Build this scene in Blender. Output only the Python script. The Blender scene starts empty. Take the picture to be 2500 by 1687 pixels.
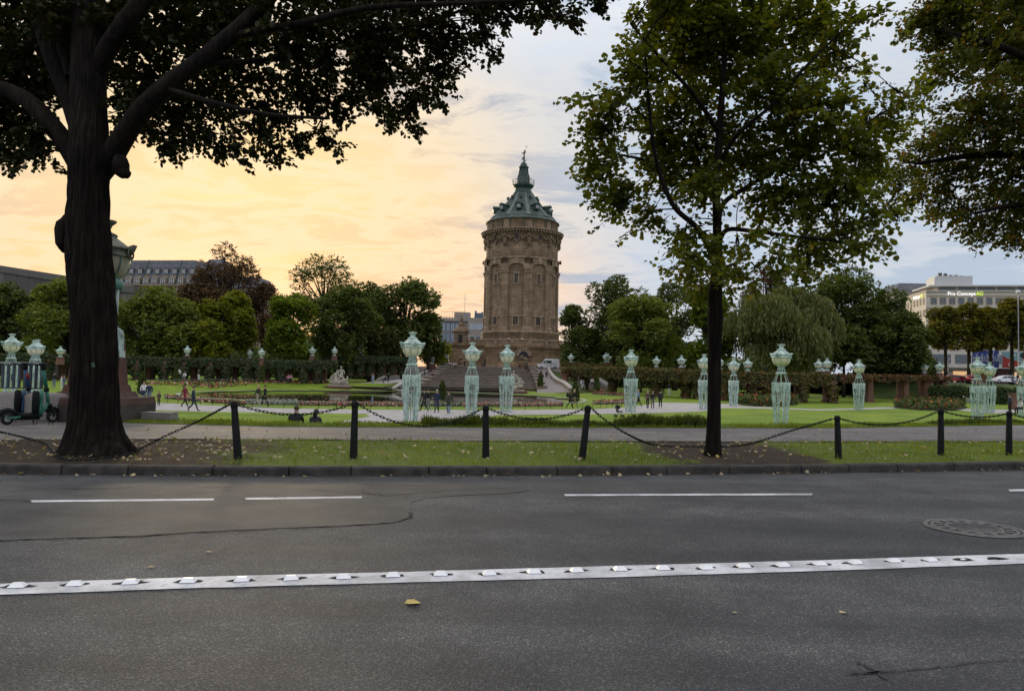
import bpy, bmesh, math, random
import numpy as np
from mathutils import Vector, Matrix
random.seed(7); RNG = np.random.default_rng(7)
sc = bpy.context.scene
col = sc.collection
R = math.radians

# ------------------------------------------------------------------ camera
CAMZ = 1.35; FPX = 1805.0; PITCH = math.atan(71.0 / FPX); ROLL = R(1.2)
_c, _s = math.cos(PITCH), math.sin(PITCH)
F_ = Vector((0, _c, _s)); U0 = Vector((0, -_s, _c)); R0 = Vector((1, 0, 0))
RT = R0 * math.cos(ROLL) + U0 * math.sin(ROLL)
UP = -R0 * math.sin(ROLL) + U0 * math.cos(ROLL)
cd = bpy.data.cameras.new('camera'); cam = bpy.data.objects.new('camera', cd); col.objects.link(cam)
cam.matrix_world = Matrix(((RT.x, UP.x, -F_.x, 0), (RT.y, UP.y, -F_.y, 0), (RT.z, UP.z, -F_.z, CAMZ), (0, 0, 0, 1)))
cd.sensor_width = 36.0; cd.lens = 36.0 * FPX / 2500.0; cd.clip_end = 6000; cd.clip_start = 0.05
sc.camera = cam

# ------------------------------------------------------------------ sun, sky, exposure
SUN_AZ = R(-21.0); SUN_EL = R(5.0)         # low sun, front left, behind thin cloud
SUN_DIR = Vector((math.sin(SUN_AZ) * math.cos(SUN_EL), math.cos(SUN_AZ) * math.cos(SUN_EL), math.sin(SUN_EL)))
sl = bpy.data.lights.new('sun', 'SUN'); sl.energy = 1.4; sl.angle = R(14); sl.color = (1.0, 0.80, 0.52)
so = bpy.data.objects.new('sun', sl); col.objects.link(so)
so.rotation_euler = SUN_DIR.to_track_quat('Z', 'Y').to_euler()
so.location = SUN_DIR * 300
vs = sc.view_settings
vs.view_transform = 'Standard'; vs.look = 'None'; vs.gamma = 1.0; vs.use_curve_mapping = False; vs.exposure = 1.0
cy = sc.cycles
cy.use_denoising = True; cy.max_bounces = 6; cy.diffuse_bounces = 3; cy.glossy_bounces = 3
cy.transmission_bounces = 4; cy.transparent_max_bounces = 6; cy.caustics_reflective = False; cy.caustics_refractive = False
cy.sample_clamp_indirect = 4.0

world = bpy.data.worlds.new('World'); sc.world = world; world.use_nodes = True
nt = world.node_tree; nt.nodes.clear()
def N(t, kind, **kw):
    n = t.nodes.new(kind)
    for k, v in kw.items():
        setattr(n, k, v)
    return n
def math_(t, op, a, b=None, clamp=False):
    n = t.nodes.new('ShaderNodeMath'); n.operation = op; n.use_clamp = clamp
    for i, v in enumerate((a, b)):
        if v is None: continue
        if isinstance(v, (int, float)): n.inputs[i].default_value = v
        else: t.links.new(v, n.inputs[i])
    return n.outputs[0]
def mix_(t, fac, a, b, mode='MIX'):
    n = t.nodes.new('ShaderNodeMix'); n.data_type = 'RGBA'; n.blend_type = mode
    for sock, v in ((n.inputs['Factor'], fac), (n.inputs[6], a), (n.inputs[7], b)):
        if isinstance(v, (int, float)): sock.default_value = v
        elif isinstance(v, tuple): sock.default_value = (*v, 1) if len(v) == 3 else v
        else: t.links.new(v, sock)
    return n.outputs[2]
def ramp_(t, fac, lo, hi):
    n = t.nodes.new('ShaderNodeMapRange'); n.interpolation_type = 'SMOOTHSTEP'
    n.inputs[1].default_value = lo; n.inputs[2].default_value = hi
    t.links.new(fac, n.inputs[0]); return n.outputs[0]
def noise_(t, vec, scale, detail=4, rough=0.55, dist=0.0):
    n = t.nodes.new('ShaderNodeTexNoise'); n.inputs['Scale'].default_value = scale
    n.inputs['Detail'].default_value = detail; n.inputs['Roughness'].default_value = rough
    n.inputs['Distortion'].default_value = dist
    if vec is not None: t.links.new(vec, n.inputs['Vector'])
    return n.outputs[0]

SKY_K = 0.12
sky = N(nt, 'ShaderNodeTexSky'); sky.sky_type = 'NISHITA'; sky.sun_disc = False
sky.sun_elevation = SUN_EL; sky.sun_rotation = SUN_AZ; sky.air_density = 1.3; sky.dust_density = 2.5; sky.ozone_density = 1.5
tc = N(nt, 'ShaderNodeTexCoord'); sep = N(nt, 'ShaderNodeSeparateXYZ'); nt.links.new(tc.outputs['Generated'], sep.inputs[0])
dz = math_(nt, 'MAXIMUM', sep.outputs[2], 0.0)
dv = N(nt, 'ShaderNodeVectorMath', operation='DOT_PRODUCT'); nt.links.new(tc.outputs['Generated'], dv.inputs[0]); dv.inputs[1].default_value = SUN_DIR
sdot = dv.outputs['Value']
# cloud deck projected on a high flat layer
den = math_(nt, 'ADD', dz, 0.16)
cx = math_(nt, 'DIVIDE', sep.outputs[0], den); cyy = math_(nt, 'DIVIDE', sep.outputs[1], den)
cmb = N(nt, 'ShaderNodeCombineXYZ'); nt.links.new(cx, cmb.inputs[0]); nt.links.new(math_(nt, 'MULTIPLY', cyy, 1.5), cmb.inputs[1])
cvec = cmb.outputs[0]
n1 = noise_(nt, cvec, 0.75, 7, 0.62, 0.35)
n2 = noise_(nt, cvec, 2.3, 8, 0.66, 0.5)
n3 = noise_(nt, cvec, 0.32, 4, 0.5)
near = ramp_(nt, sdot, 0.835, 0.985)                      # closeness to the sun
nearer = ramp_(nt, sdot, 0.90, 0.992)
kk = (1 / SKY_K,) * 3
veil = mix_(nt, near, (0.275, 0.325, 0.395), (0.485, 0.405, 0.310))
veil = mix_(nt, nearer, veil, (0.545, 0.40, 0.205))
low = math_(nt, 'SUBTRACT', 1.0, ramp_(nt, dz, 0.06, 0.26))
veil = mix_(nt, math_(nt, 'MULTIPLY', math_(nt, 'MULTIPLY', low, ramp_(nt, sdot, 0.84, 0.95)), 0.80), veil, (0.56, 0.33, 0.19))
high = ramp_(nt, dz, 0.30, 0.75)                        # the thin cloud is brightest overhead
veil = mix_(nt, high, veil, (0.86, 0.86, 0.88))
sky_s = mix_(nt, 1.0, sky.outputs[0], (0.40, 0.40, 0.40), 'MULTIPLY')
vk = mix_(nt, 1.0, veil, kk, 'MULTIPLY')
cover = math_(nt, 'ADD', 0.84, math_(nt, 'MULTIPLY', ramp_(nt, n3, 0.35, 0.65), 0.16))
base = mix_(nt, cover, sky_s, vk)
# grey undersides of broken cloud and pale rims
cm = math_(nt, 'ADD', math_(nt, 'MULTIPLY', n1, 0.52), math_(nt, 'MULTIPLY', n2, 0.48))
dark = math_(nt, 'MULTIPLY', ramp_(nt, cm, 0.49, 0.58), ramp_(nt, n3, 0.32, 0.54))
dcol = mix_(nt, nearer, mix_(nt, near, (0.245, 0.285, 0.345), (0.27, 0.255, 0.26)), (0.37, 0.30, 0.235))
dark = math_(nt, 'MULTIPLY', dark, math_(nt, 'SUBTRACT', 1.0, math_(nt, 'MULTIPLY', ramp_(nt, sdot, 0.92, 0.985), 0.70)))
base = mix_(nt, math_(nt, 'MULTIPLY', dark, 1.0), base, mix_(nt, 1.0, dcol, kk, 'MULTIPLY'))
rim_ = math_(nt, 'MULTIPLY', ramp_(nt, cm, 0.43, 0.495), math_(nt, 'SUBTRACT', 1.0, ramp_(nt, cm, 0.50, 0.55)))
base = mix_(nt, math_(nt, 'MULTIPLY', rim_, 0.40), base, mix_(nt, 1.0, mix_(nt, near, (0.40, 0.39, 0.385), (0.55, 0.46, 0.34)), kk, 'MULTIPLY'))
bg = N(nt, 'ShaderNodeBackground'); bg.inputs[1].default_value = SKY_K
nt.links.new(base, bg.inputs[0])
wo = N(nt, 'ShaderNodeOutputWorld'); nt.links.new(bg.outputs[0], wo.inputs[0])

# ------------------------------------------------------------------ geometry of the place (metres, camera at 0,0,1.35)
def ray(px, py):
    return F_ * FPX + RT * (px - 1250) - UP * (py - 843.5)
def G(px, py, z):                       # point of a level plane
    d = ray(px, py); t = (z - CAMZ) / d.z
    return Vector((d.x * t, d.y * t, z))
def D(px, py, Y):                       # point at a given distance
    d = ray(px, py); t = Y / d.y
    return Vector((d.x * t, Y, CAMZ + d.z * t))
def XH(px, Y, z):
    h = z - CAMZ; vf = Y * _c + h * _s; vu = -Y * _s + h * _c
    return ((px - 1250) / FPX * vf - vu * math.sin(ROLL)) / math.cos(ROLL)
Z_ROAD = 0.0; Z_STRIP = 0.11; Z_GARDEN = -1.65; Z_WATER = -1.72; Z_PLAZA = 2.75

# ------------------------------------------------------------------ helpers
class MB:
    def __init__(s): s.v = []; s.f = []; s.m = []; s.sm = []
    def add(s, vs, fs, m=0, smooth=False):
        o = len(s.v); s.v.extend([tuple(v) for v in vs])
        for f in fs: s.f.append([i + o for i in f]); s.m.append(m); s.sm.append(smooth)
        return s
    def box(s, c, d, rz=0.0, m=0, taper=1.0, rot=None):
        x, y, z = d[0] / 2, d[1] / 2, d[2] / 2
        vs = [Vector((a * x * (taper if k > 0 else 1), b * y * (taper if k > 0 else 1), k * z)) for k in (-1, 1) for a, b in ((-1, -1), (1, -1), (1, 1), (-1, 1))]
        M_ = rot if rot is not None else Matrix.Rotation(rz, 3, 'Z')
        vs = [M_ @ v + Vector(c) for v in vs]
        return s.add(vs, [[3, 2, 1, 0], [4, 5, 6, 7], [0, 1, 5, 4], [1, 2, 6, 5], [2, 3, 7, 6], [3, 0, 4, 7]], m)
    def tube(s, pts, rad, n=8, m=0, cap=True, smooth=True, sx=1.0):
        pts = [Vector(p) for p in pts]; k = len(pts)
        if not hasattr(rad, '__len__'): rad = [rad] * k
        vs = []; a = None
        for i, p in enumerate(pts):
            t = (pts[min(i + 1, k - 1)] - pts[max(i - 1, 0)])
            t = t.normalized() if t.length > 1e-9 else Vector((0, 0, 1))
            if a is None:
                a = Vector((1, 0, 0)) if abs(t.x) < 0.9 else Vector((0, 1, 0))
            a = (a - t * a.dot(t)).normalized(); b = t.cross(a)
            for j in range(n):
                w = 2 * math.pi * j / n
                vs.append(p + a * (math.cos(w) * rad[i] * sx) + b * (math.sin(w) * rad[i]))
        fs = [[i * n + j, i * n + (j + 1) % n, (i + 1) * n + (j + 1) % n, (i + 1) * n + j] for i in range(k - 1) for j in range(n)]
        if cap: fs += [list(range(n))[::-1], [(k - 1) * n + j for j in range(n)]]
        return s.add(vs, fs, m, smooth)
    def ring(s, c, ra, rb, r, u, v, n=20, k=5, m=0):     # closed oval bar in the plane u,v
        u = Vector(u); v = Vector(v); w = u.cross(v).normalized(); vs = []
        for i in range(n):
            a = 2 * math.pi * i / n; d = (u * math.cos(a) * ra + v * math.sin(a) * rb); o = Vector(c) + d
            dn = d.normalized()
            for j in range(k):
                b = 2 * math.pi * j / k; vs.append(o + dn * (math.cos(b) * r) + w * (math.sin(b) * r))
        fs = [[i * k + j, ((i + 1) % n) * k + j, ((i + 1) % n) * k + (j + 1) % k, i * k + (j + 1) % k] for i in range(n) for j in range(k)]
        return s.add(vs, fs, m, True)
    def lathe(s, prof, n=24, m=0, c=(0, 0, 0), smooth=True, a0=0.0, cap=False):
        vs = [(c[0] + r * math.cos(a0 + 2 * math.pi * j / n), c[1] + r * math.sin(a0 + 2 * math.pi * j / n), c[2] + z) for r, z in prof for j in range(n)]
        fs = [[i * n + j, i * n + (j + 1) % n, (i + 1) * n + (j + 1) % n, (i + 1) * n + j] for i in range(len(prof) - 1) for j in range(n)]
        if cap: fs += [list(range(n))[::-1], [(len(prof) - 1) * n + j for j in range(n)]]
        return s.add(vs, fs, m, smooth)
    def prism(s, poly, z0, z1, m=0):
        n = len(poly)
        vs = [(p[0], p[1], z0) for p in poly] + [(p[0], p[1], z1) for p in poly]
        fs = [list(range(n))[::-1], [n + i for i in range(n)]] + [[i, (i + 1) % n, n + (i + 1) % n, n + i] for i in range(n)]
        return s.add(vs, fs, m)
    def blob(s, c, r, m=0, n=8, k=6, rough=0.0, rnd=random):
        vs = []; c = Vector(c)
        if not hasattr(r, '__len__'): r = (r, r, r)
        for i in range(1, k):
            t = math.pi * i / k
            for j in range(n):
                w = 2 * math.pi * j / n; q = 1 + rnd.uniform(-rough, rough)
                vs.append(c + Vector((r[0] * math.sin(t) * math.cos(w) * q, r[1] * math.sin(t) * math.sin(w) * q, r[2] * math.cos(t) * q)))
        vs += [c + Vector((0, 0, r[2])), c - Vector((0, 0, r[2]))]; T = len(vs) - 2; B = T + 1
        fs = [[i * n + j, (i + 1) * n + j, (i + 1) * n + (j + 1) % n, i * n + (j + 1) % n] for i in range(k - 2) for j in range(n)]
        fs += [[T, j, (j + 1) % n] for j in range(n)] + [[B, (k - 2) * n + (j + 1) % n, (k - 2) * n + j] for j in range(n)]
        return s.add(vs, fs, m, True)
    def mesh(s, name, mats):
        me = bpy.data.meshes.new(name); me.from_pydata(s.v, [], s.f)
        for x in (mats if isinstance(mats, (list, tuple)) else [mats]): me.materials.append(x)
        me.polygons.foreach_set('material_index', s.m); me.polygons.foreach_set('use_smooth', s.sm)
        me.update(); return me
    def build(s, name, mats, parent=None, loc=None):
        return link(name, s.mesh(name, mats), parent, loc)
def link(name, me, parent=None, loc=None, rz=0.0):
    o = bpy.data.objects.new(name, me); col.objects.link(o)
    if loc is not None: o.location = loc
    if rz: o.rotation_euler = (0, 0, rz)
    if parent is not None: o.parent = parent
    return o
def thing(name, label, cat, loc=(0, 0, 0), rz=0.0, group=None):
    o = bpy.data.objects.new(name, None); col.objects.link(o)
    o.location = loc; o.rotation_euler = (0, 0, rz); o.empty_display_size = 0.2
    return tag(o, label, cat, group)
def tag(o, label=None, cat=None, group=None, kind=None):
    for k, v in (('label', label), ('category', cat), ('group', group), ('kind', kind)):
        if v: o[k] = v
    return o
KIDS = {}
def kids(o):
    return [c for c in o.children] 
def copy_tree(o, loc=None, rz=None, parent=None, scale=None):
    c = o.copy(); col.objects.link(c); c.parent = parent
    if loc is not None: c.location = loc
    if rz is not None: c.rotation_euler = (0, 0, rz)
    if scale is not None: c.scale = (scale,) * 3
    for ch in o.children: copy_tree(ch, parent=c)
    return c
def struct(o): o['kind'] = 'structure'; return o
def quads_mesh(name, V, nper, mats, faces_local, smooth=False):
    """V: (N*nper,3) array, faces_local: list of equal-length index lists for one piece."""
    cnt = len(V) // nper; fl = np.array(faces_local); k = fl.shape[1]
    idx = (fl[None, :, :] + (np.arange(cnt) * nper)[:, None, None]).reshape(-1)
    me = bpy.data.meshes.new(name); me.vertices.add(len(V)); me.vertices.foreach_set('co', np.ascontiguousarray(V, dtype=np.float32).reshape(-1))
    nf = cnt * fl.shape[0]
    me.loops.add(len(idx)); me.loops.foreach_set('vertex_index', idx.astype(np.int32))
    me.polygons.add(nf); me.polygons.foreach_set('loop_start', (np.arange(nf) * k).astype(np.int32)); me.polygons.foreach_set('loop_total', np.full(nf, k, dtype=np.int32))
    for x in (mats if isinstance(mats, (list, tuple)) else [mats]): me.materials.append(x)
    me.update(calc_edges=True); return me
def unit(a): return a / np.maximum(np.linalg.norm(a, axis=-1, keepdims=True), 1e-9)
LEAF6 = np.array([[0, 0, 0], [.22, .40, .07], [.62, .44, .05], [1.0, 0, -.10], [.62, -.44, .05], [.22, -.40, .07]])
LEAF4 = np.array([[0, 0, 0], [.5, .46, .06], [1.0, 0, -.06], [.5, -.46, .06]])
BLADE = np.array([[0, .05, 0], [0, -.05, 0], [.6, 0, .05], [1, 0, .18]])
def leaf_mesh(name, P, Dr, Nn, size, mat, shape=LEAF6):
    Dr = unit(Dr); S = unit(np.cross(Nn, Dr)); Nn = np.cross(Dr, S)
    L = shape[None]; sz = np.asarray(size).reshape(-1, 1, 1)
    V = P[:, None, :] + sz * (L[..., 0:1] * Dr[:, None, :] + L[..., 1:2] * S[:, None, :] + L[..., 2:3] * Nn[:, None, :])
    fl = [[0, 1, 2, 3], [0, 3, 4, 5]] if len(shape) == 6 else [[0, 1, 2, 3]]
    return quads_mesh(name, V.reshape(-1, 3), len(shape), mat, fl)
def sheet(name, poly3, mat, kind='structure'):
    me = bpy.data.meshes.new(name); me.from_pydata([tuple(p) for p in poly3], [], [list(range(len(poly3)))])
    me.materials.append(mat); me.update()
    if me.polygons[0].normal.z < 0: me.flip_normals()
    o = link(name, me); o['kind'] = kind; return o
def strip(name, A, B, mat):                     # sheet between two polylines
    mb = MB(); n = len(A); mb.add(list(A) + list(B), [[i, i + 1, n + i + 1, n + i] for i in range(n - 1)])
    return struct(mb.build(name, mat))
def dens(poly, m):                               # resample a polyline with m points per segment
    out = []
    for a, b in zip(poly[:-1], poly[1:]): out += [a.lerp(b, i / m) for i in range(m)]
    return out + [poly[-1]]
def smooth_line(pts, m=8):                       # Catmull-Rom
    pts = [Vector(p) for p in pts]; P = [pts[0] * 2 - pts[1]] + pts + [pts[-1] * 2 - pts[-2]]; out = []
    for i in range(1, len(P) - 2):
        for k in range(m):
            t = k / m; a, b, c, d = P[i - 1:i + 3]
            out.append(0.5 * ((2 * b) + (c - a) * t + (2 * a - 5 * b + 4 * c - d) * t * t + (3 * b - a - 3 * c + d) * t ** 3))
    return out + [pts[-1]]
def inpoly(x, y, poly):
    x = np.asarray(x); y = np.asarray(y); r = np.zeros(x.shape, bool); n = len(poly)
    for i in range(n):
        x1, y1 = poly[i][0], poly[i][1]; x2, y2 = poly[(i + 1) % n][0], poly[(i + 1) % n][1]
        if y1 == y2: continue
        c = ((y1 > y) != (y2 > y)) & (x < (x2 - x1) * (y - y1) / (y2 - y1) + x1); r ^= c
    return r

# ------------------------------------------------------------------ materials
def mat(name, c, rough=0.8, var=0.15, scale=4.0, bump=0.0, bscale=30.0, metal=0.0, coord='Object', detail=4, tint=None, spec=0.4, emit=None):
    m = bpy.data.materials.new(name); m.use_nodes = True; t = m.node_tree; p = t.nodes['Principled BSDF']
    p.inputs['Roughness'].default_value = rough; p.inputs['Metallic'].default_value = metal
    p.inputs['Specular IOR Level'].default_value = spec
    co = N(t, 'ShaderNodeTexCoord').outputs[coord]
    if var:
        n = noise_(t, co, scale, detail)
        f = ramp_(t, n, 0.3, 0.7)
        lo = tuple(x * (1 - var) for x in c); hi = tint if tint else tuple(min(1, x * (1 + var)) for x in c)
        t.links.new(mix_(t, f, lo, hi), p.inputs['Base Color'])
    else: p.inputs['Base Color'].default_value = (*c, 1)
    if bump:
        b = N(t, 'ShaderNodeBump'); b.inputs['Strength'].default_value = bump; b.inputs['Distance'].default_value = 0.02
        t.links.new(noise_(t, co, bscale, 5), b.inputs['Height']); t.links.new(b.outputs[0], p.inputs['Normal'])
    if emit:
        p.inputs['Emission Color'].default_value = (*emit[0], 1); p.inputs['Emission Strength'].default_value = emit[1]
    return m
def leafmat(name, c1, c2, trans=0.35, tc=None, c3=None):
    m = bpy.data.materials.new(name); m.use_nodes = True; t = m.node_tree; t.nodes.clear()
    g = N(t, 'ShaderNodeNewGeometry'); rp = g.outputs['Random Per Island']
    cr = N(t, 'ShaderNodeValToRGB'); e = cr.color_ramp.elements
    e[0].color = (*c1, 1); e[1].color = (*c2, 1); e[1].position = 0.85
    if c3:
        x = e.new(0.93); x.color = (*c3, 1)
    t.links.new(rp, cr.inputs[0])
    co = N(t, 'ShaderNodeTexCoord').outputs['Object']
    big = ramp_(t, noise_(t, co, 0.9, 2), 0.35, 0.65)
    colr = mix_(t, 1.0, cr.outputs[0], mix_(t, big, (0.72, 0.76, 0.72), (1.2, 1.15, 1.0)), 'MULTIPLY')
    d = N(t, 'ShaderNodeBsdfDiffuse'); t.links.new(colr, d.inputs[0])
    tr = N(t, 'ShaderNodeBsdfTranslucent'); t.links.new(mix_(t, 1.0, colr, tc or (1.5, 1.35, 0.5), 'MULTIPLY'), tr.inputs[0])
    mx = N(t, 'ShaderNodeMixShader'); mx.inputs[0].default_value = trans
    t.links.new(d.outputs[0], mx.inputs[1]); t.links.new(tr.outputs[0], mx.inputs[2])
    gl = N(t, 'ShaderNodeBsdfGlossy'); gl.inputs['Roughness'].default_value = 0.45; gl.inputs[0].default_value = (1, 1, 1, 1)
    m2 = N(t, 'ShaderNodeMixShader'); m2.inputs[0].default_value = 0.015
    t.links.new(mx.outputs[0], m2.inputs[1]); t.links.new(gl.outputs[0], m2.inputs[2])
    o = N(t, 'ShaderNodeOutputMaterial'); t.links.new(m2.outputs[0], o.inputs[0]); return m

MT = {}
MT['verdigris'] = mat('verdigris_paint', (0.36, 0.50, 0.45), 0.65, 0.30, 3.5, tint=(0.56, 0.67, 0.63), detail=7, bump=0.25, bscale=40)
MT['verdigris_dark'] = mat('verdigris_dark_paint', (0.10, 0.22, 0.19), 0.6, 0.2, 8)  # darker green paint of globe ribs and lamp collar
MT['opal'] = mat('opal_glass', (0.72, 0.68, 0.52), 0.3, 0.05, 3)
MT['black_iron'] = mat('black_iron', (0.010, 0.011, 0.011), 0.75, 0.3, 12, bump=0.2, bscale=60, spec=0.2)
MT['sandstone'] = mat('red_sandstone', (0.175, 0.085, 0.066), 0.85, 0.25, 2.5, bump=0.3, bscale=20)
MT['granite'] = mat('granite', (0.24, 0.21, 0.20), 0.8, 0.3, 60, bump=0.3, bscale=80)
MT['white_paint'] = mat('white_road_paint', (0.74, 0.74, 0.76), 0.75, 0.06, 3)
MT['statue_stone'] = mat('statue_stone', (0.34, 0.30, 0.25), 0.85, 0.3, 3)
MT['bronze'] = mat('green_bronze', (0.035, 0.06, 0.045), 0.55, 0.3, 2, metal=0.3)
MT['glass_dark'] = mat('dark_glass', (0.03, 0.035, 0.04), 0.12, 0, spec=0.6)
MT['rubber'] = mat('rubber', (0.012, 0.012, 0.012), 0.8, 0)
MT['steel'] = mat('steel', (0.35, 0.36, 0.37), 0.4, 0.1, 5, metal=0.6)
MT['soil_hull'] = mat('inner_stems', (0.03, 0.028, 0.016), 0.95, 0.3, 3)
# ------------------------------------------------------------------ ground, road, pavement, garden
def asphalt(name, c, speck, sc1=130.0, bump=0.5, rough=0.62):
    m = bpy.data.materials.new(name); m.use_nodes = True; t = m.node_tree; p = t.nodes['Principled BSDF']
    co = N(t, 'ShaderNodeTexCoord').outputs['Object']
    v = N(t, 'ShaderNodeTexVoronoi'); v.inputs['Scale'].default_value = sc1; t.links.new(co, v.inputs['Vector'])
    fine = noise_(t, co, sc1 * 0.9, 3, 0.7)
    st = ramp_(t, fine, 0.35, 0.68)
    base = mix_(t, st, tuple(x * 0.30 for x in c), tuple(x * 1.95 for x in c))
    sp = N(t, 'ShaderNodeSeparateColor'); t.links.new(v.outputs['Color'], sp.inputs[0])
    base = mix_(t, math_(t, 'MULTIPLY', ramp_(t, sp.outputs[0], 0.80, 0.97), 0.7), base, speck)
    mp = N(t, 'ShaderNodeMapping'); mp.inputs['Scale'].default_value = (0.07, 1.05, 1); mp.inputs['Rotation'].default_value = (0, 0, R(-10)); t.links.new(co, mp.inputs['Vector'])
    wear = ramp_(t, noise_(t, mp.outputs[0], 1.1, 4, 0.6), 0.3, 0.72)
    base = mix_(t, 1.0, base, mix_(t, wear, (0.60, 0.60, 0.62), (1.42, 1.40, 1.36)), 'MULTIPLY')
    blot = ramp_(t, noise_(t, co, 1.7, 5, 0.6), 0.30, 0.72)
    base = mix_(t, 1.0, base, mix_(t, blot, (0.74, 0.74, 0.76), (1.20, 1.19, 1.17)), 'MULTIPLY')
    t.links.new(base, p.inputs['Base Color'])
    p.inputs['Specular IOR Level'].default_value = 0.3
    t.links.new(math_(t, 'ADD', rough - 0.08, math_(t, 'MULTIPLY', wear, 0.14)), p.inputs['Roughness'])
    b = N(t, 'ShaderNodeBump'); b.inputs['Strength'].default_value = bump; b.inputs['Distance'].default_value = 0.006
    t.links.new(math_(t, 'ADD', math_(t, 'MULTIPLY', v.outputs['Distance'], -1.0), math_(t, 'MULTIPLY', fine, 1.0)), b.inputs['Height']); t.links.new(b.outputs[0], p.inputs['Normal'])
    return m
def grassmat(name, c1, c2, stripes=0.0, fine=40.0):
    m = bpy.data.materials.new(name); m.use_nodes = True; t = m.node_tree; p = t.nodes['Principled BSDF']
    co = N(t, 'ShaderNodeTexCoord').outputs['Object']
    a = ramp_(t, noise_(t, co, 0.35, 5, 0.6), 0.3, 0.7)
    b_ = ramp_(t, noise_(t, co, fine, 4, 0.7), 0.3, 0.7)
    c = mix_(t, a, c1, c2)
    c = mix_(t, 1.0, c, mix_(t, b_, (0.62, 0.66, 0.6), (1.3, 1.28, 1.2)), 'MULTIPLY')
    if stripes:
        w = N(t, 'ShaderNodeTexWave'); w.inputs['Scale'].default_value = 0.09; w.bands_direction = 'Y'; w.inputs['Distortion'].default_value = 0.6
        t.links.new(co, w.inputs['Vector'])
        c = mix_(t, math_(t, 'MULTIPLY', w.outputs['Fac'], stripes), c, tuple(x * 1.35 for x in c2))
    t.links.new(c, p.inputs['Base Color']); p.inputs['Roughness'].default_value = 0.9; p.inputs['Specular IOR Level'].default_value = 0.2
    b = N(t, 'ShaderNodeBump'); b.inputs['Strength'].default_value = 0.6; b.inputs['Distance'].default_value = 0.05
    t.links.new(noise_(t, co, fine, 3), b.inputs['Height']); t.links.new(b.outputs[0], p.inputs['Normal'])
    return m
MT['asphalt'] = asphalt('road_asphalt', (0.057, 0.0585, 0.062), (0.18, 0.18, 0.18), 105.0, 0.9, 0.74)
MT['asphalt_old'] = asphalt('patched_asphalt', (0.060, 0.0585, 0.058), (0.12, 0.115, 0.11), 190, 0.25, 0.76)
MT['asphalt_walk'] = asphalt('pavement_asphalt', (0.115, 0.105, 0.102), (0.24, 0.22, 0.21), 160, 0.25, 0.75)
MT['crack'] = mat('crack_shadow', (0.006, 0.006, 0.006), 0.95, 0)
MT['tar'] = mat('tar_seam', (0.022, 0.022, 0.024), 0.75, 0.4, 10)
MT['lawn'] = grassmat('mown_lawn', (0.088, 0.145, 0.014), (0.185, 0.250, 0.024), 0.25, 9)
MT['verge'] = grassmat('rough_verge', (0.09, 0.13, 0.02), (0.13, 0.17, 0.025), 0, 60)
MT['far_ground'] = grassmat('far_ground', (0.05, 0.075, 0.02), (0.075, 0.10, 0.03), 0, 6)
MT['soil'] = mat('trodden_soil', (0.042, 0.028, 0.019), 0.95, 0.5, 5, bump=1.0, bscale=45)
MT['gravel'] = mat('pale_gravel', (0.34, 0.31, 0.30), 0.95, 0.12, 1.2, bump=0.4, bscale=60, tint=(0.42, 0.39, 0.38))
MT['paving'] = mat('grey_paving', (0.22, 0.19, 0.18), 0.9, 0.15, 1.0)
MT['kerb'] = mat('kerb_stone', (0.046, 0.040, 0.035), 0.9, 0.4, 6, bump=0.5, bscale=40)

W_ = 90.0
def kerb_pts(z, dpy=0.0):
    pts = [G(x, y + dpy, z) for x, y in ((-420, 1149), (0, 1157), (600, 1161), (1250, 1161), (1900, 1156), (2500, 1146), (2960, 1136))]
    a = pts[0] + (pts[0] - pts[1]).normalized() * 60; b = pts[-1] + (pts[-1] - pts[-2]).normalized() * 60
    return [a] + pts + [b]
KF = kerb_pts(0.0)
def off(line, dist):
    out = []
    for i, p in enumerate(line):
        t = (line[min(i + 1, len(line) - 1)] - line[max(i - 1, 0)]).normalized(); out.append(p + Vector((-t.y, t.x, 0)) * dist)
    return out
KF = [KF[0]] + smooth_line(KF[1:-1], 6) + [KF[-1]]
# far ground
mb = MB(); mb.add([(-3000, -400, -1.95), (3000, -400, -1.95), (3000, 3000, -1.95), (-3000, 3000, -1.95)], [[0, 1, 2, 3]]); struct(mb.build('ground', MT['far_ground']))
KB = off(KF, 0.06)
road = strip('road', [Vector((p.x, -40, 0)) for p in KB], KB, MT['asphalt'])
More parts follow.
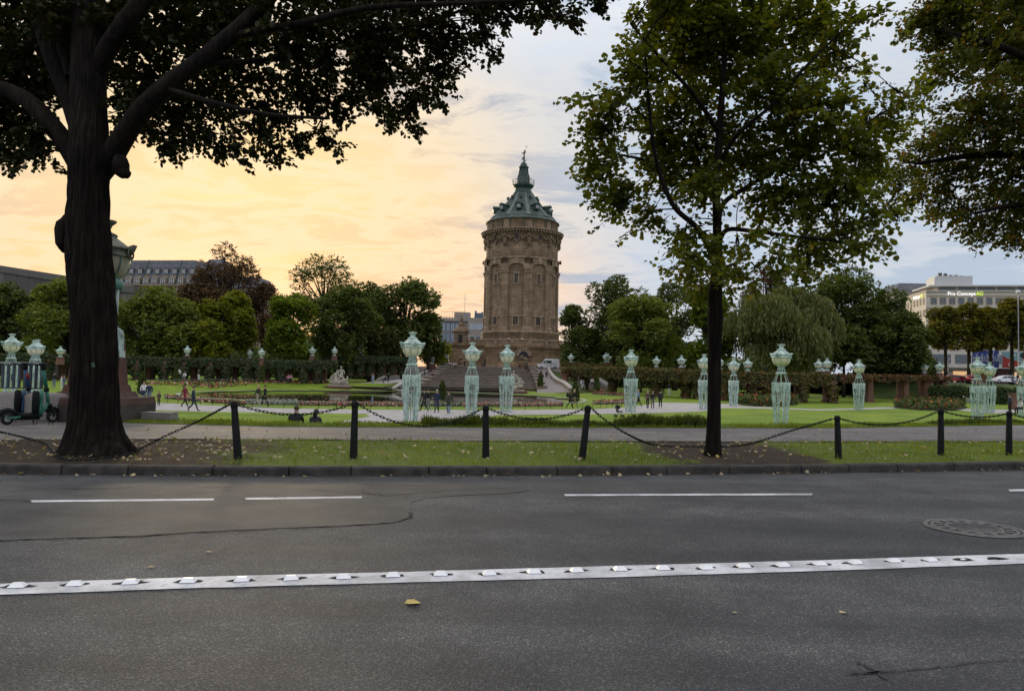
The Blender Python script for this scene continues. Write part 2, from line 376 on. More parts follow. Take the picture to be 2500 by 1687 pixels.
# kerb of single stones
kerb = struct(link('kerb', None)); kerb.name = 'kerb'
def along(line):
    s = [0.0]
    for a, b in zip(line[:-1], line[1:]): s.append(s[-1] + (b - a).length)
    def at(d):
        for i in range(len(s) - 1):
            if d <= s[i + 1] or i == len(s) - 2:
                u = (d - s[i]) / max(1e-6, s[i + 1] - s[i]); return line[i].lerp(line[i + 1], u), (line[i + 1] - line[i]).normalized()
    return at, s[-1]
at, L = along(KF[1:-1])
d = 0.0; joints = []
while d < L:
    w = random.uniform(0.75, 1.25); joints.append((d, min(L, d + w))); d += w
for a, b in joints:
    p, _ = at(a); q, _ = at(b); t = (q - p).normalized(); n = Vector((-t.y, t.x, 0)); ln = (q - p).length - 0.016
    hh = 0.115 + random.uniform(-0.006, 0.006); off_ = random.uniform(-0.006, 0.006)
    mbk = MB(); prof = [(0.0, -0.05), (0.004, hh - 0.03), (0.012, hh - 0.012), (0.032, hh), (0.15, hh + 0.002), (0.15, -0.05)]
    vs = []
    for e in (0.0, 0.012, ln - 0.012, ln):
        ins = 0.006 if e in (0.0, ln) else 0.0
        vs += [p + t * e + n * (u + ins * (1 if u < 0.1 else 0) + off_) + Vector((0, 0, z - ins * (z > 0))) for u, z in prof]
    k = len(prof); fs = [[i * k + j, i * k + (j + 1) % k, (i + 1) * k + (j + 1) % k, (i + 1) * k + j] for i in range(3) for j in range(k)] + [list(range(k)), [3 * k + j for j in range(k)][::-1]]
    mbk.add(vs, [f[::-1] for f in fs]); mbk.build('kerb_stone', MT['kerb'], kerb)
# verge behind the kerb, pavement, grass bank
def zline(pix, z): return [G(x, y, z) for x, y in pix]
VB = zline(((-420, 1077), (0, 1074), (300, 1072), (620, 1073), (1250, 1077), (1900, 1079), (2500, 1078), (2960, 1074)), Z_STRIP)
a = VB[0] + (VB[0] - VB[1]).normalized() * 60; b = VB[-1] + (VB[-1] - VB[-2]).normalized() * 60
KB2 = off(KF, 0.145)
at1, L1 = along([Vector((p.x, p.y, Z_STRIP - 0.005)) for p in KB2]); at2, L2 = along([a] + VB + [b])
n_ = 90
KA = [at1(L1 * i / n_)[0] for i in range(n_ + 1)]; VA = [at2(L2 * i / n_)[0] for i in range(n_ + 1)]
mb = MB(); vs = []
for i in range(n_ + 1):
    for k in range(9):
        p = KA[i].lerp(VA[i], k / 8); p.z += (0.0 if k in (0, 8) else random.uniform(0.0, 0.03)) ; vs.append(p)
mb.add(vs, [[i * 9 + k, (i + 1) * 9 + k, (i + 1) * 9 + k + 1, i * 9 + k + 1] for i in range(n_) for k in range(8)], 0, True)
SOILS = []
def soil_area(pix):
    P = [G(x, y, Z_STRIP) for x, y in pix]; cx_ = (min(p.x for p in P) + max(p.x for p in P)) / 2; cy_ = (min(p.y for p in P) + max(p.y for p in P)) / 2
    SOILS.append((cx_, cy_, (max(p.x for p in P) - cx_) * 1.02, (max(p.y for p in P) - cy_) * 1.15)); return P
SOIL1 = soil_area(((-420, 1077), (560, 1077), (575, 1133), (-420, 1131))); SOIL2 = soil_area(((1590, 1081), (1870, 1082), (1865, 1132), (1625, 1132)))
m = MT['verge']; t = m.node_tree; p_ = t.nodes['Principled BSDF']; old = p_.inputs['Base Color'].links[0].from_socket
co = N(t, 'ShaderNodeTexCoord').outputs['Object']; s_ = N(t, 'ShaderNodeSeparateXYZ'); t.links.new(co, s_.inputs[0]); nz = math_(t, 'MULTIPLY', math_(t, 'SUBTRACT', noise_(t, co, 1.6, 7, .75), .5), 4.2); msk = None
for cx_, cy_, rx_, ry_ in SOILS:
    u = math_(t, 'POWER', math_(t, 'ABSOLUTE', math_(t, 'DIVIDE', math_(t, 'SUBTRACT', s_.outputs[0], cx_), rx_)), 4.0); v = math_(t, 'POWER', math_(t, 'ABSOLUTE', math_(t, 'DIVIDE', math_(t, 'SUBTRACT', s_.outputs[1], cy_), ry_)), 4.0)
    e = math_(t, 'SUBTRACT', 1.0, ramp_(t, math_(t, 'ADD', math_(t, 'ADD', u, v), nz), .45, 1.25)); msk = e if msk is None else math_(t, 'MAXIMUM', msk, e)
sn = ramp_(t, noise_(t, co, 9, 6, .7), .3, .7); sn2 = ramp_(t, noise_(t, co, 60, 4, .7), .3, .7)
sc_ = mix_(t, 1.0, mix_(t, sn, (.026, .018, .013), (.062, .044, .030)), mix_(t, sn2, (.6, .6, .6), (1.4, 1.35, 1.3)), 'MULTIPLY'); t.links.new(mix_(t, msk, old, sc_), p_.inputs['Base Color'])
def soilmask(x, y):
    r = np.zeros(len(x)); nz_ = (np.sin(x * 3.1 + np.sin(y * 4.1)) * np.cos(y * 3.7 + x * 1.3) + .6 * np.sin(x * 7.3 + y * 5.9)) * .55
    for cx_, cy_, rx_, ry_ in SOILS: r = np.maximum(r, 1 - np.clip((np.abs((x - cx_) / rx_) ** 4 + np.abs((y - cy_) / ry_) ** 4 + nz_ - .55) / .7, 0, 1))
    return r
verge = struct(mb.build('verge', MT['verge']))
PB = zline(((-420, 1000), (0, 1022), (330, 1032), (700, 1041), (1250, 1043), (2000, 1045), (2500, 1037), (2960, 1028)), Z_STRIP)
a2 = PB[0] + (PB[0] - PB[1]).normalized() * 60; b2 = PB[-1] + (PB[-1] - PB[-2]).normalized() * 60
PBX = [a2] + PB + [b2]
at3, L3 = along(PBX); PA = [at3(L3 * i / n_)[0] for i in range(n_ + 1)]
strip('pavement', [Vector((p.x, p.y, Z_STRIP - 0.012)) for p in VA], [Vector((p.x, p.y, Z_STRIP - 0.012)) for p in PA], MT['asphalt_walk'])
# thin edging between verge and pavement
mb = MB()
ed = [G(x, y, Z_STRIP) for x, y in ((-420, 1079), (0, 1076), (300, 1074), (620, 1075), (1250, 1079), (1900, 1081), (2500, 1080), (2960, 1076))]
for p, q in zip(ed[:-1], ed[1:]):
    for i in range(6):
        u = p.lerp(q, i / 6); w = p.lerp(q, (i + 0.985) / 6); t = (w - u).normalized(); n = Vector((-t.y, t.x, 0))
        h = random.uniform(0.012, 0.024)
        mb.add([u, w, w + n * 0.07, u + n * 0.07] + [x + Vector((0, 0, h)) for x in (u, w, w + n * 0.07, u + n * 0.07)], [[4, 5, 6, 7], [0, 1, 5, 4], [2, 3, 7, 6], [1, 2, 6, 5], [3, 0, 4, 7]])
struct(mb.build('edging', MT['kerb']))
# bank down to the garden
PA2 = [Vector((p.x, p.y + 0.9, Z_STRIP + 0.02)) for p in PA]; PA3 = [Vector((p.x, p.y + 1.5, Z_STRIP - 0.12)) for p in PA]; PA4 = [Vector((p.x, p.y + 13.5, Z_GARDEN - 0.02)) for p in PA]
mb = MB(); nn = n_ + 1
mb.add([Vector((p.x, p.y, Z_STRIP - 0.008)) for p in PA] + PA2 + PA3 + PA4, [[k * nn + i, k * nn + i + 1, (k + 1) * nn + i + 1, (k + 1) * nn + i] for k in range(3) for i in range(n_)], 0, True)
struct(mb.build('bank', grassmat('bank_grass', (0.07, 0.10, 0.02), (0.10, 0.14, 0.025), 0, 60)))

# grass blades on the verge
NB = 90000
i = RNG.integers(0, n_, NB * 2); k = RNG.random(NB * 2); f = RNG.random(NB * 2)
KAa = np.array([tuple(p) for p in KA]); VAa = np.array([tuple(p) for p in VA])
base = (KAa[i] * (1 - f[:, None]) + KAa[i + 1] * f[:, None]) * (1 - k[:, None]) + (VAa[i] * (1 - f[:, None]) + VAa[i + 1] * f[:, None]) * k[:, None]
keep = (np.abs(base[:, 0]) < 17)
base = base[keep]
patch = np.sin(base[:, 0] * 1.7 + np.sin(base[:, 1] * 2.3) * 1.5) * np.cos(base[:, 1] * 2.9 + base[:, 0] * .6)
keep = (RNG.random(len(base)) > soilmask(base[:, 0], base[:, 1]) * .985) & (RNG.random(len(base)) < 0.62 + 0.45 * patch)
base = base[keep][:NB]; base[:, 2] = Z_STRIP + 0.01
nb = len(base)
Dv = np.stack([RNG.normal(0, .45, nb), RNG.normal(0, .45, nb), np.ones(nb)], 1); Nv = RNG.normal(0, 1, (nb, 3)); Nv[:, 2] *= 0.2
MT['blade'] = leafmat('grass_blades', (0.105, 0.175, 0.014), (0.20, 0.27, 0.028), 0.45, c3=(0.22, 0.19, 0.07))
BL = np.array([[0, .09, 0], [.55, .07, .02], [1, 0, .12], [.55, -.07, .02], [0, -.09, 0]])[[0, 1, 2, 4]]
o = link('grass', leaf_mesh('grass', base, Dv, Nv, RNG.uniform(.025, .085, nb), MT['blade'], BL)); tag(o, 'short rough grass growing on the verge behind the kerb', 'grass', kind='stuff')
# rough grass and edging plants along the top of the bank
def fringe(name, pix0, pix1, n, h0, h1, dep, label, m, spread=.35, zoff=0.0, y0=0.05):
    at_, L_ = along(PA)
    xs = RNG.uniform(G(pix0, 1040, Z_STRIP).x, G(pix1, 1040, Z_STRIP).x, n)
    pax = np.array([p.x for p in PA]); pay = np.array([p.y for p in PA])
    ys = np.interp(xs, pax, pay) + y0 + RNG.random(n) ** 1.2 * dep
    P = np.stack([xs, ys, np.full(n, Z_STRIP + zoff)], 1)
    Dv = np.stack([RNG.normal(0, spread, n), RNG.normal(0, spread, n), np.ones(n)], 1); Nv = RNG.normal(0, 1, (n, 3)); Nv[:, 2] *= .2
    env = 0.75 + 0.25 * np.sin(xs * 3.1) * np.sin(xs * 1.3 + 1)
    o = link(name, leaf_mesh(name, P, Dv, Nv, RNG.uniform(h0, h1, n) * env, m, BL)); return tag(o, label, 'grass', kind='stuff')
fringe('grass', -200, 2700, 26000, .04, .12, 1.3, 'unmown grass edge along the back of the pavement', MT['blade'])
MT['edging'] = leafmat('edging_plant_leaves', (0.055, 0.085, 0.018), (0.11, 0.14, 0.03), 0.3)
fringe('edging_plants', 1030, 1235, 1900, .14, .40, .7, 'dark spiky edging plants below the middle bollard', MT['edging'], .40, 0, .3)
fringe('edging_plants', 1500, 1725, 2200, .14, .40, .7, 'row of upright grassy plants left of the slim tree', MT['edging'], .25, 0, .3)
fringe('edging_plants', 2300, 2560, 1800, .10, .26, .7, 'low dark edging plants at the right end of the bank', MT['edging'], .35, 0, .3)
fringe('edging_plants', 1235, 1500, 1500, .12, .26, .7, 'thin band of dark edging plants between two spiky clumps', MT['edging'], .35, 0, .3)

# garden lawn with a slight rise behind the pool
AX0 = Vector((-15, 93, 0)); AXD = Vector((math.sin(R(10.4)), math.cos(R(10.4)), 0)); AXN = Vector((AXD.y, -AXD.x, 0))
def ell(x, y):
    dx, dy = x - AX0.x, y - AX0.y
    return np.sqrt(((dx * AXN.x + dy * AXN.y) / 24.0) ** 2 + ((dx * AXD.x + dy * AXD.y) / 25.0) ** 2)
def sstep(a, b, x):
    t = np.clip((x - a) / (b - a), 0, 1); return t * t * (3 - 2 * t)
def hgt(x, y):
    x = np.asarray(x, float); y = np.asarray(y, float); e = ell(x, y)
    side = (x - AX0.x) * AXN.x + (y - AX0.y) * AXN.y
    left = sstep(2, -6, side); right = 1 - left
    return Z_GARDEN + sstep(1.04, 1.42, e) * sstep(88, 110, y) * (0.97 * left + 0.30 * right)
gx = np.linspace(-110, 110, 111); gy = np.linspace(18, 185, 85)
vs = []; 
for y in gy:
    for x in gx: vs.append((x, y, float(hgt(x, y))))
fs = []
for j in range(84):
    for i in range(110):
        cx_, cy_ = (gx[i] + gx[i + 1]) / 2, (gy[j] + gy[j + 1]) / 2
        if ell(cx_, cy_) < 0.93: continue
        fs.append([j * 111 + i, j * 111 + i + 1, (j + 1) * 111 + i + 1, (j + 1) * 111 + i])
mb = MB(); mb.add(vs, fs, 0, True); struct(mb.build('lawn', MT['lawn']))
# pool: rim ring, walls, water
mb = MB(); n = 96
def ep(k, s, z):
    a = 2 * math.pi * k / n; p = AX0 + AXN * (24 * s * math.cos(a)) + AXD * (25 * s * math.sin(a)); return (p.x, p.y, z)
rim = [[ep(k, s, z) for k in range(n)] for s, z in ((1.0, -2.3), (1.0, Z_GARDEN + 0.06), (1.016, Z_GARDEN + 0.06), (1.016, Z_GARDEN - 0.1))]
mb.add(sum(rim, []), [[r * n + k, r * n + (k + 1) % n, (r + 1) * n + (k + 1) % n, (r + 1) * n + k] for r in range(3) for k in range(n)])
MT['rim'] = mat('pool_rim_stone', (0.36, 0.34, 0.29), 0.85, 0.15, 1)
pool_rim = struct(mb.build('pool_rim', MT['rim']))
m = bpy.data.materials.new('pond_water'); m.use_nodes = True; t = m.node_tree; p_ = t.nodes['Principled BSDF']
p_.inputs['Base Color'].default_value = (0.018, 0.022, 0.012, 1); p_.inputs['Roughness'].default_value = 0.03; p_.inputs['IOR'].default_value = 1.33; p_.inputs['Specular IOR Level'].default_value = 0.6
co = N(t, 'ShaderNodeTexCoord').outputs['Object']; b = N(t, 'ShaderNodeBump'); b.inputs['Strength'].default_value = 0.10; b.inputs['Distance'].default_value = 0.02
t.links.new(noise_(t, co, 1.6, 3), b.inputs['Height']); t.links.new(b.outputs[0], p_.inputs['Normal']); MT['water'] = m
sheet('water', [Vector(ep(k, 1.008, Z_WATER)) for k in range(n)], MT['water'])

# gravel walks on the lawn
def flat(name, pix, mm, z, sm=0):
    P = [G(x, y, z) for x, y in pix]
    if sm: P = smooth_line(P + [P[0]], sm)[:-1]
    return sheet(name, P, mm)
ZP = Z_GARDEN + 0.006
flat('gravel_path', ((-350, 955), (100, 962), (335, 982), (430, 985), (520, 990), (700, 997), (900, 1000), (1200, 1001), (1440, 999), (1530, 995), (1590, 986), (1622, 972), (1640, 964), (1700, 966), (1775, 972), (1830, 984),
     (1800, 991), (1770, 996), (1745, 1001), (1720, 1004), (1600, 1008), (1450, 1011), (1300, 1012), (1215, 1013), (1190, 1019), (1150, 1036), (1130, 1060), (790, 1060), (800, 1034), (860, 1024), (905, 1016), (890, 1010), (700, 1008), (500, 1005), (350, 1000), (150, 985), (-350, 985)), MT['gravel'], ZP)
flat('gravel_path', ((1770, 996), (1800, 991), (1900, 995), (2000, 999), (2110, 996), (2200, 992), (2380, 985), (2500, 980), (2700, 978), (2700, 1004), (2520, 1004), (2420, 1010), (2330, 1000), (2200, 997), (2110, 999.5), (2000, 1002), (1900, 998)), MT['gravel'], ZP + 0.002)

# worn patch, cracks and seams of the road (parts of the road)
def rpoly(name, pix, mm, z, sm=0, jit=0.0):
    P = [G(x, y, z) for x, y in pix]
    if sm: P = smooth_line(P + [P[0]], sm)[:-1]
    if jit: P = [p + Vector((random.uniform(-jit, jit), random.uniform(-jit, jit), 0)) for p in P]
    me = bpy.data.meshes.new(name); me.from_pydata([tuple(p) for p in P], [], [list(range(len(P)))]); me.materials.append(mm); me.update()
    if me.polygons[0].normal.z < 0: me.flip_normals()
    return link(name, me, road)
rpoly('asphalt_patch', ((-400, 1186), (0, 1187), (300, 1186), (560, 1189), (800, 1183), (1000, 1181), (1200, 1182), (1290, 1192), (1250, 1203), (1120, 1209), (1010, 1222), (1005, 1245), (1000, 1262), (960, 1274), (850, 1282), (680, 1289), (500, 1297), (330, 1308), (160, 1313), (0, 1318), (-400, 1330)), MT['asphalt_old'], 0.004, 5, 0.012)
def crack(name, pix, w, mm, z=0.008, jit=0.02, m_=8):
    P = dens([G(x, y, z) for x, y in pix], m_); A = []; B = []
    for i, p in enumerate(P):
        t = (P[min(i + 1, len(P) - 1)] - P[max(i - 1, 0)]).normalized(); nrm = Vector((-t.y, t.x, 0)); p = p + nrm * random.uniform(-jit, jit)
        ww = w * random.uniform(0.35, 1.3) * (0.2 if i in (0, len(P) - 1) else 1); A.append(p + nrm * ww); B.append(p - nrm * ww)
    mb = MB(); n = len(A); mb.add(A + B, [[i, n + i, n + i + 1, i + 1] for i in range(n - 1)]); return mb.build(name, mm, road)
crack('crack', ((-300, 1326), (0, 1318), (160, 1313.5), (330, 1308.5), (500, 1297.5), (680, 1289.5)), .012, MT['crack'])
crack('crack', ((700, 1289), (850, 1282.5), (960, 1274.5), (1000, 1263), (1003, 1250)), .009, MT['crack'])
for pix in (((40, 1194), (150, 1192), (260, 1193)), ((155, 1196), (260, 1193), (330, 1189)), ((0, 1219), (60, 1221), (75, 1225)), ((480, 1190), (540, 1189), (575, 1190)), ((545, 1196), (575, 1197)), ((180, 1209), (250, 1210)),
            ((760, 1195), (800, 1198), (830, 1202), (880, 1197), (905, 1206)), ((790, 1209), (850, 1206), (900, 1204), (960, 1212), (1000, 1214), (1060, 1210)), ((870, 1181), (960, 1183), (1040, 1184)), ((655, 1214), (700, 1213)), ((900, 1206), (980, 1207), (1100, 1196), (1270, 1190))):
    crack('crack', pix, .007, MT['crack'], jit=.03)
crack('tar_seam', ((2080, 1645), (2300, 1625), (2420, 1612), (2620, 1603)), .006, MT['tar'], jit=.01)
crack('tar_seam', ((2090, 1612), (2130, 1632), (2175, 1662)), .009, MT['tar'], jit=.004)
crack('tar_seam', ((2070, 1642), (2160, 1638)), .009, MT['tar'], jit=.006)
# road markings
MT['line'] = None
m = mat('worn_white_line', (0.72, 0.72, 0.75), 0.7, 0); t = m.node_tree; p_ = t.nodes['Principled BSDF']
co = N(t, 'ShaderNodeTexCoord').outputs['Object']; w1 = ramp_(t, noise_(t, co, 22, 7, 0.8), 0.53, 0.65); w2 = ramp_(t, noise_(t, co, 3, 4, 0.6), 0.3, 0.7)
c = mix_(t, w2, (0.38, 0.38, 0.40), (0.70, 0.70, 0.73)); t.links.new(mix_(t, math_(t, 'MULTIPLY', w1, 0.75), c, (0.22, 0.22, 0.22)), p_.inputs['Base Color']); MT['line'] = m
def pband(pixA, pixB, name):
    A = [G(x, y, .006) for x, y in pixA]; B = [G(x, y, .006) for x, y in pixB]; A = dens(A, 6); B = dens(B, 6)
    A = [p + Vector((0, random.uniform(-.004, .004), 0)) for p in A]; B = [p + Vector((0, random.uniform(-.004, .004), 0)) for p in B]
    mb = MB(); n = len(A); mb.add(A + B, [[n + i, n + i + 1, i + 1, i] for i in range(n - 1)]); return mb.build(name, MT['line'], road)
pband(((-1500, 1540), (-300, 1444), (0, 1424), (500, 1407), (1000, 1395), (1500, 1381), (2000, 1367), (2500, 1351), (2800, 1341), (4200, 1300)), ((-1500, 1580), (-300, 1473), (0, 1451), (500, 1434), (1000, 1421), (1500, 1408), (2000, 1393), (2500, 1375), (2800, 1364), (4200, 1320)), 'edge_line')
for (x0, ya, x1, yb) in ((75, 1223, 523, 1218.5), (598, 1217, 884, 1213), (1377, 1208, 1984, 1206), (2462, 1196.5, 2760, 1192)):
    pband(((x0, ya - 2.0), (x1, yb - 2.0)), ((x0 + 3, ya + 2.4), (x1 - 2, yb + 2.4)), 'dash_line')
# ------------------------------------------------------------------ water tower
def stonemat(name, c, brick=(2.2, 0.42), mortar=0.6, var=0.2, cyl=None):
    m = bpy.data.materials.new(name); m.use_nodes = True; t = m.node_tree; p = t.nodes['Principled BSDF']
    co = N(t, 'ShaderNodeTexCoord').outputs['Object']; s = N(t, 'ShaderNodeSeparateXYZ'); t.links.new(co, s.inputs[0])
    if cyl: u = math_(t, 'MULTIPLY', math_(t, 'ARCTAN2', s.outputs[0], s.outputs[1]), cyl)
    else: u = math_(t, 'ADD', s.outputs[0], s.outputs[1])
    cv = N(t, 'ShaderNodeCombineXYZ'); t.links.new(u, cv.inputs[0]); t.links.new(s.outputs[2], cv.inputs[1])
    b = N(t, 'ShaderNodeTexBrick'); t.links.new(cv.outputs[0], b.inputs['Vector']); b.inputs['Scale'].default_value = 1.0
    b.inputs['Brick Width'].default_value = brick[0]; b.inputs['Row Height'].default_value = brick[1]; b.inputs['Mortar Size'].default_value = 0.035; b.inputs['Bias'].default_value = 0.0
    b.inputs['Color1'].default_value = (*[x * (1 - var) for x in c], 1); b.inputs['Color2'].default_value = (*[min(1, x * (1 + var)) for x in c], 1); b.inputs['Mortar'].default_value = (*[x * mortar for x in c], 1)
    st = ramp_(t, noise_(t, co, 0.55, 6, 0.65), 0.28, 0.72)
    mp = N(t, 'ShaderNodeMapping'); mp.inputs['Scale'].default_value = (1.2, 1.2, 0.12); t.links.new(co, mp.inputs[0])
    run = ramp_(t, noise_(t, mp.outputs[0], 1.0, 5, 0.6), 0.3, 0.7)
    cc = mix_(t, 1.0, b.outputs['Color'], mix_(t, st, (0.70, 0.68, 0.64), (1.2, 1.18, 1.15)), 'MULTIPLY')
    cc = mix_(t, 1.0, cc, mix_(t, run, (0.80, 0.78, 0.76), (1.12, 1.12, 1.12)), 'MULTIPLY')
    t.links.new(cc, p.inputs['Base Color']); p.inputs['Roughness'].default_value = 0.88; p.inputs['Specular IOR Level'].default_value = 0.25
    bp = N(t, 'ShaderNodeBump'); bp.inputs['Strength'].default_value = 0.5; bp.inputs['Distance'].default_value = 0.05
    t.links.new(math_(t, 'ADD', math_(t, 'MULTIPLY', b.outputs['Fac'], -1.0), noise_(t, co, 5, 3)), bp.inputs['Height']); t.links.new(bp.outputs[0], p.inputs['Normal'])
    return m
SS = (0.300, 0.218, 0.150)
MT['tw'] = stonemat('tower_sandstone', SS, (1.6, 0.40), 0.62, .16, 9.2)
MT['tw_rough'] = stonemat('podium_sandstone', (0.265, 0.185, 0.12), (3.2, 0.62), 0.40, .18, 13.0)
MT['tw_plain'] = mat('dressed_sandstone', SS, 0.88, 0.28, 1.2, bump=.3, bscale=8)
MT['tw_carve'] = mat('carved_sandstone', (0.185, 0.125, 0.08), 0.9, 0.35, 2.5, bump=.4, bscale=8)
MT['tw_dark'] = mat('window_dark', (0.02, 0.018, 0.018), 0.3, 0)
MT['copper'] = mat('old_copper_roof', (0.045, 0.066, 0.056), 0.65, 0.4, 0.7, tint=(0.085, 0.112, 0.098))
MT['copper_lt'] = mat('copper_seams', (0.105, 0.135, 0.118), 0.6, 0.3, 0.9)
MT['copper_dk'] = mat('dark_copper', (0.03, 0.06, 0.05), 0.6, 0.4, 1.5)
TC = Vector((XH(1271, 186, 15), 186.0, 0)); PX = 9.7
def tz(y): return CAMZ + (914.9 - y) / PX
tower = thing('water_tower', 'tall round brown sandstone water tower with green copper cone roof', 'tower', TC)
def tpart(mb, name, mm, parent=None): return mb.build(name, mm, parent or tower)
A0 = -math.pi / 2 + R(9.4)           # pilaster angle: towards the camera is -90 deg
def ang(k, frac=0.0): return A0 + R(36) * (k + frac)
def pol(a, r, z): return Vector((r * math.cos(a), r * math.sin(a), z))
zs_b, zs_t = tz(813), tz(613)
# shaft core
mb = MB(); mb.lathe([(9.02, zs_b - .3), (9.02, tz(800)), (8.92, tz(797)), (8.86, tz(642)), (9.05, tz(640)), (9.05, zs_t), (9.0, tz(575))], 80); tpart(mb, 'shaft', MT['tw'])
# pilasters, each its own part, with base and capital
for k in range(10):
    mb = MB(); a = ang(k); hw = R(6.6)
    def seg(z0, z1, r0, r1, w, m=0):
        n = 4; vs = []
        for z, r in ((z0, r0), (z1, r1)):
            for rr in (8.6, r):
                for i in range(n + 1): vs.append(pol(a - w + 2 * w * i / n, rr, z))
        q = n + 1
        fs = [[q + i, q + i + 1, 3 * q + i + 1, 3 * q + i] for i in range(n)] + [[2 * q + i, 3 * q + i, 3 * q + i + 1, 2 * q + i + 1] for i in range(n)] + [[i, i + 1, q + i + 1, q + i] for i in range(n)]
        fs += [[0, q, 3 * q, 2 * q], [q - 1, 3 * q - 1, 4 * q - 1, 2 * q - 1]]
        mb.add(vs, fs, m)
    seg(zs_b - .2, tz(806), 9.75, 9.62, hw * 1.25); seg(tz(806), tz(803), 9.62, 9.48, hw * 1.1); seg(tz(803), tz(676), 9.45, 9.38, hw)
    seg(tz(676), tz(674), 9.6, 9.6, hw * 1.12, 1); seg(tz(674), tz(671), 9.5, 9.5, hw * 1.04, 1); seg(tz(671), tz(667.5), 9.72, 9.80, hw * 1.2, 1); seg(tz(667.5), tz(655), 9.42, 9.42, hw)
    tpart(mb, 'pilaster', [MT['tw'], MT['tw_plain']])
# arches between pilasters: wall in front of the core, cut by a segmental arch
for k in range(10):
    mb = MB(); n = 12; a_0, a_1 = ang(k) + R(6.3), ang(k + 1) - R(6.3); zt = tz(641.5); vs = []
    for i in range(n + 1):
        u = i / n; a = a_0 + (a_1 - a_0) * u; zb = tz(668) + (tz(655) - tz(668)) * math.sqrt(max(0, 1 - (2 * u - 1) ** 2)) ** 0.8
        vs += [pol(a, 9.40, zb), pol(a, 9.40, zt), pol(a, 8.8, zb)]
    fs = []
    for i in range(n): fs += [[3 * i, 3 * i + 3, 3 * i + 4, 3 * i + 1], [3 * i + 2, 3 * i + 5, 3 * i + 3, 3 * i]]
    mb.add(vs, fs); o = tpart(mb, 'arch', MT['tw'])
    mk = MB(); am = (a_0 + a_1) / 2; c = pol(am, 9.45, (tz(655) + zt) / 2)
    mk.box(c, (0.16, 0.95, zt - tz(655)), am); mk.build('keystone', MT['tw_plain'], o)
    # windows of the bay: upper slit with frame, lower window, lintel band
    for (zc, hw_, hh, nm) in ((tz(690), .42, 1.15, 'window'), (tz(790), .55, 1.0, 'window')):
        w = MB(); rot = Matrix.Rotation(am, 3, 'Z'); r_ = 8.86
        w.box(pol(am, r_ + .02, zc), (.10, hw_ * 2, hh * 2), am); wo_ = tpart(w, nm, MT['tw_dark'])
        fr = MB(); s_ = pol(am + math.pi / 2, 1, 0)
        for sg in (-1, 1): fr.box(pol(am, r_ + .08, zc) + s_ * (sg * (hw_ + .14)), (.22, .28, hh * 2 + .1), am)
        fr.box(pol(am, r_ + .10, zc + hh + .15), (.34, hw_ * 2 + .9, .30), am); fr.box(pol(am, r_ + .10, zc - hh - .12), (.30, hw_ * 2 + .5, .22), am)
        fr.build('frame', MT['tw_plain'], wo_)
        mu = MB(); mu.box(pol(am, r_ + .10, zc), (.06, .09, hh * 2), am); mu.build('mullion', MT['tw_plain'], wo_)
    bb = MB(); n = 8; vs = []
    for i in range(n + 1):
        a = a_0 + (a_1 - a_0) * i / n
        vs += [pol(a, 9.16, tz(779)), pol(a, 9.16, tz(776.5)), pol(a, 8.7, tz(776.5)), pol(a, 8.7, tz(779))]
    bb.add(vs, [[4 * i + j, 4 * i + 4 + j, 4 * i + 4 + (j + 1) % 4, 4 * i + (j + 1) % 4] for i in range(n) for j in range(3)]); tpart(bb, 'lintel_band', MT['tw_plain'])
# string course with small heads
mb = MB(); mb.lathe([(9.0, tz(643.5)), (9.55, tz(642.5)), (9.66, tz(640.5)), (9.5, tz(639)), (9.0, tz(638))], 80); tpart(mb, 'string_course', MT['tw_plain'])
for k in range(10):
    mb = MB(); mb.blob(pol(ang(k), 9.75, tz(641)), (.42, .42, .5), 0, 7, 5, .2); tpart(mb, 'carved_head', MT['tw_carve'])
# frieze: flare, garlands, shields
mb = MB(); mb.lathe([(9.06, tz(614)), (9.15, tz(611)), (9.15, tz(585)), (9.5, tz(581)), (9.8, tz(579))], 80); tpart(mb, 'frieze', MT['tw'])
for k in range(10):
    for fr_, big in ((0.0, 1), (0.5, 0)):
        mb = MB(); a = ang(k, fr_)
        if big:
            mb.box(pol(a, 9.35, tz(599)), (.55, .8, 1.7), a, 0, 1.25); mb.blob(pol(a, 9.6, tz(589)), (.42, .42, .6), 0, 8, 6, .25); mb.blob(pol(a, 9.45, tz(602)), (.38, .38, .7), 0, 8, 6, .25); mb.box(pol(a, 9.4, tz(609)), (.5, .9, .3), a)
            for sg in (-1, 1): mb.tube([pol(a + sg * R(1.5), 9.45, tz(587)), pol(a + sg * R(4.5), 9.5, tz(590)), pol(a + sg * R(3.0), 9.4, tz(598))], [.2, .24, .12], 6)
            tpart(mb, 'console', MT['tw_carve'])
        else:
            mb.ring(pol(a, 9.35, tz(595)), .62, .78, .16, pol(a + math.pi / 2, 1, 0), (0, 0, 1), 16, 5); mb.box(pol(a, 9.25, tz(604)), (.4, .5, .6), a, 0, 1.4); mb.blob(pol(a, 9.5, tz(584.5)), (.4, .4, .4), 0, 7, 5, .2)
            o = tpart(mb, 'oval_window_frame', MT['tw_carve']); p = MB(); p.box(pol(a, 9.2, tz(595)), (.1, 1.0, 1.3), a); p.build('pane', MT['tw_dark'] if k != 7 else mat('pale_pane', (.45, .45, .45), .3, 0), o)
    for fr_ in (0.14, 0.64):
        mb = MB(); P = [pol(ang(k, fr_ + .22 * i / 8), 9.42, tz(588) - .9 * math.sin(math.pi * i / 8)) for i in range(9)]
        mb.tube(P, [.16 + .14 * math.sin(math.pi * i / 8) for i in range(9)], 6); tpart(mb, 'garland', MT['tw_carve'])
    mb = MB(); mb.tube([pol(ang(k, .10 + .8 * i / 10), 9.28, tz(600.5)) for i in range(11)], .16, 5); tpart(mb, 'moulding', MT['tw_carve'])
mb = MB(); nd = 84
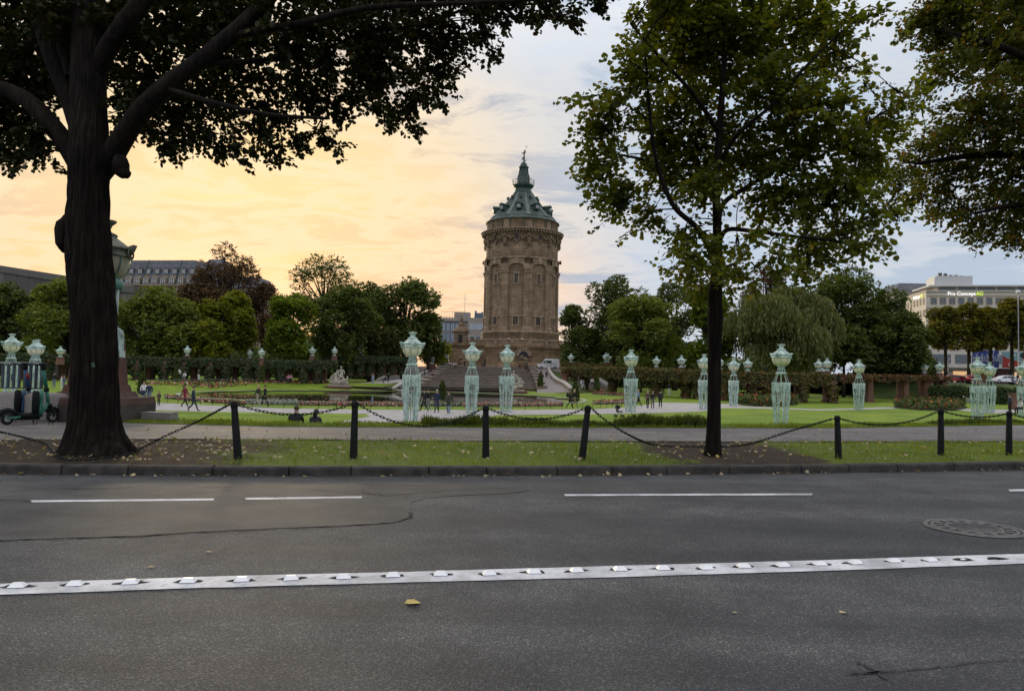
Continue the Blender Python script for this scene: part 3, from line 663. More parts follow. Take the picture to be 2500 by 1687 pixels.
for i in range(nd): mb.box(pol(2 * math.pi * i / nd, 10.0, tz(577.5)), (.5, .36, .42), 2 * math.pi * i / nd)
o = tpart(mb, 'dentils', MT['tw_plain']); o['kind'] = 'stuff'
mb = MB(); mb.lathe([(9.7, tz(578)), (9.85, tz(577)), (10.05, tz(575.3)), (10.42, tz(574.6)), (10.52, tz(572.8)), (10.1, tz(571.6)), (8.9, tz(570.3))], 96); tpart(mb, 'cornice', MT['tw_plain'])
# attic drum and eave
mb = MB(); mb.lathe([(8.9, tz(571)), (8.86, tz(550)), (9.05, tz(549.5)), (9.12, tz(548))], 80); tpart(mb, 'attic', MT['tw'])
for k in range(10):
    for sg in (-1, 1):
        mb = MB(); a = ang(k) + sg * R(7.2); mb.box(pol(a, 8.93, tz(560)), (.10, .16, 2.0), a); tpart(mb, 'rainwater_strip', MT['copper_dk'])
    mb = MB(); a = ang(k); mb.box(pol(a, 8.85, tz(560)), (.18, 1.5, 2.05), a); tpart(mb, 'attic_pilaster', MT['tw'])
mb = MB(); mb.lathe([(9.1, tz(548.5)), (9.34, tz(548)), (9.34, tz(546.5)), (8.9, tz(543.5)), (8.35, tz(539.5)), (8.25, tz(537))], 80); roof = tpart(mb, 'roof', MT['copper'])
prof = [(8.25, 537), (7.35, 528), (6.35, 518), (5.35, 507.5), (4.45, 497), (3.6, 486.5), (2.95, 478), (2.42, 471)]
mb = MB(); mb.lathe([(r, tz(y)) for r, y in prof], 40, smooth=True); mb.build('roof_cone', MT['copper'], roof)
mb = MB()
for k in range(70):
    a = 2 * math.pi * k / 70; mb.tube([pol(a, r + .02, tz(y)) for r, y in prof], .045, 4, cap=False)
o = mb.build('standing_seams', MT['copper_lt'], roof); o['kind'] = 'stuff'
for k in range(10):                                     # broad ribs over the pilasters
    mb = MB(); a = ang(k); vs = []
    for r, y in prof:
        w = .10 + .055 * r; t_ = pol(a + math.pi / 2, 1, 0); vs += [pol(a, r + .16, tz(y)) + t_ * w, pol(a, r + .16, tz(y)) - t_ * w, pol(a, r - .1, tz(y)) + t_ * w, pol(a, r - .1, tz(y)) - t_ * w]
    fs = []
    for i in range(len(prof) - 1):
        b = 4 * i; fs += [[b, b + 4, b + 5, b + 1], [b + 2, b + 6, b + 4, b], [b + 1, b + 5, b + 7, b + 3]]
    fs.append([0, 1, 3, 2]); mb.add(vs, fs); mb.build('roof_rib', MT['copper_lt'], roof)
    # dormers between ribs
    a = ang(k, .5); rot = Matrix.Rotation(a, 3, 'Z'); c = pol(a, 6.75, tz(516.5))
    mb = MB(); mb.box(c, (1.6, 1.35, 1.25), a); d_ = mb.build('dormer', MT['copper_dk'], roof)
    rf = MB(); e = [Vector((-1.2, -1.0, 0)), Vector((1.0, -1.0, 0)), Vector((1.0, 1.0, 0)), Vector((-1.2, 1.0, 0)), Vector((-1.2, 0, .55)), Vector((1.0, 0, .55))]
    rf.add([rot @ x + c + Vector((0, 0, .62)) for x in e], [[0, 1, 5, 4], [3, 4, 5, 2], [0, 4, 3], [1, 2, 5], [0, 3, 2, 1]]); rf.build('dormer_roof', MT['copper_dk'], d_)
    pn = MB(); pn.box(c + pol(a, .83, .05), (.06, .8, .8), a); pn.build('pane', mat('dormer_glass', (.30, .31, .32), .2, 0) if k == 0 else bpy.data.materials['dormer_glass'], d_)
    mb = MB(); c2 = pol(a, 3.85, tz(486)); mb.box(c2, (.7, .5, .5), a, 0, .8); mb.blob(c2 + Vector((0, 0, .3)), (.4, .35, .3), 0, 6, 4); mb.build('roof_vent', MT['copper_dk'], roof)
mb = MB(); mb.lathe([(2.45, tz(471.5)), (2.55, tz(470)), (2.3, tz(469)), (2.02, tz(461)), (2.0, tz(457)), (2.45, tz(455)), (2.5, tz(453)), (2.66, tz(451.5)), (2.66, tz(449.5)), (1.6, tz(449))], 40); lant = tpart(mb, 'gallery', MT['copper_dk'])
mb = MB(); rr = 2.72
for z in (tz(437.5), tz(441), tz(445)): mb.lathe([(rr, z - .035), (rr + .04, z), (rr, z + .035)], 30, smooth=False)
for k in range(16): mb.tube([pol(2 * math.pi * k / 16, rr, tz(449.5)), pol(2 * math.pi * k / 16, rr + .05, tz(437))], .035, 4)
for k in range(8): mb.tube([pol(2 * math.pi * k / 8, rr, tz(437)), pol(2 * math.pi * k / 8, rr + .25, tz(434.5))], .04, 4)
mb.build('gallery_railing', MT['copper_lt'], lant)
mb = MB(); mb.lathe([(1.62, tz(449.2)), (1.66, tz(446)), (1.6, tz(436)), (1.72, tz(434.5)), (1.72, tz(432)), (1.5, tz(430))], 10, smooth=False); lan = tpart(mb, 'lantern', MT['copper'])
mb = MB(); mb.lathe([(1.55, tz(430.5)), (1.25, tz(424)), (1.08, tz(415)), (1.0, tz(407.5)), (1.28, tz(406)), (1.30, tz(404)), (.95, tz(402.5)), (.90, tz(399)), (.66, tz(394.5)), (.3, tz(391.2)), (.28, tz(390))], 24); mb.build('lantern_dome', MT['copper_dk'], lan)
for k in range(8):
    mb = MB(); a = 2 * math.pi * (k + .5) / 8; mb.tube([pol(a, 1.62, tz(430)), pol(a, 1.33, tz(424)), pol(a, 1.16, tz(415)), pol(a, 1.07, tz(407))], .11, 5); mb.build('lantern_rib', MT['copper'], lan)
# base drum, terrace, podium
mb = MB(); mb.lathe([(9.3, tz(812)), (9.7, tz(813)), (9.95, tz(815)), (9.95, tz(817)), (9.75, tz(819)), (9.75, tz(848))], 80); tpart(mb, 'base_drum', stonemat('drum_blocks', (.30, .225, .15), (2.2, .72), .45, .16, 9.8))
ZT = tz(846); RP = 12.9
mb = MB(); mb.lathe([(RP + .35, Z_PLAZA - 1.0), (RP + .3, tz(889)), (RP + .1, tz(887)), (RP, tz(858)), (RP + .25, tz(856)), (RP + .45, tz(853)), (RP + .45, ZT), (9.0, ZT)], 80); pod = tpart(mb, 'podium', MT['tw_rough'])
for i in range(7):                                       # rusticated courses
    mb = MB(); z = tz(886) + i * .42; mb.lathe([(RP - .02, z), (RP + .10, z + .04), (RP + .10, z + .34), (RP - .02, z + .38)], 80, smooth=False); mb.build('rusticated_course', MT['tw_rough'], pod)
for k in range(20):                                      # balustrade: piers, rail, balusters
    a = A0 + R(18) * k; mb = MB(); mb.box(pol(a, RP + .25, ZT + .55), (.5, .95, 1.15), a); mb.box(pol(a, RP + .25, ZT + 1.2), (.62, 1.1, .16), a); pier = tpart(mb, 'balustrade_pier', MT['tw_plain'])
    mb = MB()
    P = [pol(a + R(2.2 + 13.6 * i / 6), RP + .25, ZT + 1.08) for i in range(7)]; mb.tube(P, .17, 4, smooth=False)
    P = [pol(a + R(2.2 + 13.6 * i / 6), RP + .25, ZT + .12) for i in range(7)]; mb.tube(P, .16, 4, smooth=False); mb.build('rail', MT['tw_plain'], pier)
    mb = MB()
    for i in range(7): mb.lathe([(.08, .2), (.14, .42), (.07, .7), (.1, .98)], 6, c=tuple(pol(a + R(3.4 + 11.2 * i / 6), RP + .25, ZT)))
    b_ = mb.build('balusters', MT['tw_plain'], pier); b_['kind'] = 'stuff'
# central door arch and side door of the podium
def pod_door(a, w, h, nm):
    mb = MB(); mb.box(pol(a, RP + .32, Z_PLAZA + h / 2), (.25, w, h), a); 
    if nm == 'arched_door':
        for i in range(7):
            pass
        mb.tube([pol(a, RP + .2, Z_PLAZA + h), pol(a, RP + .45, Z_PLAZA + h)], w / 2, 16, smooth=False)
    o = mb.build(nm, MT['tw_dark'], pod)
    if nm == 'arched_door':
        f = MB(); s_ = pol(a + math.pi / 2, 1, 0)
        for i in range(9):
            th = math.pi * (i + .5) / 9; c = pol(a, RP + .3, Z_PLAZA + h) + s_ * (math.cos(th) * (w / 2 + .5)) + Vector((0, 0, math.sin(th) * (w / 2 + .5)))
            f.box(c, (.5, .42, 1.0), rot=Matrix.Rotation(a, 3, 'Z') @ Matrix.Rotation(th - math.pi / 2, 3, 'X'))
        f.build('voussoirs', MT['tw_plain'], o)
pod_door(-math.pi / 2 + R(3), 2.2, 3.0, 'arched_door'); pod_door(-math.pi / 2 - R(42), 1.4, 2.2, 'side_door')
# wing wall and small domed pavilion left of the tower
pv = D(1125, 848, 178); px_ = pv.x
wing = thing('stair_pavilion', 'small square sandstone pavilion with domed top left of the tower', 'pavilion', (px_, 178, Z_PLAZA))
hz = ZT - Z_PLAZA
mb = MB(); mb.box((1.8, 2, hz / 2), (8.8, 8, hz)); mb.box((1.8, -2.05, hz - .25), (9.2, .5, .5)); mb.build('terrace_wall', stonemat('wing_stone', (.225, .155, .095), (2.6, .6), .4, .18), wing)
mb = MB()
for i in range(7): mb.box((1.8, -2.12, .55 + i * .62), (8.82, .16, .50))
mb.build('rusticated_course', MT['tw_rough'], wing)
mb = MB(); mb.box((0, 0, hz + 1.4), (3.2, 3.2, 2.8), 0, 0, .95); mb.box((0, 0, hz + 2.9), (3.8, 3.8, .35)); mb.build('pavilion_body', stonemat('pavilion_stone', (.22, .155, .10), (1.6, .5), .5, .18), wing)
mb = MB()
for i in range(4): mb.box((0, -1.60, hz + .5 + i * .62), (3.24, .12, .26))
mb.build('band', MT['tw_plain'], wing)
mb = MB(); mb.box((0, -1.64, hz + 1.3), (1.0, .2, 1.8)); mb.build('doorway', MT['tw_dark'], wing)
mb = MB(); mb.lathe([(1.8, hz + 3.05), (1.75, hz + 3.3), (1.35, hz + 3.8), (.95, hz + 4.2), (.7, hz + 4.4), (.9, hz + 4.55), (.8, hz + 4.75), (.5, hz + 5.0), (.35, hz + 5.5), (.48, hz + 5.8), (.25, hz + 6.3), (.05, hz + 6.8)], 12); mb.build('domed_top', MT['tw_carve'], wing)
mb = MB()
for i in range(9): mb.lathe([(.08, .2), (.14, .42), (.07, .7), (.1, .98)], 6, c=(2.1 + i * .42, -1.8, hz))
mb.box((3.9, -1.8, hz + 1.05), (4.2, .34, .16)); mb.box((3.9, -1.8, hz + .1), (4.2, .34, .16)); mb.build('balustrade', MT['tw_plain'], wing)
wing2 = thing('terrace_wing', 'sandstone terrace wing with balustrade right of the tower', 'wall', (XH(1368, 180, 5), 180, Z_PLAZA))
mb = MB(); mb.box((-.6, 4, hz / 2 - .2), (4.2, 10, hz)); mb.build('terrace_wall', bpy.data.materials['wing_stone'], wing2)
mb = MB()
for i in range(7): mb.box((-.6, -1.08, .55 + i * .62), (4.22, .16, .50))
mb.build('rusticated_course', MT['tw_rough'], wing2)
mb = MB(); mb.box((-.6, -.8, hz + .35), (4.2, .4, .9)); mb.build('balustrade', MT['tw_plain'], wing2)
# plaza, cascade steps, ramps
mb = MB(); xl, xr = XH(985, 166, 2.75), XH(1420, 166, 2.75)
mb.add([(xl, 166, Z_PLAZA), (xr, 166, Z_PLAZA), (xr + 14, 240, Z_PLAZA), (xl - 14, 240, Z_PLAZA), (xl - 6, 158, Z_GARDEN), (xr + 6, 158, Z_GARDEN), (xr + 22, 240, Z_GARDEN), (xl - 22, 240, Z_GARDEN)], [[0, 1, 2, 3], [4, 5, 1, 0], [5, 6, 2, 1], [7, 4, 0, 3]])
struct(mb.build('plaza', MT['paving']))
MT['step'] = mat('weathered_step_stone', (0.20, 0.145, 0.105), 0.85, 0.35, .8, bump=.3, bscale=10)
MT['pale_cap'] = mat('pale_coping_stone', (0.40, 0.36, 0.33), 0.8, 0.15, 2)
casc = thing('cascade', 'broad stepped stone cascade below the water tower', 'steps', (0, 0, 0))
NS = 15; Y0, Y1 = 123.0, 166.0
for k in range(NS):
    f0 = k / NS; f1 = (k + 1) / NS; y0 = Y0 + (Y1 - Y0) * f0; z0 = -2.47 + CAMZ + (Z_PLAZA + .12 - (CAMZ - 2.47)) * f1
    pl = 1028 + (1106 - 1028) * f0 ** .8; pr = 1312 - (1312 - 1288) * f0
    x0, x1 = XH(pl, y0, z0), XH(pr, y0, z0); mb = MB(); hgt_ = .5
    mb.box(((x0 + x1) / 2, y0 + 2.2, z0 - 1.2), (x1 - x0, 4.2, 2.4)); mb.box(((x0 + x1) / 2, y0 + .12, z0 - .05), (x1 - x0, .5, .12))
    mb.build('step', MT['step'], casc); mb = MB(); mb.box(((x0 + x1) / 2, y0 + .1, z0 + .03), (x1 - x0, .7, .07)); mb.build('nosing', MT['pale_cap'], casc)
    if k % 2 == 0:
        for sg, xx in ((-1, x0), (1, x1)):
            mb = MB(); mb.box((xx + sg * .75, y0 + 1.6, z0 - .5), (1.5, 5.0, 1.9)); c_ = mb.build('side_block', MT['step'], casc)
            mb = MB(); mb.box((xx + sg * .75, y0 + 1.6, z0 + .52), (1.7, 5.2, .14)); mb.build('coping', MT['pale_cap'], c_)
# weir wall between the statues
mb = MB(); a, b = D(856, 949, 121), D(1222, 957, 118); t = (b - a); t.z = 0; rz = math.atan2(t.y, t.x); L_ = t.length; cmid = (a + b) / 2
weir = thing('weir_wall', 'low dark stone weir wall between the two statues', 'wall', (cmid.x, cmid.y, -1.9), rz)
mb = MB(); mb.box((0, 0, .35), (L_, 1.0, .7)); mb.build('wall', MT['step'], weir); mb = MB(); mb.box((0, -.3, .75), (L_, 1.8, .1)); mb.box((0, -.9, .28), (L_, 1.0, .1)); mb.build('ledge', MT['kerb'], weir)
sheet('water', [D(860, 947, 122), D(1225, 957, 119), Vector((XH(1235, 126, -1.05), 126, -1.05)), Vector((XH(1000, 135, -1.05), 135, -1.05)), Vector((XH(870, 134, -1.05), 134, -1.05))], MT['water']) if False else None
zw = -1.12
sheet('water', [Vector((XH(862, 121.5, zw), 121.5, zw)), Vector((XH(1240, 119.5, zw), 119.5, zw)), Vector((XH(1310, 126, zw), 126, zw)), Vector((XH(1000, 136, zw), 136, zw)), Vector((XH(870, 128, zw), 128, zw))], MT['water'])
# ramps and banks at either side
def ramp(name, L1, L2, mm):
    mb = MB(); n = len(L1); mb.add(L1 + L2, [[i, i + 1, n + i + 1, n + i] for i in range(n - 1)], 0, True); o = struct(mb.build(name, mm))
    if o.data.polygons[0].normal.z < 0: o.data.flip_normals()
    return o
Lo = [D(x, y, Y) for x, y, Y in ((960, 953, 117), (985, 938, 124), (1005, 930, 134), (1027, 917, 148), (1060, 902, 164), (1062, 899, 170))]
Li = [D(x, y, Y) for x, y, Y in ((1020, 957, 117), (1028, 944, 124), (1045, 934, 134), (1075, 919, 148), (1106, 902, 164), (1110, 899, 170))]
ramp('ramp', Lo, Li, MT['paving'])
Ro = [D(x, y, Y) for x, y, Y in ((1396, 957, 117), (1378, 942, 124), (1358, 932, 134), (1346, 919, 148), (1340, 906, 164), (1340, 902, 170))]
Ri = [D(x, y, Y) for x, y, Y in ((1312, 961, 117), (1310, 947, 124), (1305, 935, 134), (1300, 919, 148), (1290, 905, 164), (1285, 902, 170))]
ramp('ramp', Ri, Ro, MT['paving'])
def wallcap(name, line, label, h=.5, w=.7):
    o = thing(name, label, 'wall'); mb = MB(); ln = smooth_line([p + Vector((0, 0, h - .8)) for p in line], 5); mb.tube(ln, .62, 4, smooth=False)
    for u, v in zip(ln[:-1], ln[1:]):
        c = (u + v) / 2; mb.box((c.x, c.y, c.z - 1.5), (.7, (v - u).length * 1.02, 3.0), math.atan2(v.y - u.y, v.x - u.x) - math.pi / 2)
    mb.build('wall', MT['step'], o)
    ln = smooth_line([p + Vector((0, 0, h)) for p in line], 5); mb = MB(); mb.tube(ln, w * .5, 6, smooth=True); mb.build('coping', MT['pale_cap'], o)
wallcap('ramp_wall', Ro, 'curved pale topped wall beside the right hand ramp'); wallcap('ramp_wall', Lo, 'low pale wall rising beside the left hand ramp', .3, .6)
MT['bankgreen'] = grassmat('shrubby_bank', (0.05, 0.075, 0.022), (0.085, 0.10, 0.03), 0, 3)
ramp('bank', [p + Vector((-.3, 0, .2)) for p in Lo], [Vector((p.x - 7, p.y + 2, Z_GARDEN - .3 + .35 * (p.z - Z_GARDEN))) for p in Lo], MT['bankgreen'])
ramp('bank', [p + Vector((.3, 0, .3)) for p in Ro], [Vector((p.x + 5, p.y + 1, p.z - .9)) for p in Ro], MT['bankgreen'])
# walk beside the upper basin
ramp('path', [D(850, 947, 121.5), D(905, 941, 126), D(1000, 931, 133)], [D(845, 937, 126), D(905, 933, 133), D(1000, 924, 140)], MT['gravel'])
# ------------------------------------------------------------------ lattice lamp standards and urn lamps
def lamp_head(root, z, sub=True):
    """head with its neck standing on height z: 1.55 m tall"""
    mb = MB(); mb.lathe([(.20, z), (.24, z + .04), (.19, z + .08), (.20, z + .17), (.27, z + .20), (.29, z + .25), (.2, z + .27)], 16); mb.build('neck', MT['verdigris'], root)
    mb = MB(); mb.lathe([(.24, z + .24), (.37, z + .29), (.48, z + .40), (.55, z + .56), (.575, z + .77)], 24); g = mb.build('globe', MT['opal'], root)
    mb = MB()
    for k in range(8):
        a = 2 * math.pi * k / 8 + .39; mb.tube([(r * math.cos(a), r * math.sin(a), z + h) for r, h in ((.26, .245), (.385, .30), (.495, .41), (.565, .56), (.59, .77))], .014, 4)
    mb.build('globe_rib', MT['verdigris_dark'], g)
    mb = MB(); mb.lathe([(.59, z + .755), (.625, z + .77), (.625, z + .80), (.585, z + .82), (.585, z + .93), (.62, z + .95), (.60, z + .98), (.42, z + 1.12), (.28, z + 1.22), (.265, z + 1.26), (.29, z + 1.28), (.25, z + 1.32), (.15, z + 1.36), (.125, z + 1.42), (.16, z + 1.52), (.24, z + 1.59), (.25, z + 1.63), (.1, z + 1.65), (.0, z + 1.66)], 24); mb.build('roof_cap', MT['verdigris'], root)
    for k in range(4):
        a = math.pi / 2 * k; u = Vector((math.cos(a), math.sin(a), 0)); s = Vector((-u.y, u.x, 0)); mb = MB()
        mb.ring(u * .635 + Vector((0, 0, z + .84)), .12, .13, .022, s, (0, 0, 1), 14, 5); mb.tube([u * .60 + Vector((0, 0, z + .82)), u * .70 + Vector((0, 0, z + .95)), u * .73 + Vector((0, 0, z + 1.06))], [.05, .045, .06], 6)
        mb.blob(u * .64 + Vector((0, 0, z + .95)), (.09, .09, .11), 0, 7, 5, .15); mb.build('handle', MT['verdigris'], root)
def make_lattice():
    r = thing('lattice_lamp', 'x', 'lamp'); S = lambda y: (1465 - y) / 1400 * 5.34
    zt = S(720)                                   # top of the tapering body
    hb, ht = .30, .43                             # half widths at foot and shoulder
    mb = MB()
    for sx in (-1, 1):
        for sy in (-1, 1):
            mb = MB(); f0 = Vector((sx * (hb - .04), sy * (hb - .04), 0)); f1 = Vector((sx * (ht - .05), sy * (ht - .05), zt)); mb.tube([f0, f1], [.085, .10], 4, smooth=False)
            mb.tube([f0 + Vector((sx * .05, sy * .05, 0)), f1 + Vector((sx * .055, sy * .055, 0))], .018, 4, smooth=False); mb.build('corner_column', MT['verdigris'], r)
    mb = MB()
    for k in range(4):
        a = math.pi / 2 * k; u = Vector((math.cos(a), math.sin(a), 0)); s = Vector((-u.y, u.x, 0))
        for q in (-.055, .055): mb.tube([u * hb + s * q, u * ht + s * q + Vector((0, 0, zt))], .022, 4, smooth=False)
        for f in (.03, .60, .86):
            h = hb + (ht - hb) * f; mb.tube([u * h - s * h + Vector((0, 0, zt * f)), u * h + s * h + Vector((0, 0, zt * f))], .018, 4, smooth=False)
        mb.box(u * ht + Vector((0, 0, zt - .04)), (.05, ht * 2 + .06, .12), a)
    mb.build('cross_bars', MT['verdigris'], r)
    for k in range(4):
        a = math.pi / 2 * k; u = Vector((math.cos(a), math.sin(a), 0)); s = Vector((-u.y, u.x, 0)); zc = S(950); h = hb + (ht - hb) * zc / zt + .035
        mb = MB(); mb.ring(u * (h + .06) + Vector((0, 0, zc)), .27, .46, .03, s, (0, 0, 1), 22, 5); mb.build('oval_ring', MT['verdigris'], r)
        mb = MB(); mb.box(u * (ht + .04) + Vector((0, 0, S(815))), (.05, .22, .52), a); mb.box(u * (ht + .05) + Vector((0, 0, S(770))), (.07, .36, .1), a)
        for q in (-.22, .22): mb.box(u * (ht + .0) + s * q + Vector((0, 0, S(800))), (.03, .10, .6), a)
        mb.build('plaque', MT['verdigris'], r)
    mb = MB()
    for k in range(8):
        a = 2 * math.pi * (k + .5) / 8; e = min(1 / max(abs(math.cos(a)), 1e-3), 1 / max(abs(math.sin(a)), 1e-3)) ; d = Vector((math.cos(a), math.sin(a), 0))
        mb.tube([d * ht * e * .98 + Vector((0, 0, zt)), d * (ht * e * .93) + Vector((0, 0, zt + .14)), d * .33 + Vector((0, 0, S(610))), d * .27 + Vector((0, 0, S(575)))], .021, 4)
    mb.lathe([(.25, S(585)), (.35, S(572)), (.35, S(556)), (.27, S(545)), (.27, S(538))], 20); mb.build('shoulder_cage', MT['verdigris'], r)
    mb = MB()
    for k in range(8):
        a = 2 * math.pi * k / 8; mb.tube([(.24 * math.cos(a), .24 * math.sin(a), S(545)), (.21 * math.cos(a), .21 * math.sin(a), S(478))], .03, 5)
    mb.lathe([(.1, S(545)), (.09, S(480))], 10); mb.build('neck_columns', MT['verdigris'], r)
    lamp_head(r, S(485) - .04); return r
LL = make_lattice(); _used = [False]
def lattice(px, top, bot, label, rz=0.0, fix=None):
    h = bot - top; Y = 5.34 * FPX / h
    p = D(px, (top + bot) / 2, Y); z0 = p.z - 2.67
    if fix is not None: z0 = fix
    o = LL if not _used[0] else copy_tree(LL); _used[0] = True
    o.location = (p.x, Y, z0); o.rotation_euler = (0, 0, rz); tag(o, label, 'lamp', 'mint green lattice lamp standards in the garden'); return o
ZG = Z_GARDEN + .002
lattice(1005, 812, 1036, 'mint lattice lamp standard beside the spiky plants, nearest left of the tower', R(20), ZG)
lattice(1152, 838, 1011, 'mint lattice lamp standard second to the right of the foremost one, before the cascade', R(12), ZG)
lattice(1237, 845, 1008, 'mint lattice lamp standard directly in front of the right statue', R(42), ZG)
lattice(1540, 859, 1010, 'mint lattice lamp standard beside the toy buggy on the gravel', R(45), ZG)
lattice(1719, 868.8, 1003.7, 'mint lattice lamp standard half hidden by the slim tree trunk', R(10), ZG)
lattice(1791, 874.7, 991.8, 'mint lattice lamp standard left of the nearer flower bed', R(5), ZG)
lattice(1907, 843, 1043, 'large mint lattice lamp standard on the lawn right of the slim trunk', R(45), ZG)
lattice(2097, 880.5, 1003.6, 'mint lattice lamp standard alone on the lawn between the two flower beds', R(25), ZG)
lattice(2387, 874.6, 1023, 'mint lattice lamp standard in front of the clipped hedge, left of a twin', R(20), ZG)
lattice(2416, 888, 1012, 'mint lattice lamp standard behind and right of its twin by the hedge', R(30), ZG)
lattice(2500, 893, 1030, 'mint lattice lamp standard cut off by the right edge', R(30), ZG)
lattice(26, 822, 990, 'mint lattice lamp standard behind the left end of the railing', R(45), ZG)
lattice(89, 836, 975, 'mint lattice lamp standard behind the right end of the railing', R(0), ZG)
# two small lattice lamps on pedestals near the tower
for px, top, bot, Y, lb in ((1056, 857, 889, 158, 'small mint lattice lamp on pedestal left of the cascade top'), (1379, 864, 896, 160, 'small mint lattice lamp on red pedestal right of the van')):
    p = D(px, bot, Y); o = copy_tree(LL); hh = (bot - top) / FPX * Y; o.location = p; o.scale = (hh / 5.34 * 1.25, hh / 5.34 * 1.25, hh / 5.34); tag(o, lb, 'lamp', 'mint green lattice lamp standards in the garden')
    q = thing('lamp_pedestal', 'red sandstone pedestal carrying the small lamp ' + ('left of the cascade top' if px < 1200 else 'right of the van'), 'pedestal', (p.x, p.y, p.z - 2.2)); mb = MB(); mb.box((0, 0, 1.05), (1.5, 1.5, 2.1), 0, 0, .85); mb.build('shaft', MT['sandstone'], q); mb = MB(); mb.box((0, 0, 2.12), (1.5, 1.5, .16)); mb.build('cap', MT['sandstone'], q)

def make_urn():
    r = thing('urn_lamp', 'x', 'lamp'); mb = MB(); mb.lathe([(.40, 0), (.40, .06), (.30, .1), (.22, .16)], 12, cap=True)
    for k in range(6):
        a = math.pi / 3 * k; mb.tube([(.3 * math.cos(a), .3 * math.sin(a), .08), (.2 * math.cos(a), .2 * math.sin(a), .3)], .035, 4)
    mb.build('foot', MT['verdigris'], r); lamp_head(r, .16); return r
UR = make_urn(); _uu = [False]; MT['urn_glass'] = MT['opal']
def urn(px, bot, Y, label, s=.88, grp='urn lamps on the pergola pillars'):
    o = UR if not _uu[0] else copy_tree(UR); _uu[0] = True; p = D(px, bot, Y); o.location = p; o.scale = (s,) * 3; o.rotation_euler = (0, 0, R((px * 37) % 90)); tag(o, label, 'lamp', grp); return p

# ------------------------------------------------------------------ pergolas overgrown with creeper
MT['ivy'] = leafmat('creeper_leaves', (0.035, 0.06, 0.014), (0.085, 0.10, 0.025), 0.2)
MT['ivy_red'] = leafmat('reddening_creeper', (0.06, 0.065, 0.018), (0.12, 0.10, 0.03), 0.2, c3=(0.13, 0.04, 0.025))
MT['ivy_left'] = leafmat('dark_creeper', (0.028, 0.05, 0.022), (0.055, 0.075, 0.03), 0.2, c3=(0.08, 0.05, 0.025))
def box_leaves(line, w, zt, zb, n, size, droop=0.5):
    """leaves over the outside of a long box that follows a line of points with per-point top and bottom"""
    P = np.array([tuple(p) for p in line]); seg = np.linalg.norm(np.diff(P[:, :2], axis=0), axis=1); cum = np.concatenate([[0], np.cumsum(seg)])
    d = RNG.uniform(0, cum[-1], n); cxy = np.stack([np.interp(d, cum, P[:, 0]), np.interp(d, cum, P[:, 1])], 1); zt_ = np.interp(d, cum, zt); zb_ = np.interp(d, cum, zb)
    i = np.clip(np.searchsorted(cum, d) - 1, 0, len(seg) - 1); t = np.diff(P[:, :2], axis=0)[i] / seg[i][:, None]; nr = np.stack([t[:, 1], -t[:, 0]], 1)   # towards the viewer when the line runs left to right
    which = RNG.random(n); front = which < .55; top = (which >= .55) & (which < .85)
    lat = np.where(front, 1.0, np.where(top, RNG.uniform(-1, 1, n), -1.0)) * w / 2 + RNG.normal(0, .07, n)
    rag = .25 * np.sin(d * 1.9) + .22 * np.sin(d * .83 + 1) + .12 * np.sin(d * 5.1)
    v = RNG.random(n); z = np.where(top, zt_ + RNG.normal(0, .09, n) + .1 * np.sin(d * 2.3), zb_ + rag * droop + (zt_ - zb_ - rag * droop) * v)
    Pos = np.stack([cxy[:, 0] + nr[:, 0] * lat, cxy[:, 1] + nr[:, 1] * lat, z], 1)
    Nn = np.where(top[:, None], np.array([0, 0, 1.0]), np.concatenate([nr * np.where(front, 1, -1)[:, None], np.full((n, 1), .35)], 1)) + RNG.normal(0, .45, (n, 3))
    Dr = np.stack([RNG.normal(0, .6, n), RNG.normal(0, .6, n), np.full(n, -.8)], 1)
    return Pos, Dr, Nn, RNG.uniform(.7, 1.3, n) * size
def hull(line, w, zt, zb, inset=.12):
    mb = MB(); n = len(line); vs = []
    for i, p in enumerate(line):
        t = (line[min(i + 1, n - 1)] - line[max(i - 1, 0)]); t.z = 0; t.normalize(); nr = Vector((t.y, -t.x, 0)); h = w / 2 - inset
        for sx, zz in ((1, zb[i] + inset), (1, zt[i] - inset), (-1, zt[i] - inset), (-1, zb[i] + inset)): vs.append(Vector((p.x, p.y, 0)) + nr * (sx * h) + Vector((0, 0, zz)))
    fs = [[4 * i + j, 4 * i + 4 + j, 4 * i + 4 + (j + 1) % 4, 4 * i + (j + 1) % 4] for i in range(n - 1) for j in range(4)] + [[0, 1, 2, 3], [4 * n - 1, 4 * n - 2, 4 * n - 3, 4 * n - 4]]
    mb.add(vs, fs); return mb
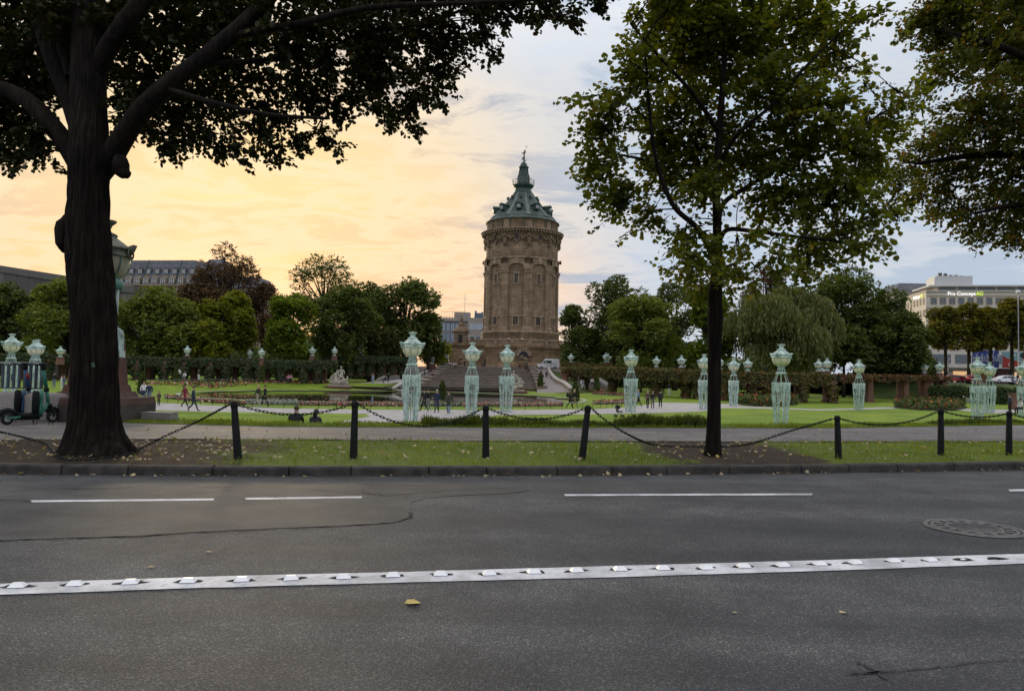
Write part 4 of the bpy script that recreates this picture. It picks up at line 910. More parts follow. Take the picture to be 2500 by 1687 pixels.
def pergola(name, label, pts, w, lm, nleaf, lsize, pillars, ivy_p, bare=()):
    """pts: (px, Y, top, foliage bottom, ground) with heights relative to the eye"""
    root = thing(name, label, 'pergola'); line = []; zt = []; zb = []; zg = []
    for px, Y, t_, b_, g_ in pts:
        line.append(Vector((XH(px, Y, CAMZ + t_), Y, 0))); zt.append(CAMZ + t_); zb.append(CAMZ + b_); zg.append(CAMZ + g_)
    X = smooth_line([Vector((l.x, l.y, 0)) for l in line], 6); tt = np.linspace(0, len(line) - 1, len(X)); k = np.arange(len(line))
    ZT_, ZB_, ZG_ = np.interp(tt, k, zt), np.interp(tt, k, zb), np.interp(tt, k, zg)
    hull(X, w, ZT_, ZB_).build('light_block_hull', MT['soil_hull'], root)  # dark inner hull, added to stop light passing through the creeper
    fo = link('creeper', leaf_mesh('creeper', *box_leaves(X, w, ZT_, ZB_, nleaf, lsize), lm, LEAF4), root); fo['kind'] = 'stuff'
    pxs = np.array([p[0] for p in pts], float); out = []
    for j, ppx in enumerate(pillars):
        Yp = float(np.interp(ppx, pxs, [p[1] for p in pts])); g_ = float(np.interp(ppx, pxs, zg)); t_ = float(np.interp(ppx, pxs, zt)); b_ = float(np.interp(ppx, pxs, zb))
        for row in (0, 1):
            Yr = Yp - w / 2 + .3 + row * (w - .6); x = XH(ppx, Yp, 0) + row * .4
            mb = MB(); mb.box((x, Yr, g_ + .2), (.95, .95, .5)); mb.box((x, Yr, (g_ + b_) / 2 + .3), (.72, .72, b_ - g_ + .6)); mb.box((x, Yr, b_ + .3), (.9, .9, .3)); mb.build('pillar', MT['sandstone'], root)
            if row == 0 and ivy_p:
                n = 420; th = RNG.uniform(0, 2 * math.pi, n); zz = g_ + (b_ - g_) * RNG.random(n); rr_ = .55 + .25 * (zz - g_) / (b_ - g_) + RNG.normal(0, .08, n)
                Pp = np.stack([x + rr_ * np.cos(th), Yr + rr_ * np.sin(th), zz], 1); Nn = np.stack([np.cos(th), np.sin(th), np.full(n, .3)], 1) + RNG.normal(0, .4, (n, 3)); Dr = np.stack([RNG.normal(0, .5, n), RNG.normal(0, .5, n), np.full(n, -.9)], 1)
                o = link('creeper', leaf_mesh('creeper', Pp, Dr, Nn, RNG.uniform(.7, 1.3, n) * lsize, lm, LEAF4), root); o['kind'] = 'stuff'
    return root
PL = [(-150, 100, 1.5, .30, -2.1), (130, 106, 1.5, .30, -2.05), (330, 111, 1.55, .35, -2.03), (460, 114, 1.55, .35, -2.03), (640, 118, 1.57, .36, -2.03), (760, 122, 1.6, .40, -2.0), (815, 124, 1.7, .45, -1.9)]
pergola('pergola', 'long dark creeper covered pergola behind the left lawn', PL, 3.4, MT['ivy_left'], 13000, .30, (40, 130, 345, 410, 457, 520, 560, 610, 640, 690, 745, 780), True)
PU = [(800, 130, 2.55, 1.3, -1.0), (880, 136, 2.75, 1.55, -.8), (940, 142, 2.95, 1.75, -.6), (1000, 150, 3.15, 1.95, -.3)]
pergola('pergola', 'upper creeper covered pergola climbing towards the tower on the left', PU, 3.4, MT['ivy_left'], 5000, .30, (830, 855, 880, 905, 930, 955, 980), True)
PR = [(1392, 132, 1.55, .1, -2.2), (1470, 122, 1.5, .0, -2.6), (1600, 108, 1.3, -.35, -2.75), (1757, 100, 1.05, -.6, -2.9), (1890, 98, 1.0, -.62, -2.95), (2021, 99, .95, -.5, -2.95)]
pergola('pergola', 'creeper covered pergola curving behind the right hand lawn', PR, 3.4, MT['ivy_red'], 13500, .28, (1425, 1492, 1540, 1597, 1670, 1700, 1757, 1830, 1870, 1950, 2021), True)
PE = [(2030, 99, .92, -.25, -2.95), (2100, 103, .95, .1, -2.9), (2200, 112, 1.1, .35, -2.6), (2300, 121, 1.25, .55, -2.5)]
pergola('pergola', 'thinly grown reddish pergola end on bare sandstone pillars', PE, 3.0, leafmat('red_creeper', (.07, .06, .02), (.13, .07, .03), .2, c3=(.15, .03, .02)), 4200, .28, (2113, 2200, 2255, 2292), False)
# a second, higher green roof of the right pergola climbing towards the tower
PH = [(1392, 150, 2.75, 1.7, -1), (1440, 142, 2.3, 1.4, -1), (1500, 136, 2.1, 1.3, -1)]
pergola('pergola', 'short green topped pergola stepping up towards the tower on the right', PH, 3.6, MT['ivy_red'], 2600, .3, (1400, 1450), True)
wst = ('first', 'second', 'third', 'fourth', 'fifth', 'sixth', 'seventh', 'eighth', 'ninth', 'tenth', 'eleventh', 'twelfth')
PILL = []
def urns(lst, where, pers):
    for i, (px, bot, Y, s) in enumerate(lst):
        p = urn(px, bot, Y, f'white green urn lamp, {wst[i]} from the left {where}', s); PILL.append((p, s))
urns([(147, 872, 104, .85), (457, 868.5, 113, .85), (610, 874, 122, .80), (638.5, 874, 116.5, .86), (762, 869, 122, .86)], 'on the left pergola', 0)
urns([(813, 858, 140, .8), (816.5, 869, 126, .86), (870, 857, 148, .8), (879, 863, 137, .82), (917, 855, 150, .75), (930, 862.5, 144, .82), (973, 858, 150, .8)], 'on the upper left pergola', 0)
urns([(1394, 884, 150, .95), (1408, 880, 160, .95), (1417, 873, 168, .9), (1427, 870, 176, .9), (1435, 866, 182, .9)], 'in the row right of the van', 0)
urns([(1479, 884, 138, .95), (1483.5, 884, 150, .95), (1602.5, 896, 118, .95), (1663.5, 897, 106, .95), (1757, 901, 104, .95), (1825.5, 906, 100, .95), (1998.5, 906, 106, .95), (2019.5, 906, 98.5, .95), (2256.5, 911, 122, .98), (2293.5, 911, 117, .98)], 'on the right pergola', 0)
tag(UR, None)
for i, (p, s) in enumerate(PILL):
    q = thing('lamp_block', 'block under the ' + [o for o in bpy.data.objects if o.name.startswith('urn_lamp') and (Vector(o.location) - p).length < .01][0]['label'].replace('white green ', '').replace(' from the left', ' along'), 'pillar', p)
    mb = MB(); mb.box((0, 0, -.55), (.8, .8, 1.0), 0, 0, .9); mb.build('block', MT['sandstone'], q); mb = MB(); mb.box((0, 0, -.03), (.85, .85, .08)); mb.build('cap', MT['sandstone'], q)
p = D(84, 872, 84); o = copy_tree(LL); o.location = (D(81, 905, 72).x, 72, ZG); tag(o, 'mint lattice lamp standard just behind another by the railing end', 'lamp', 'mint green lattice lamp standards in the garden')

# ------------------------------------------------------------------ hedge, topiary, flower beds, low fence
MT['hedge'] = leafmat('box_hedge_leaves', (0.022, 0.042, 0.012), (0.045, 0.065, 0.018), 0.15)
hl = [Vector((XH(px, Y, -.5), Y, 0)) for px, Y in ((2275, 112), (2400, 107), (2530, 102), (2700, 98))]
zt = np.array([CAMZ - .9] * 4) ; zt = np.array([CAMZ - .35, CAMZ - .45, CAMZ - .5, CAMZ - .5]); zb = np.full(4, Z_GARDEN)
hd = thing('clipped_hedge', 'dark clipped hedge at the right end of the garden', 'hedge')
hull(hl, 3, zt, zb).build('stems', MT['soil_hull'], hd); o = link('foliage', leaf_mesh('foliage', *box_leaves(hl, 3, zt, zb, 9000, .26, 0), MT['hedge'], LEAF4), hd); o['kind'] = 'stuff'
# raised street beyond the hedge
zst = CAMZ + .25
mb = MB(); a, b = XH(2180, 122, zst), XH(2760, 108, zst)
mb.add([(a, 128, zst - .2), (b + 10, 113, zst - .2), (b + 120, 230, zst), (a - 5, 240, zst), (a - 5, 120, Z_GARDEN), (b + 10, 106, Z_GARDEN)], [[0, 1, 2, 3], [4, 5, 1, 0]])
o = struct(mb.build('bank', MT['far_ground']))
sheet('street', [(XH(2230, 131, zst), 131, zst + .01), (XH(2760, 119, zst), 119, zst + .01), (XH(2760, 119, zst) + 60, 190, zst + .03), (XH(2230, 131, zst) + 10, 196, zst + .03)], MT['asphalt_walk'])
MT['topiary'] = leafmat('topiary_leaves', (0.045, 0.07, 0.015), (0.085, 0.105, 0.025), 0.2)
def topiary(px, top, bot, wpx, Y, label):
    p = D(px, bot, Y); h = (bot - top) / FPX * Y; w = wpx / FPX * Y; r = thing('conical_shrub', label, 'shrub', (p.x, p.y, p.z), 0, 'clipped conical shrubs round the pool')
    mb = MB(); mb.lathe([(.02, h * .98), (w * .18, h * .75), (w * .34, h * .4), (w * .42, h * .12), (w * .3, 0)], 10); mb.build('stem', MT['soil_hull'], r)
    n = 1100; u = RNG.random(n) ** .8; th = RNG.uniform(0, 2 * math.pi, n); prof = np.interp(u, [0, .1, .4, .75, 1], [.34, .46, .40, .23, .03]) * w + RNG.normal(0, .03, n)
    P = np.stack([prof * np.cos(th), prof * np.sin(th), u * h], 1); Nn = np.stack([np.cos(th), np.sin(th), np.full(n, .4)], 1) + RNG.normal(0, .5, (n, 3)); Dr = np.stack([RNG.normal(0, .5, n), RNG.normal(0, .5, n), np.ones(n)], 1)
    o = link('foliage', leaf_mesh('foliage', P, Dr, Nn, RNG.uniform(.10, .2, n), MT['topiary'], LEAF4), r); o['kind'] = 'stuff'
topiary(1079, 931, 984, 21, 76, 'dark conical shrub between two walking men and the cascade')
topiary(1404, 934, 982, 22, 80, 'conical shrub behind the couple dressed in black')
topiary(1319, 912, 944, 15, 108, 'conical shrub at the foot of the right hand ramp')
topiary(1457, 920, 953, 15, 104, 'conical shrub in front of the right pergola beside the pillar')
topiary(640, 893, 931, 14, 111, 'conical shrub in front of the left pergola')
topiary(346, 909, 962, 22, 82, 'broad conical shrub just right of the big tree trunk')
topiary(429, 894, 932, 16, 106, 'slim conical shrub under the left pergola lamp')
topiary(1556, 922, 956, 14, 100, 'conical shrub just right of the lamp by the toy buggy')
def GH(px, py):
    z = Z_GARDEN
    for _ in range(12): p = G(px, py, z); z = z * .5 + .5 * float(hgt(p.x, p.y))
    return G(px, py, z)
def flowers(name, label, pix, z, n, h, size, mats, bed=True, cat='flower bed', leafy=.4):
    poly = [GH(x, y) for x, y in pix]; z = sum(p.z for p in poly) / len(poly); xs = [p.x for p in poly]; ys = [p.y for p in poly]
    X = RNG.uniform(min(xs), max(xs), n * 6); Y = RNG.uniform(min(ys), max(ys), n * 6); k = inpoly(X, Y, poly); X = X[k][:n]; Y = Y[k][:n]; n = len(X)
    root = thing(name, label, cat); P = np.stack([X, Y, hgt(X, Y) + h * RNG.uniform(.2, 1, n)], 1)
    Nn = RNG.normal(0, .6, (n, 3)) + np.array([0, -.5, 1.0]); Dr = RNG.normal(0, 1, (n, 3))
    nl = int(n * leafy); o = link('foliage', leaf_mesh('foliage', np.concatenate([P[:nl] * np.array([1, 1, 1])]) - np.array([0, 0, h * .15]), Dr[:nl], Nn[:nl], RNG.uniform(.8, 1.4, nl) * size * 1.3, mats[0], LEAF4), root); o['kind'] = 'stuff'
    o = link('blossom', leaf_mesh('blossom', P[nl:], Dr[nl:], Nn[nl:], RNG.uniform(.7, 1.3, n - nl) * size, mats[1], LEAF4), root); o['kind'] = 'stuff'
    if bed: mb = MB(); q = [Vector((p.x, p.y, z + .02)) for p in poly]; mb.prism(q, z - .3, z + .03); mb.build('bed', MT['soil_hull'], root)
    return root
MT['fl_leaf'] = leafmat('bedding_leaves', (0.04, 0.065, 0.02), (0.08, 0.10, 0.03), .2)
MT['fl_red'] = leafmat('red_white_blossom', (0.32, 0.05, 0.05), (0.55, 0.22, 0.20), .2, tc=(1, 1, 1), c3=(0.65, 0.55, 0.5))
MT['fl_silver'] = leafmat('silver_leaves', (0.16, 0.18, 0.15), (0.28, 0.30, 0.26), .2)
MT['canna'] = leafmat('canna_blossom', (0.30, 0.06, 0.03), (0.42, 0.12, 0.05), .2, tc=(1, .6, .5), c3=(.45, .22, .06))
ZF = Z_GARDEN
flowers('flower_bed', 'red and white flower strip at the left end of the pool front', ((400, 973), (500, 983), (600, 989), (602, 985), (500, 978), (405, 969)), ZF, 900, .3, .16, (MT['fl_leaf'], MT['fl_red']))
flowers('flower_bed', 'red and white flower strip along the pool between the two left bollards', ((730, 990), (1000, 993), (1000, 987.5), (730, 985)), ZF, 1500, .3, .15, (MT['fl_leaf'], MT['fl_red']))
flowers('flower_bed', 'red flower strip along the pool before the cascade', ((1130, 993.5), (1250, 993.5), (1375, 992), (1375, 987), (1250, 988), (1130, 988)), ZF, 1300, .3, .15, (MT['fl_leaf'], MT['fl_red']))
flowers('flower_bed', 'pink and white flower strip curving at the right end of the pool', ((1450, 988), (1545, 985), (1560, 978), (1540, 976), (1450, 983)), ZF, 900, .3, .16, (MT['fl_leaf'], MT['fl_red']))
flowers('silver_bed', 'patch of silver leaved bedding behind the walking couple', ((602, 988), (728, 989), (728, 983), (602, 982)), ZF, 700, .35, .2, (MT['fl_silver'], MT['fl_silver']))
flowers('silver_bed', 'silver leaved bedding beside the three walking men', ((1002, 992), (1128, 993), (1128, 987), (1002, 986)), ZF, 600, .35, .2, (MT['fl_silver'], MT['fl_leaf']))
flowers('flower_bed', 'far red flower strip before the left pergola', ((330, 940), (520, 938), (640, 936), (800, 936), (800, 933), (640, 933), (520, 935), (330, 937)), 0, 1500, .3, .26, (MT['fl_leaf'], MT['fl_red']), bed=False)
flowers('flower_bed', 'far red flower strip below the right hand ramp', ((1328, 949), (1400, 954), (1480, 957), (1480, 952), (1400, 949), (1328, 944)), CAMZ - 2.75, 900, .35, .24, (MT['fl_leaf'], MT['fl_red']), bed=False)
flowers('flower_bed', 'far flower strip in front of the right pergola', ((1445, 962), (1530, 968), (1532, 964), (1460, 957)), CAMZ - 2.9, 600, .3, .2, (MT['fl_leaf'], MT['fl_red']))
flowers('canna_bed', 'oval bed of red flowering cannas right of the slim tree', ((1795, 986), (1840, 992), (1900, 993), (1948, 988), (1940, 979), (1890, 974), (1830, 974), (1798, 980)), ZF, 2600, 1.15, .3, (MT['fl_leaf'], MT['canna']), leafy=.86)
flowers('canna_bed', 'wide bed of reddish flowering plants near the hedge', ((2183, 996), (2250, 1002), (2330, 1003), (2358, 997), (2345, 989), (2280, 985), (2215, 986), (2186, 990)), ZF, 2600, 1.0, .28, (MT['fl_leaf'], MT['canna']), leafy=.86)
def low_fence(label, pix, z, h, step):
    P = dens(smooth_line([GH(x, y) for x, y in pix], 6), 1); at_, L_ = along(P); root = thing('low_fence', label, 'fence'); d = 0
    pm = None
    while d < L_:
        p, _ = at_(d)
        if pm is None: mb = MB(); mb.tube([(0, 0, 0), (0, 0, h)], .022, 5); pm = mb.mesh('fence_post', MT['black_iron'])
        link('fence_post', pm, root, p); d += step
    mb = MB(); mb.tube([p + Vector((0, 0, h)) for p in P], .018, 5); mb.build('rail', MT['steel'], root)
low_fence('low wire fence along the front and right end of the pool lawn', ((150, 967), (330, 979), (500, 989), (700, 997), (900, 999), (1200, 1000), (1400, 998), (1500, 994), (1588, 984), (1612, 972), (1560, 958), (1470, 951), (1380, 946)), Z_GARDEN, .55, 1.35)
low_fence('far low rail in front of the left pergola', ((330, 937), (520, 935), (700, 934), (810, 935)), CAMZ - 2.05, .5, 3)
# ------------------------------------------------------------------ trees
def barkmat(name, c, s=1.0, strength=0.9):
    m = bpy.data.materials.new(name); m.use_nodes = True; t = m.node_tree; p = t.nodes['Principled BSDF']
    co = N(t, 'ShaderNodeTexCoord').outputs['Object']; mp = N(t, 'ShaderNodeMapping'); mp.inputs['Scale'].default_value = (16 * s, 16 * s, 2.0 * s); t.links.new(co, mp.inputs[0])
    n = noise_(t, mp.outputs[0], 1.0, 6, .65, .4); f = ramp_(t, n, .35, .68)
    b_ = ramp_(t, noise_(t, co, 1.5, 4), .3, .7)
    cc = mix_(t, f, tuple(x * .35 for x in c), tuple(x * 1.3 for x in c)); cc = mix_(t, 1.0, cc, mix_(t, b_, (.75, .75, .75), (1.2, 1.15, 1.05)), 'MULTIPLY')
    t.links.new(cc, p.inputs['Base Color']); p.inputs['Roughness'].default_value = .95; p.inputs['Specular IOR Level'].default_value = .15
    b = N(t, 'ShaderNodeBump'); b.inputs['Strength'].default_value = strength; b.inputs['Distance'].default_value = .03; t.links.new(n, b.inputs['Height']); t.links.new(b.outputs[0], p.inputs['Normal']); return m
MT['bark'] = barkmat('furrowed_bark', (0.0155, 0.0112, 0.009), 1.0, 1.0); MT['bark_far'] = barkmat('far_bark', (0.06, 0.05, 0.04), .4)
def trunk_mesh(mb, pts, rad, n=40, furrow=.05, flare=0.0, seed=1, k=26):
    """thick stem with furrowed bark ridges"""
    rr = random.Random(seed); P = smooth_line(pts, 14); tt = np.linspace(0, len(pts) - 1, len(P)); Rr = np.interp(tt, np.arange(len(pts)), rad); vs = []
    ph = [rr.uniform(0, 6.28) for _ in range(6)]; z0 = P[0].z; a = Vector((1, 0, 0))
    for i, p in enumerate(P):
        t = (P[min(i + 1, len(P) - 1)] - P[max(i - 1, 0)]).normalized(); a = (a - t * a.dot(t)).normalized(); b = t.cross(a); h = p.z - z0
        for j in range(n):
            w = 2 * math.pi * j / n
            rid = abs(math.sin(w * k / 4 + ph[0] + 1.1 * math.sin(h * 2.6 + w * 4 + ph[1]) + .6 * math.sin(h * 7.3 + w * 9))) ; rid = rid ** .55 * (.8 + .2 * math.sin(h * 11 + w * 13 + 2 * math.sin(w * 7)))
            r = Rr[i] * (1 - furrow * (1 - rid) + .035 * math.sin(w * 2 + ph[2] + h * .6) + .03 * math.sin(w * 3 + ph[3] - h * 1.1))
            if flare: r *= 1 + flare * math.exp(-h / .30) * (.55 + .45 * math.sin(w * 5 + ph[4]) ** 2)
            vs.append(p + a * (math.cos(w) * r) + b * (math.sin(w) * r))
    fs = [[i * n + j, i * n + (j + 1) % n, (i + 1) * n + (j + 1) % n, (i + 1) * n + j] for i in range(len(P) - 1) for j in range(n)] + [[(len(P) - 1) * n + j for j in range(n)]]
    mb.add(vs, fs, 0, True); return P
def sprigs(centers, radii, counts, K, L, size, up=.15, outc=None, droop=.25, shell=.0):
    Ps = []; Ds = []; Ns = []; Sz = []; T = []
    for c, r, n in zip(centers, radii, counts):
        if n < 1: continue
        v = unit(RNG.normal(0, 1, (n, 3))); q = RNG.random((n, 1)) ** (1 / 2.2)
        if shell: q = shell + (1 - shell) * q
        b = np.array(c)[None] + v * q * np.array(r)[None] * .92
        o = unit(b - np.array(outc)[None]) if outc is not None else v
        d = unit(v * .55 + o * .6 + RNG.normal(0, .45, (n, 3)) + np.array([0, 0, up])); ln = L * RNG.uniform(.6, 1.25, (n, 1))
        T.append((b, b + d * ln - np.array([0, 0, droop]) * ln))
        for j in range(K):
            u = (j + RNG.random((n, 1))) / K; p = b + d * ln * u - np.array([0, 0, 1.0]) * droop * ln * u * u
            side = unit(np.cross(d, np.array([0, 0, 1.0])) + 1e-6) * (1 if j % 2 else -1)
            ld = unit(d * .5 + side * .9 + RNG.normal(0, .35, (n, 3)) + np.array([0, 0, -.25])); nn = np.array([0, 0, 1.0]) + RNG.normal(0, .55, (n, 3))
            Ps.append(p + ld * .03); Ds.append(ld); Ns.append(nn); Sz.append(RNG.uniform(.7, 1.25, n) * size)
    return np.concatenate(Ps), np.concatenate(Ds), np.concatenate(Ns), np.concatenate(Sz), T
def px2m(px, Y): return px / FPX * Y
LSH = 0
def fore_tree(name, label, stems, Yt, lumps, lm, leaf, per_m2, K, L, trunkN=40, outc=None, extra=(), branch_from=None, depthfac=.9, flare=0.0, furrow=.05, zj=None, twigs=.5, db=None, lift=0):
    root = thing(name, label, 'tree', (0, 0, 0)); mb = MB(); lines = []
    for i, (pts, rad) in enumerate(stems):
        P3 = [D(x, y, Yt + dy) for x, y, dy in pts]; R3 = [px2m(r, Yt) for r in rad]
        lines += trunk_mesh(mb, P3, R3, trunkN if i == 0 else 28, furrow if i == 0 else .06, flare if i == 0 else 0, i + 3, 58 if i == 0 else 22)
    for c, r in extra: mb.blob(c, r, 0, 12, 9, .10)
    LP = [p for p in lines if p.z > 2.2]; cen = []; rad = []; cnt = []
    for q, (px, py, rp) in enumerate(lumps):
        py -= lift
        dy = (random.uniform(*db) if db else random.uniform(-1, 1) * depthfac * (zj or 2.6)); Y = Yt + dy; c = D(px, py, Y); r0 = px2m(rp, Y); r = max(.5 * r0, r0 - L * .42); cen.append(tuple(c)); rad.append((r, r * random.uniform(1.0, 1.5), r * .9)); cnt.append(max(3, int(per_m2 * r0 * r0 * 3.14 / K)))
        s = min(LP, key=lambda p: (p - c).length + max(0, p.z - c.z) * .15); m = s.lerp(c, .5) + Vector((random.uniform(-.1, .1), random.uniform(-.1, .1), .12))
        mb.tube(smooth_line([s, m, c], 4), list(np.linspace(.013, .004, 9)), 5)
        for _ in range(4):
            e = c + Vector((random.uniform(-1, 1), random.uniform(-1, 1), random.uniform(-.6, .6))) * r * .85; mb.tube([m.lerp(c, .6), c.lerp(e, .5) + Vector((0, 0, .05)), e], [.012, .008, .003], 4)
    P, Dd, Nn, Sz, T = sprigs(cen, rad, cnt, K, L, leaf, outc=outc, droop=.14)
    b = np.concatenate([x[0] for x in T]); e = np.concatenate([x[1] for x in T]); k = RNG.random(len(b)) < twigs
    for p, q in zip(b[k], e[k]): mb.tube([p, q], [.005, .002], 3, cap=False)
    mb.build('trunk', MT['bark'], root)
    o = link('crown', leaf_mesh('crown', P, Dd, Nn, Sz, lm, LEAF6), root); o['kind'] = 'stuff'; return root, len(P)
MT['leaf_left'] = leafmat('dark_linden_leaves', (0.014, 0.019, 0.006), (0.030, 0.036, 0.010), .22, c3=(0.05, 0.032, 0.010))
MT['leaf_mid'] = leafmat('linden_leaves', (0.058, 0.082, 0.012), (0.125, 0.150, 0.021), .5, c3=(0.15, 0.14, 0.025))
MT['leaf_right'] = leafmat('maple_leaves', (0.060, 0.085, 0.018), (0.125, 0.14, 0.030), .42, c3=(0.20, 0.11, 0.035))
# left: old kerbside linden
YL = 10.4
LST = [([(235, 1112, 0), (232, 1040, 0), (232, 900, 0), (228, 760, 0), (218, 640, 0), (213, 560, 0), (215, 470, 0), (216, 380, 0), (216, 250, .1), (216, 100, .2), (216, -60, .3), (220, -260, .4)], [66, 56, 54, 54, 55, 53, 48, 48, 42, 38, 36, 30]),
       ([(222, 455, .14), (262, 398, .05), (330, 290, -.2), (400, 215, -.3), (480, 155, -.3), (560, 90, -.3), (640, 15, -.3), (700, -60, -.3)], [22, 29, 26, 23, 21, 20, 19, 17]),
       ([(208, 450, .15), (160, 352, .2), (95, 270, .2), (30, 225, .3), (-60, 200, .4), (-200, 150, .5)], [18, 24, 22, 20, 17, 13]),
       ([(200, 330, .3), (165, 230, .5), (125, 130, .6), (85, 10, .7), (50, -120, .8)], [26, 25, 24, 22, 18]),
       ([(175, 190, .5), (150, 60, .5), (160, -80, .5)], [18, 20, 18]),
       ([(220, 215, .2), (262, 125, .0), (320, 40, -.3), (385, -40, -.4)], [14, 23, 22, 19]),
       ([(480, 155, -.3), (620, 150, 0), (760, 130, .4), (900, 80, .8)], [8, 7, 6, 4]), ([(560, 90, -.3), (720, 60, -.6), (900, 20, -1), (1100, 10, -1.2), (1300, 0, -1.3)], [10, 8, 7, 5, 3]), ([(400, 215, -.3), (520, 250, -.8), (660, 280, -1.2), (800, 290, -1.4)], [6, 5, 4, 3])]
LLU = [(30, 330, 80), (90, 372, 40), (20, 395, 42), (60, 250, 100), (110, 130, 110), (40, 60, 120), (-60, 200, 120), (60, 180, 90), (150, 60, 90), (100, 330, 45), (60, 415, 22), (120, 398, 18),
       (330, 300, 60), (400, 345, 45), (470, 350, 45), (540, 365, 42), (600, 372, 32), (660, 370, 34), (720, 365, 38), (780, 345, 40), (640, 290, 80), (500, 270, 90), (380, 220, 100), (540, 170, 120), (720, 200, 100), (800, 270, 60), (300, 150, 100), (380, 60, 110), (480, 60, 120), (580, 50, 120), (700, 70, 120), (330, 250, 60), (440, 300, 60),
       (820, 372, 18), (690, 395, 14), (575, 398, 16), (430, 385, 16),
       (870, 220, 70), (900, 285, 38), (960, 300, 42), (1000, 325, 24), (930, 180, 80), (1000, 240, 60), (1040, 200, 55), (1060, 110, 80), (1010, 60, 100), (890, 80, 110), (800, 120, 100), (820, 20, 110), (940, 335, 14), (1010, 345, 12),
       (1150, 50, 75), (1165, 110, 35), (1195, 150, 28), (1130, 130, 25), (1245, 40, 55), (1290, 60, 30), (1330, 15, 48), (1390, 60, 34), (1350, 60, 30), (1440, 15, 40), (1480, 15, 22), (1080, 235, 25), (1070, 265, 16), (1100, 180, 25),
       (200, -150, 260), (500, -160, 260), (850, -150, 240), (-150, -100, 260), (1150, -120, 180), (1350, -100, 120), (300, 60, 90), (-100, 380, 70), (-180, 300, 120)]
c_ = D(290, 405, YL - .15)
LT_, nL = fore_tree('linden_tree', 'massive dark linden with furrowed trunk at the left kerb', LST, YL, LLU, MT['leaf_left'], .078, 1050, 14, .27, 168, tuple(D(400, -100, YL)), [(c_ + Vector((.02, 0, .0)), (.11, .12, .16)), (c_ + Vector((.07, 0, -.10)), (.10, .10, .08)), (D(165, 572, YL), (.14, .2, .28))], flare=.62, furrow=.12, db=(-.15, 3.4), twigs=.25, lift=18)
# middle: slim linden
YM = 11.9
MST = [([(1739, 1118, 0), (1741, 1080, 0), (1743, 980, 0), (1744, 860, 0), (1746, 780, 0), (1746, 730, 0), (1750, 660, 0), (1752, 600, 0), (1750, 520, 0), (1750, 430, 0), (1758, 300, 0), (1768, 150, 0), (1776, 0, 0), (1780, -200, 0)], [18, 16, 15.5, 16, 19, 17.5, 14, 12, 10.5, 9.5, 8.5, 7, 6, 3]),
       ([(1748, 650, 0), (1728, 600, -.1), (1700, 555, -.3), (1650, 510, -.5), (1620, 450, -.6), (1598, 370, -.7), (1585, 260, -.8), (1575, 120, -.9)], [8, 7, 6.5, 6, 5.5, 5, 4, 2]),
       ([(1752, 560, 0), (1765, 500, .2), (1810, 465, .5), (1870, 430, .8), (1960, 380, 1.0), (2080, 320, 1.1), (2200, 250, 1.2)], [7, 6.5, 6, 5, 4, 3, 2]),
       ([(1752, 600, 0), (1775, 562, -.2), (1840, 565, -.4), (1920, 575, -.6), (2050, 590, -.7), (2160, 600, -.8)], [6, 5.5, 5, 4, 3, 1.5]),
       ([(1750, 500, 0), (1720, 465, .3), (1670, 440, .6), (1600, 400, .9), (1520, 380, 1.1), (1440, 370, 1.2)], [6, 5, 4.5, 4, 3, 1.5]),
       ([(1755, 400, 0), (1800, 330, -.4), (1880, 260, -.6), (1980, 150, -.6), (2080, 60, -.4), (2165, 28, -.2)], [6, 5, 4, 3, 2, 1]), ([(1758, 330, 0), (1700, 240, -.4), (1620, 150, -.8), (1540, 60, -1)], [6, 5, 4, 2])]
MLU = [(1500, 300, 70), (1480, 400, 62), (1530, 470, 62), (1590, 525, 42), (1455, 262, 26), (1430, 245, 14), (1580, 200, 75), (1630, 100, 85), (1640, 20, 75), (1710, 50, 105), (1660, 300, 110), (1640, 400, 95), (1740, 180, 120), (1800, 70, 110), (1900, 90, 100), (1990, 60, 70), (1880, 240, 120), (1780, 370, 110), (1720, 450, 60), (1910, 370, 105), (2000, 270, 85), (2020, 150, 60), (2050, 90, 40), (2080, 50, 26), (2120, 48, 18), (2158, 34, 10),
       (2060, 360, 70), (2100, 310, 50), (2160, 280, 40), (2205, 240, 26), (2225, 205, 14), (2230, 290, 18), (2180, 330, 30), (2090, 170, 18), (2110, 210, 20), (1960, 480, 85), (2050, 450, 70), (2110, 400, 50), (2120, 500, 40), (2170, 525, 22), (2195, 540, 14), (1870, 490, 70), (1960, 590, 48), (1905, 620, 40), (2010, 605, 42), (2070, 590, 34), (2120, 592, 20), (2150, 590, 12), (1940, 640, 30), (1880, 655, 22), (2040, 550, 50),
       (1660, 570, 30), (1680, 610, 40), (1690, 655, 38), (1715, 690, 34), (1700, 560, 35), (1790, 650, 34), (1800, 605, 26), (1770, 690, 26), (1830, 690, 16), (1810, 680, 18), (1740, 600, 40), (1470, 480, 26), (1500, 515, 22), (1555, 555, 18), (1450, 350, 24), (1445, 420, 18), (1520, 240, 30), (1520, 150, 16), (1560, 130, 30), (1560, 60, 26),
       (1680, -120, 120), (1850, -130, 150), (1770, -260, 110), (1640, 660, 14), (1850, 560, 30)]
_, nM = fore_tree('linden_tree', 'slim young linden with green crown on the verge right of centre', MST, YM, MLU, MT['leaf_mid'], .084, 1150, 12, .40, 84, tuple(D(1750, 350, YM)), flare=.35, furrow=.09, zj=1.7, twigs=.3)
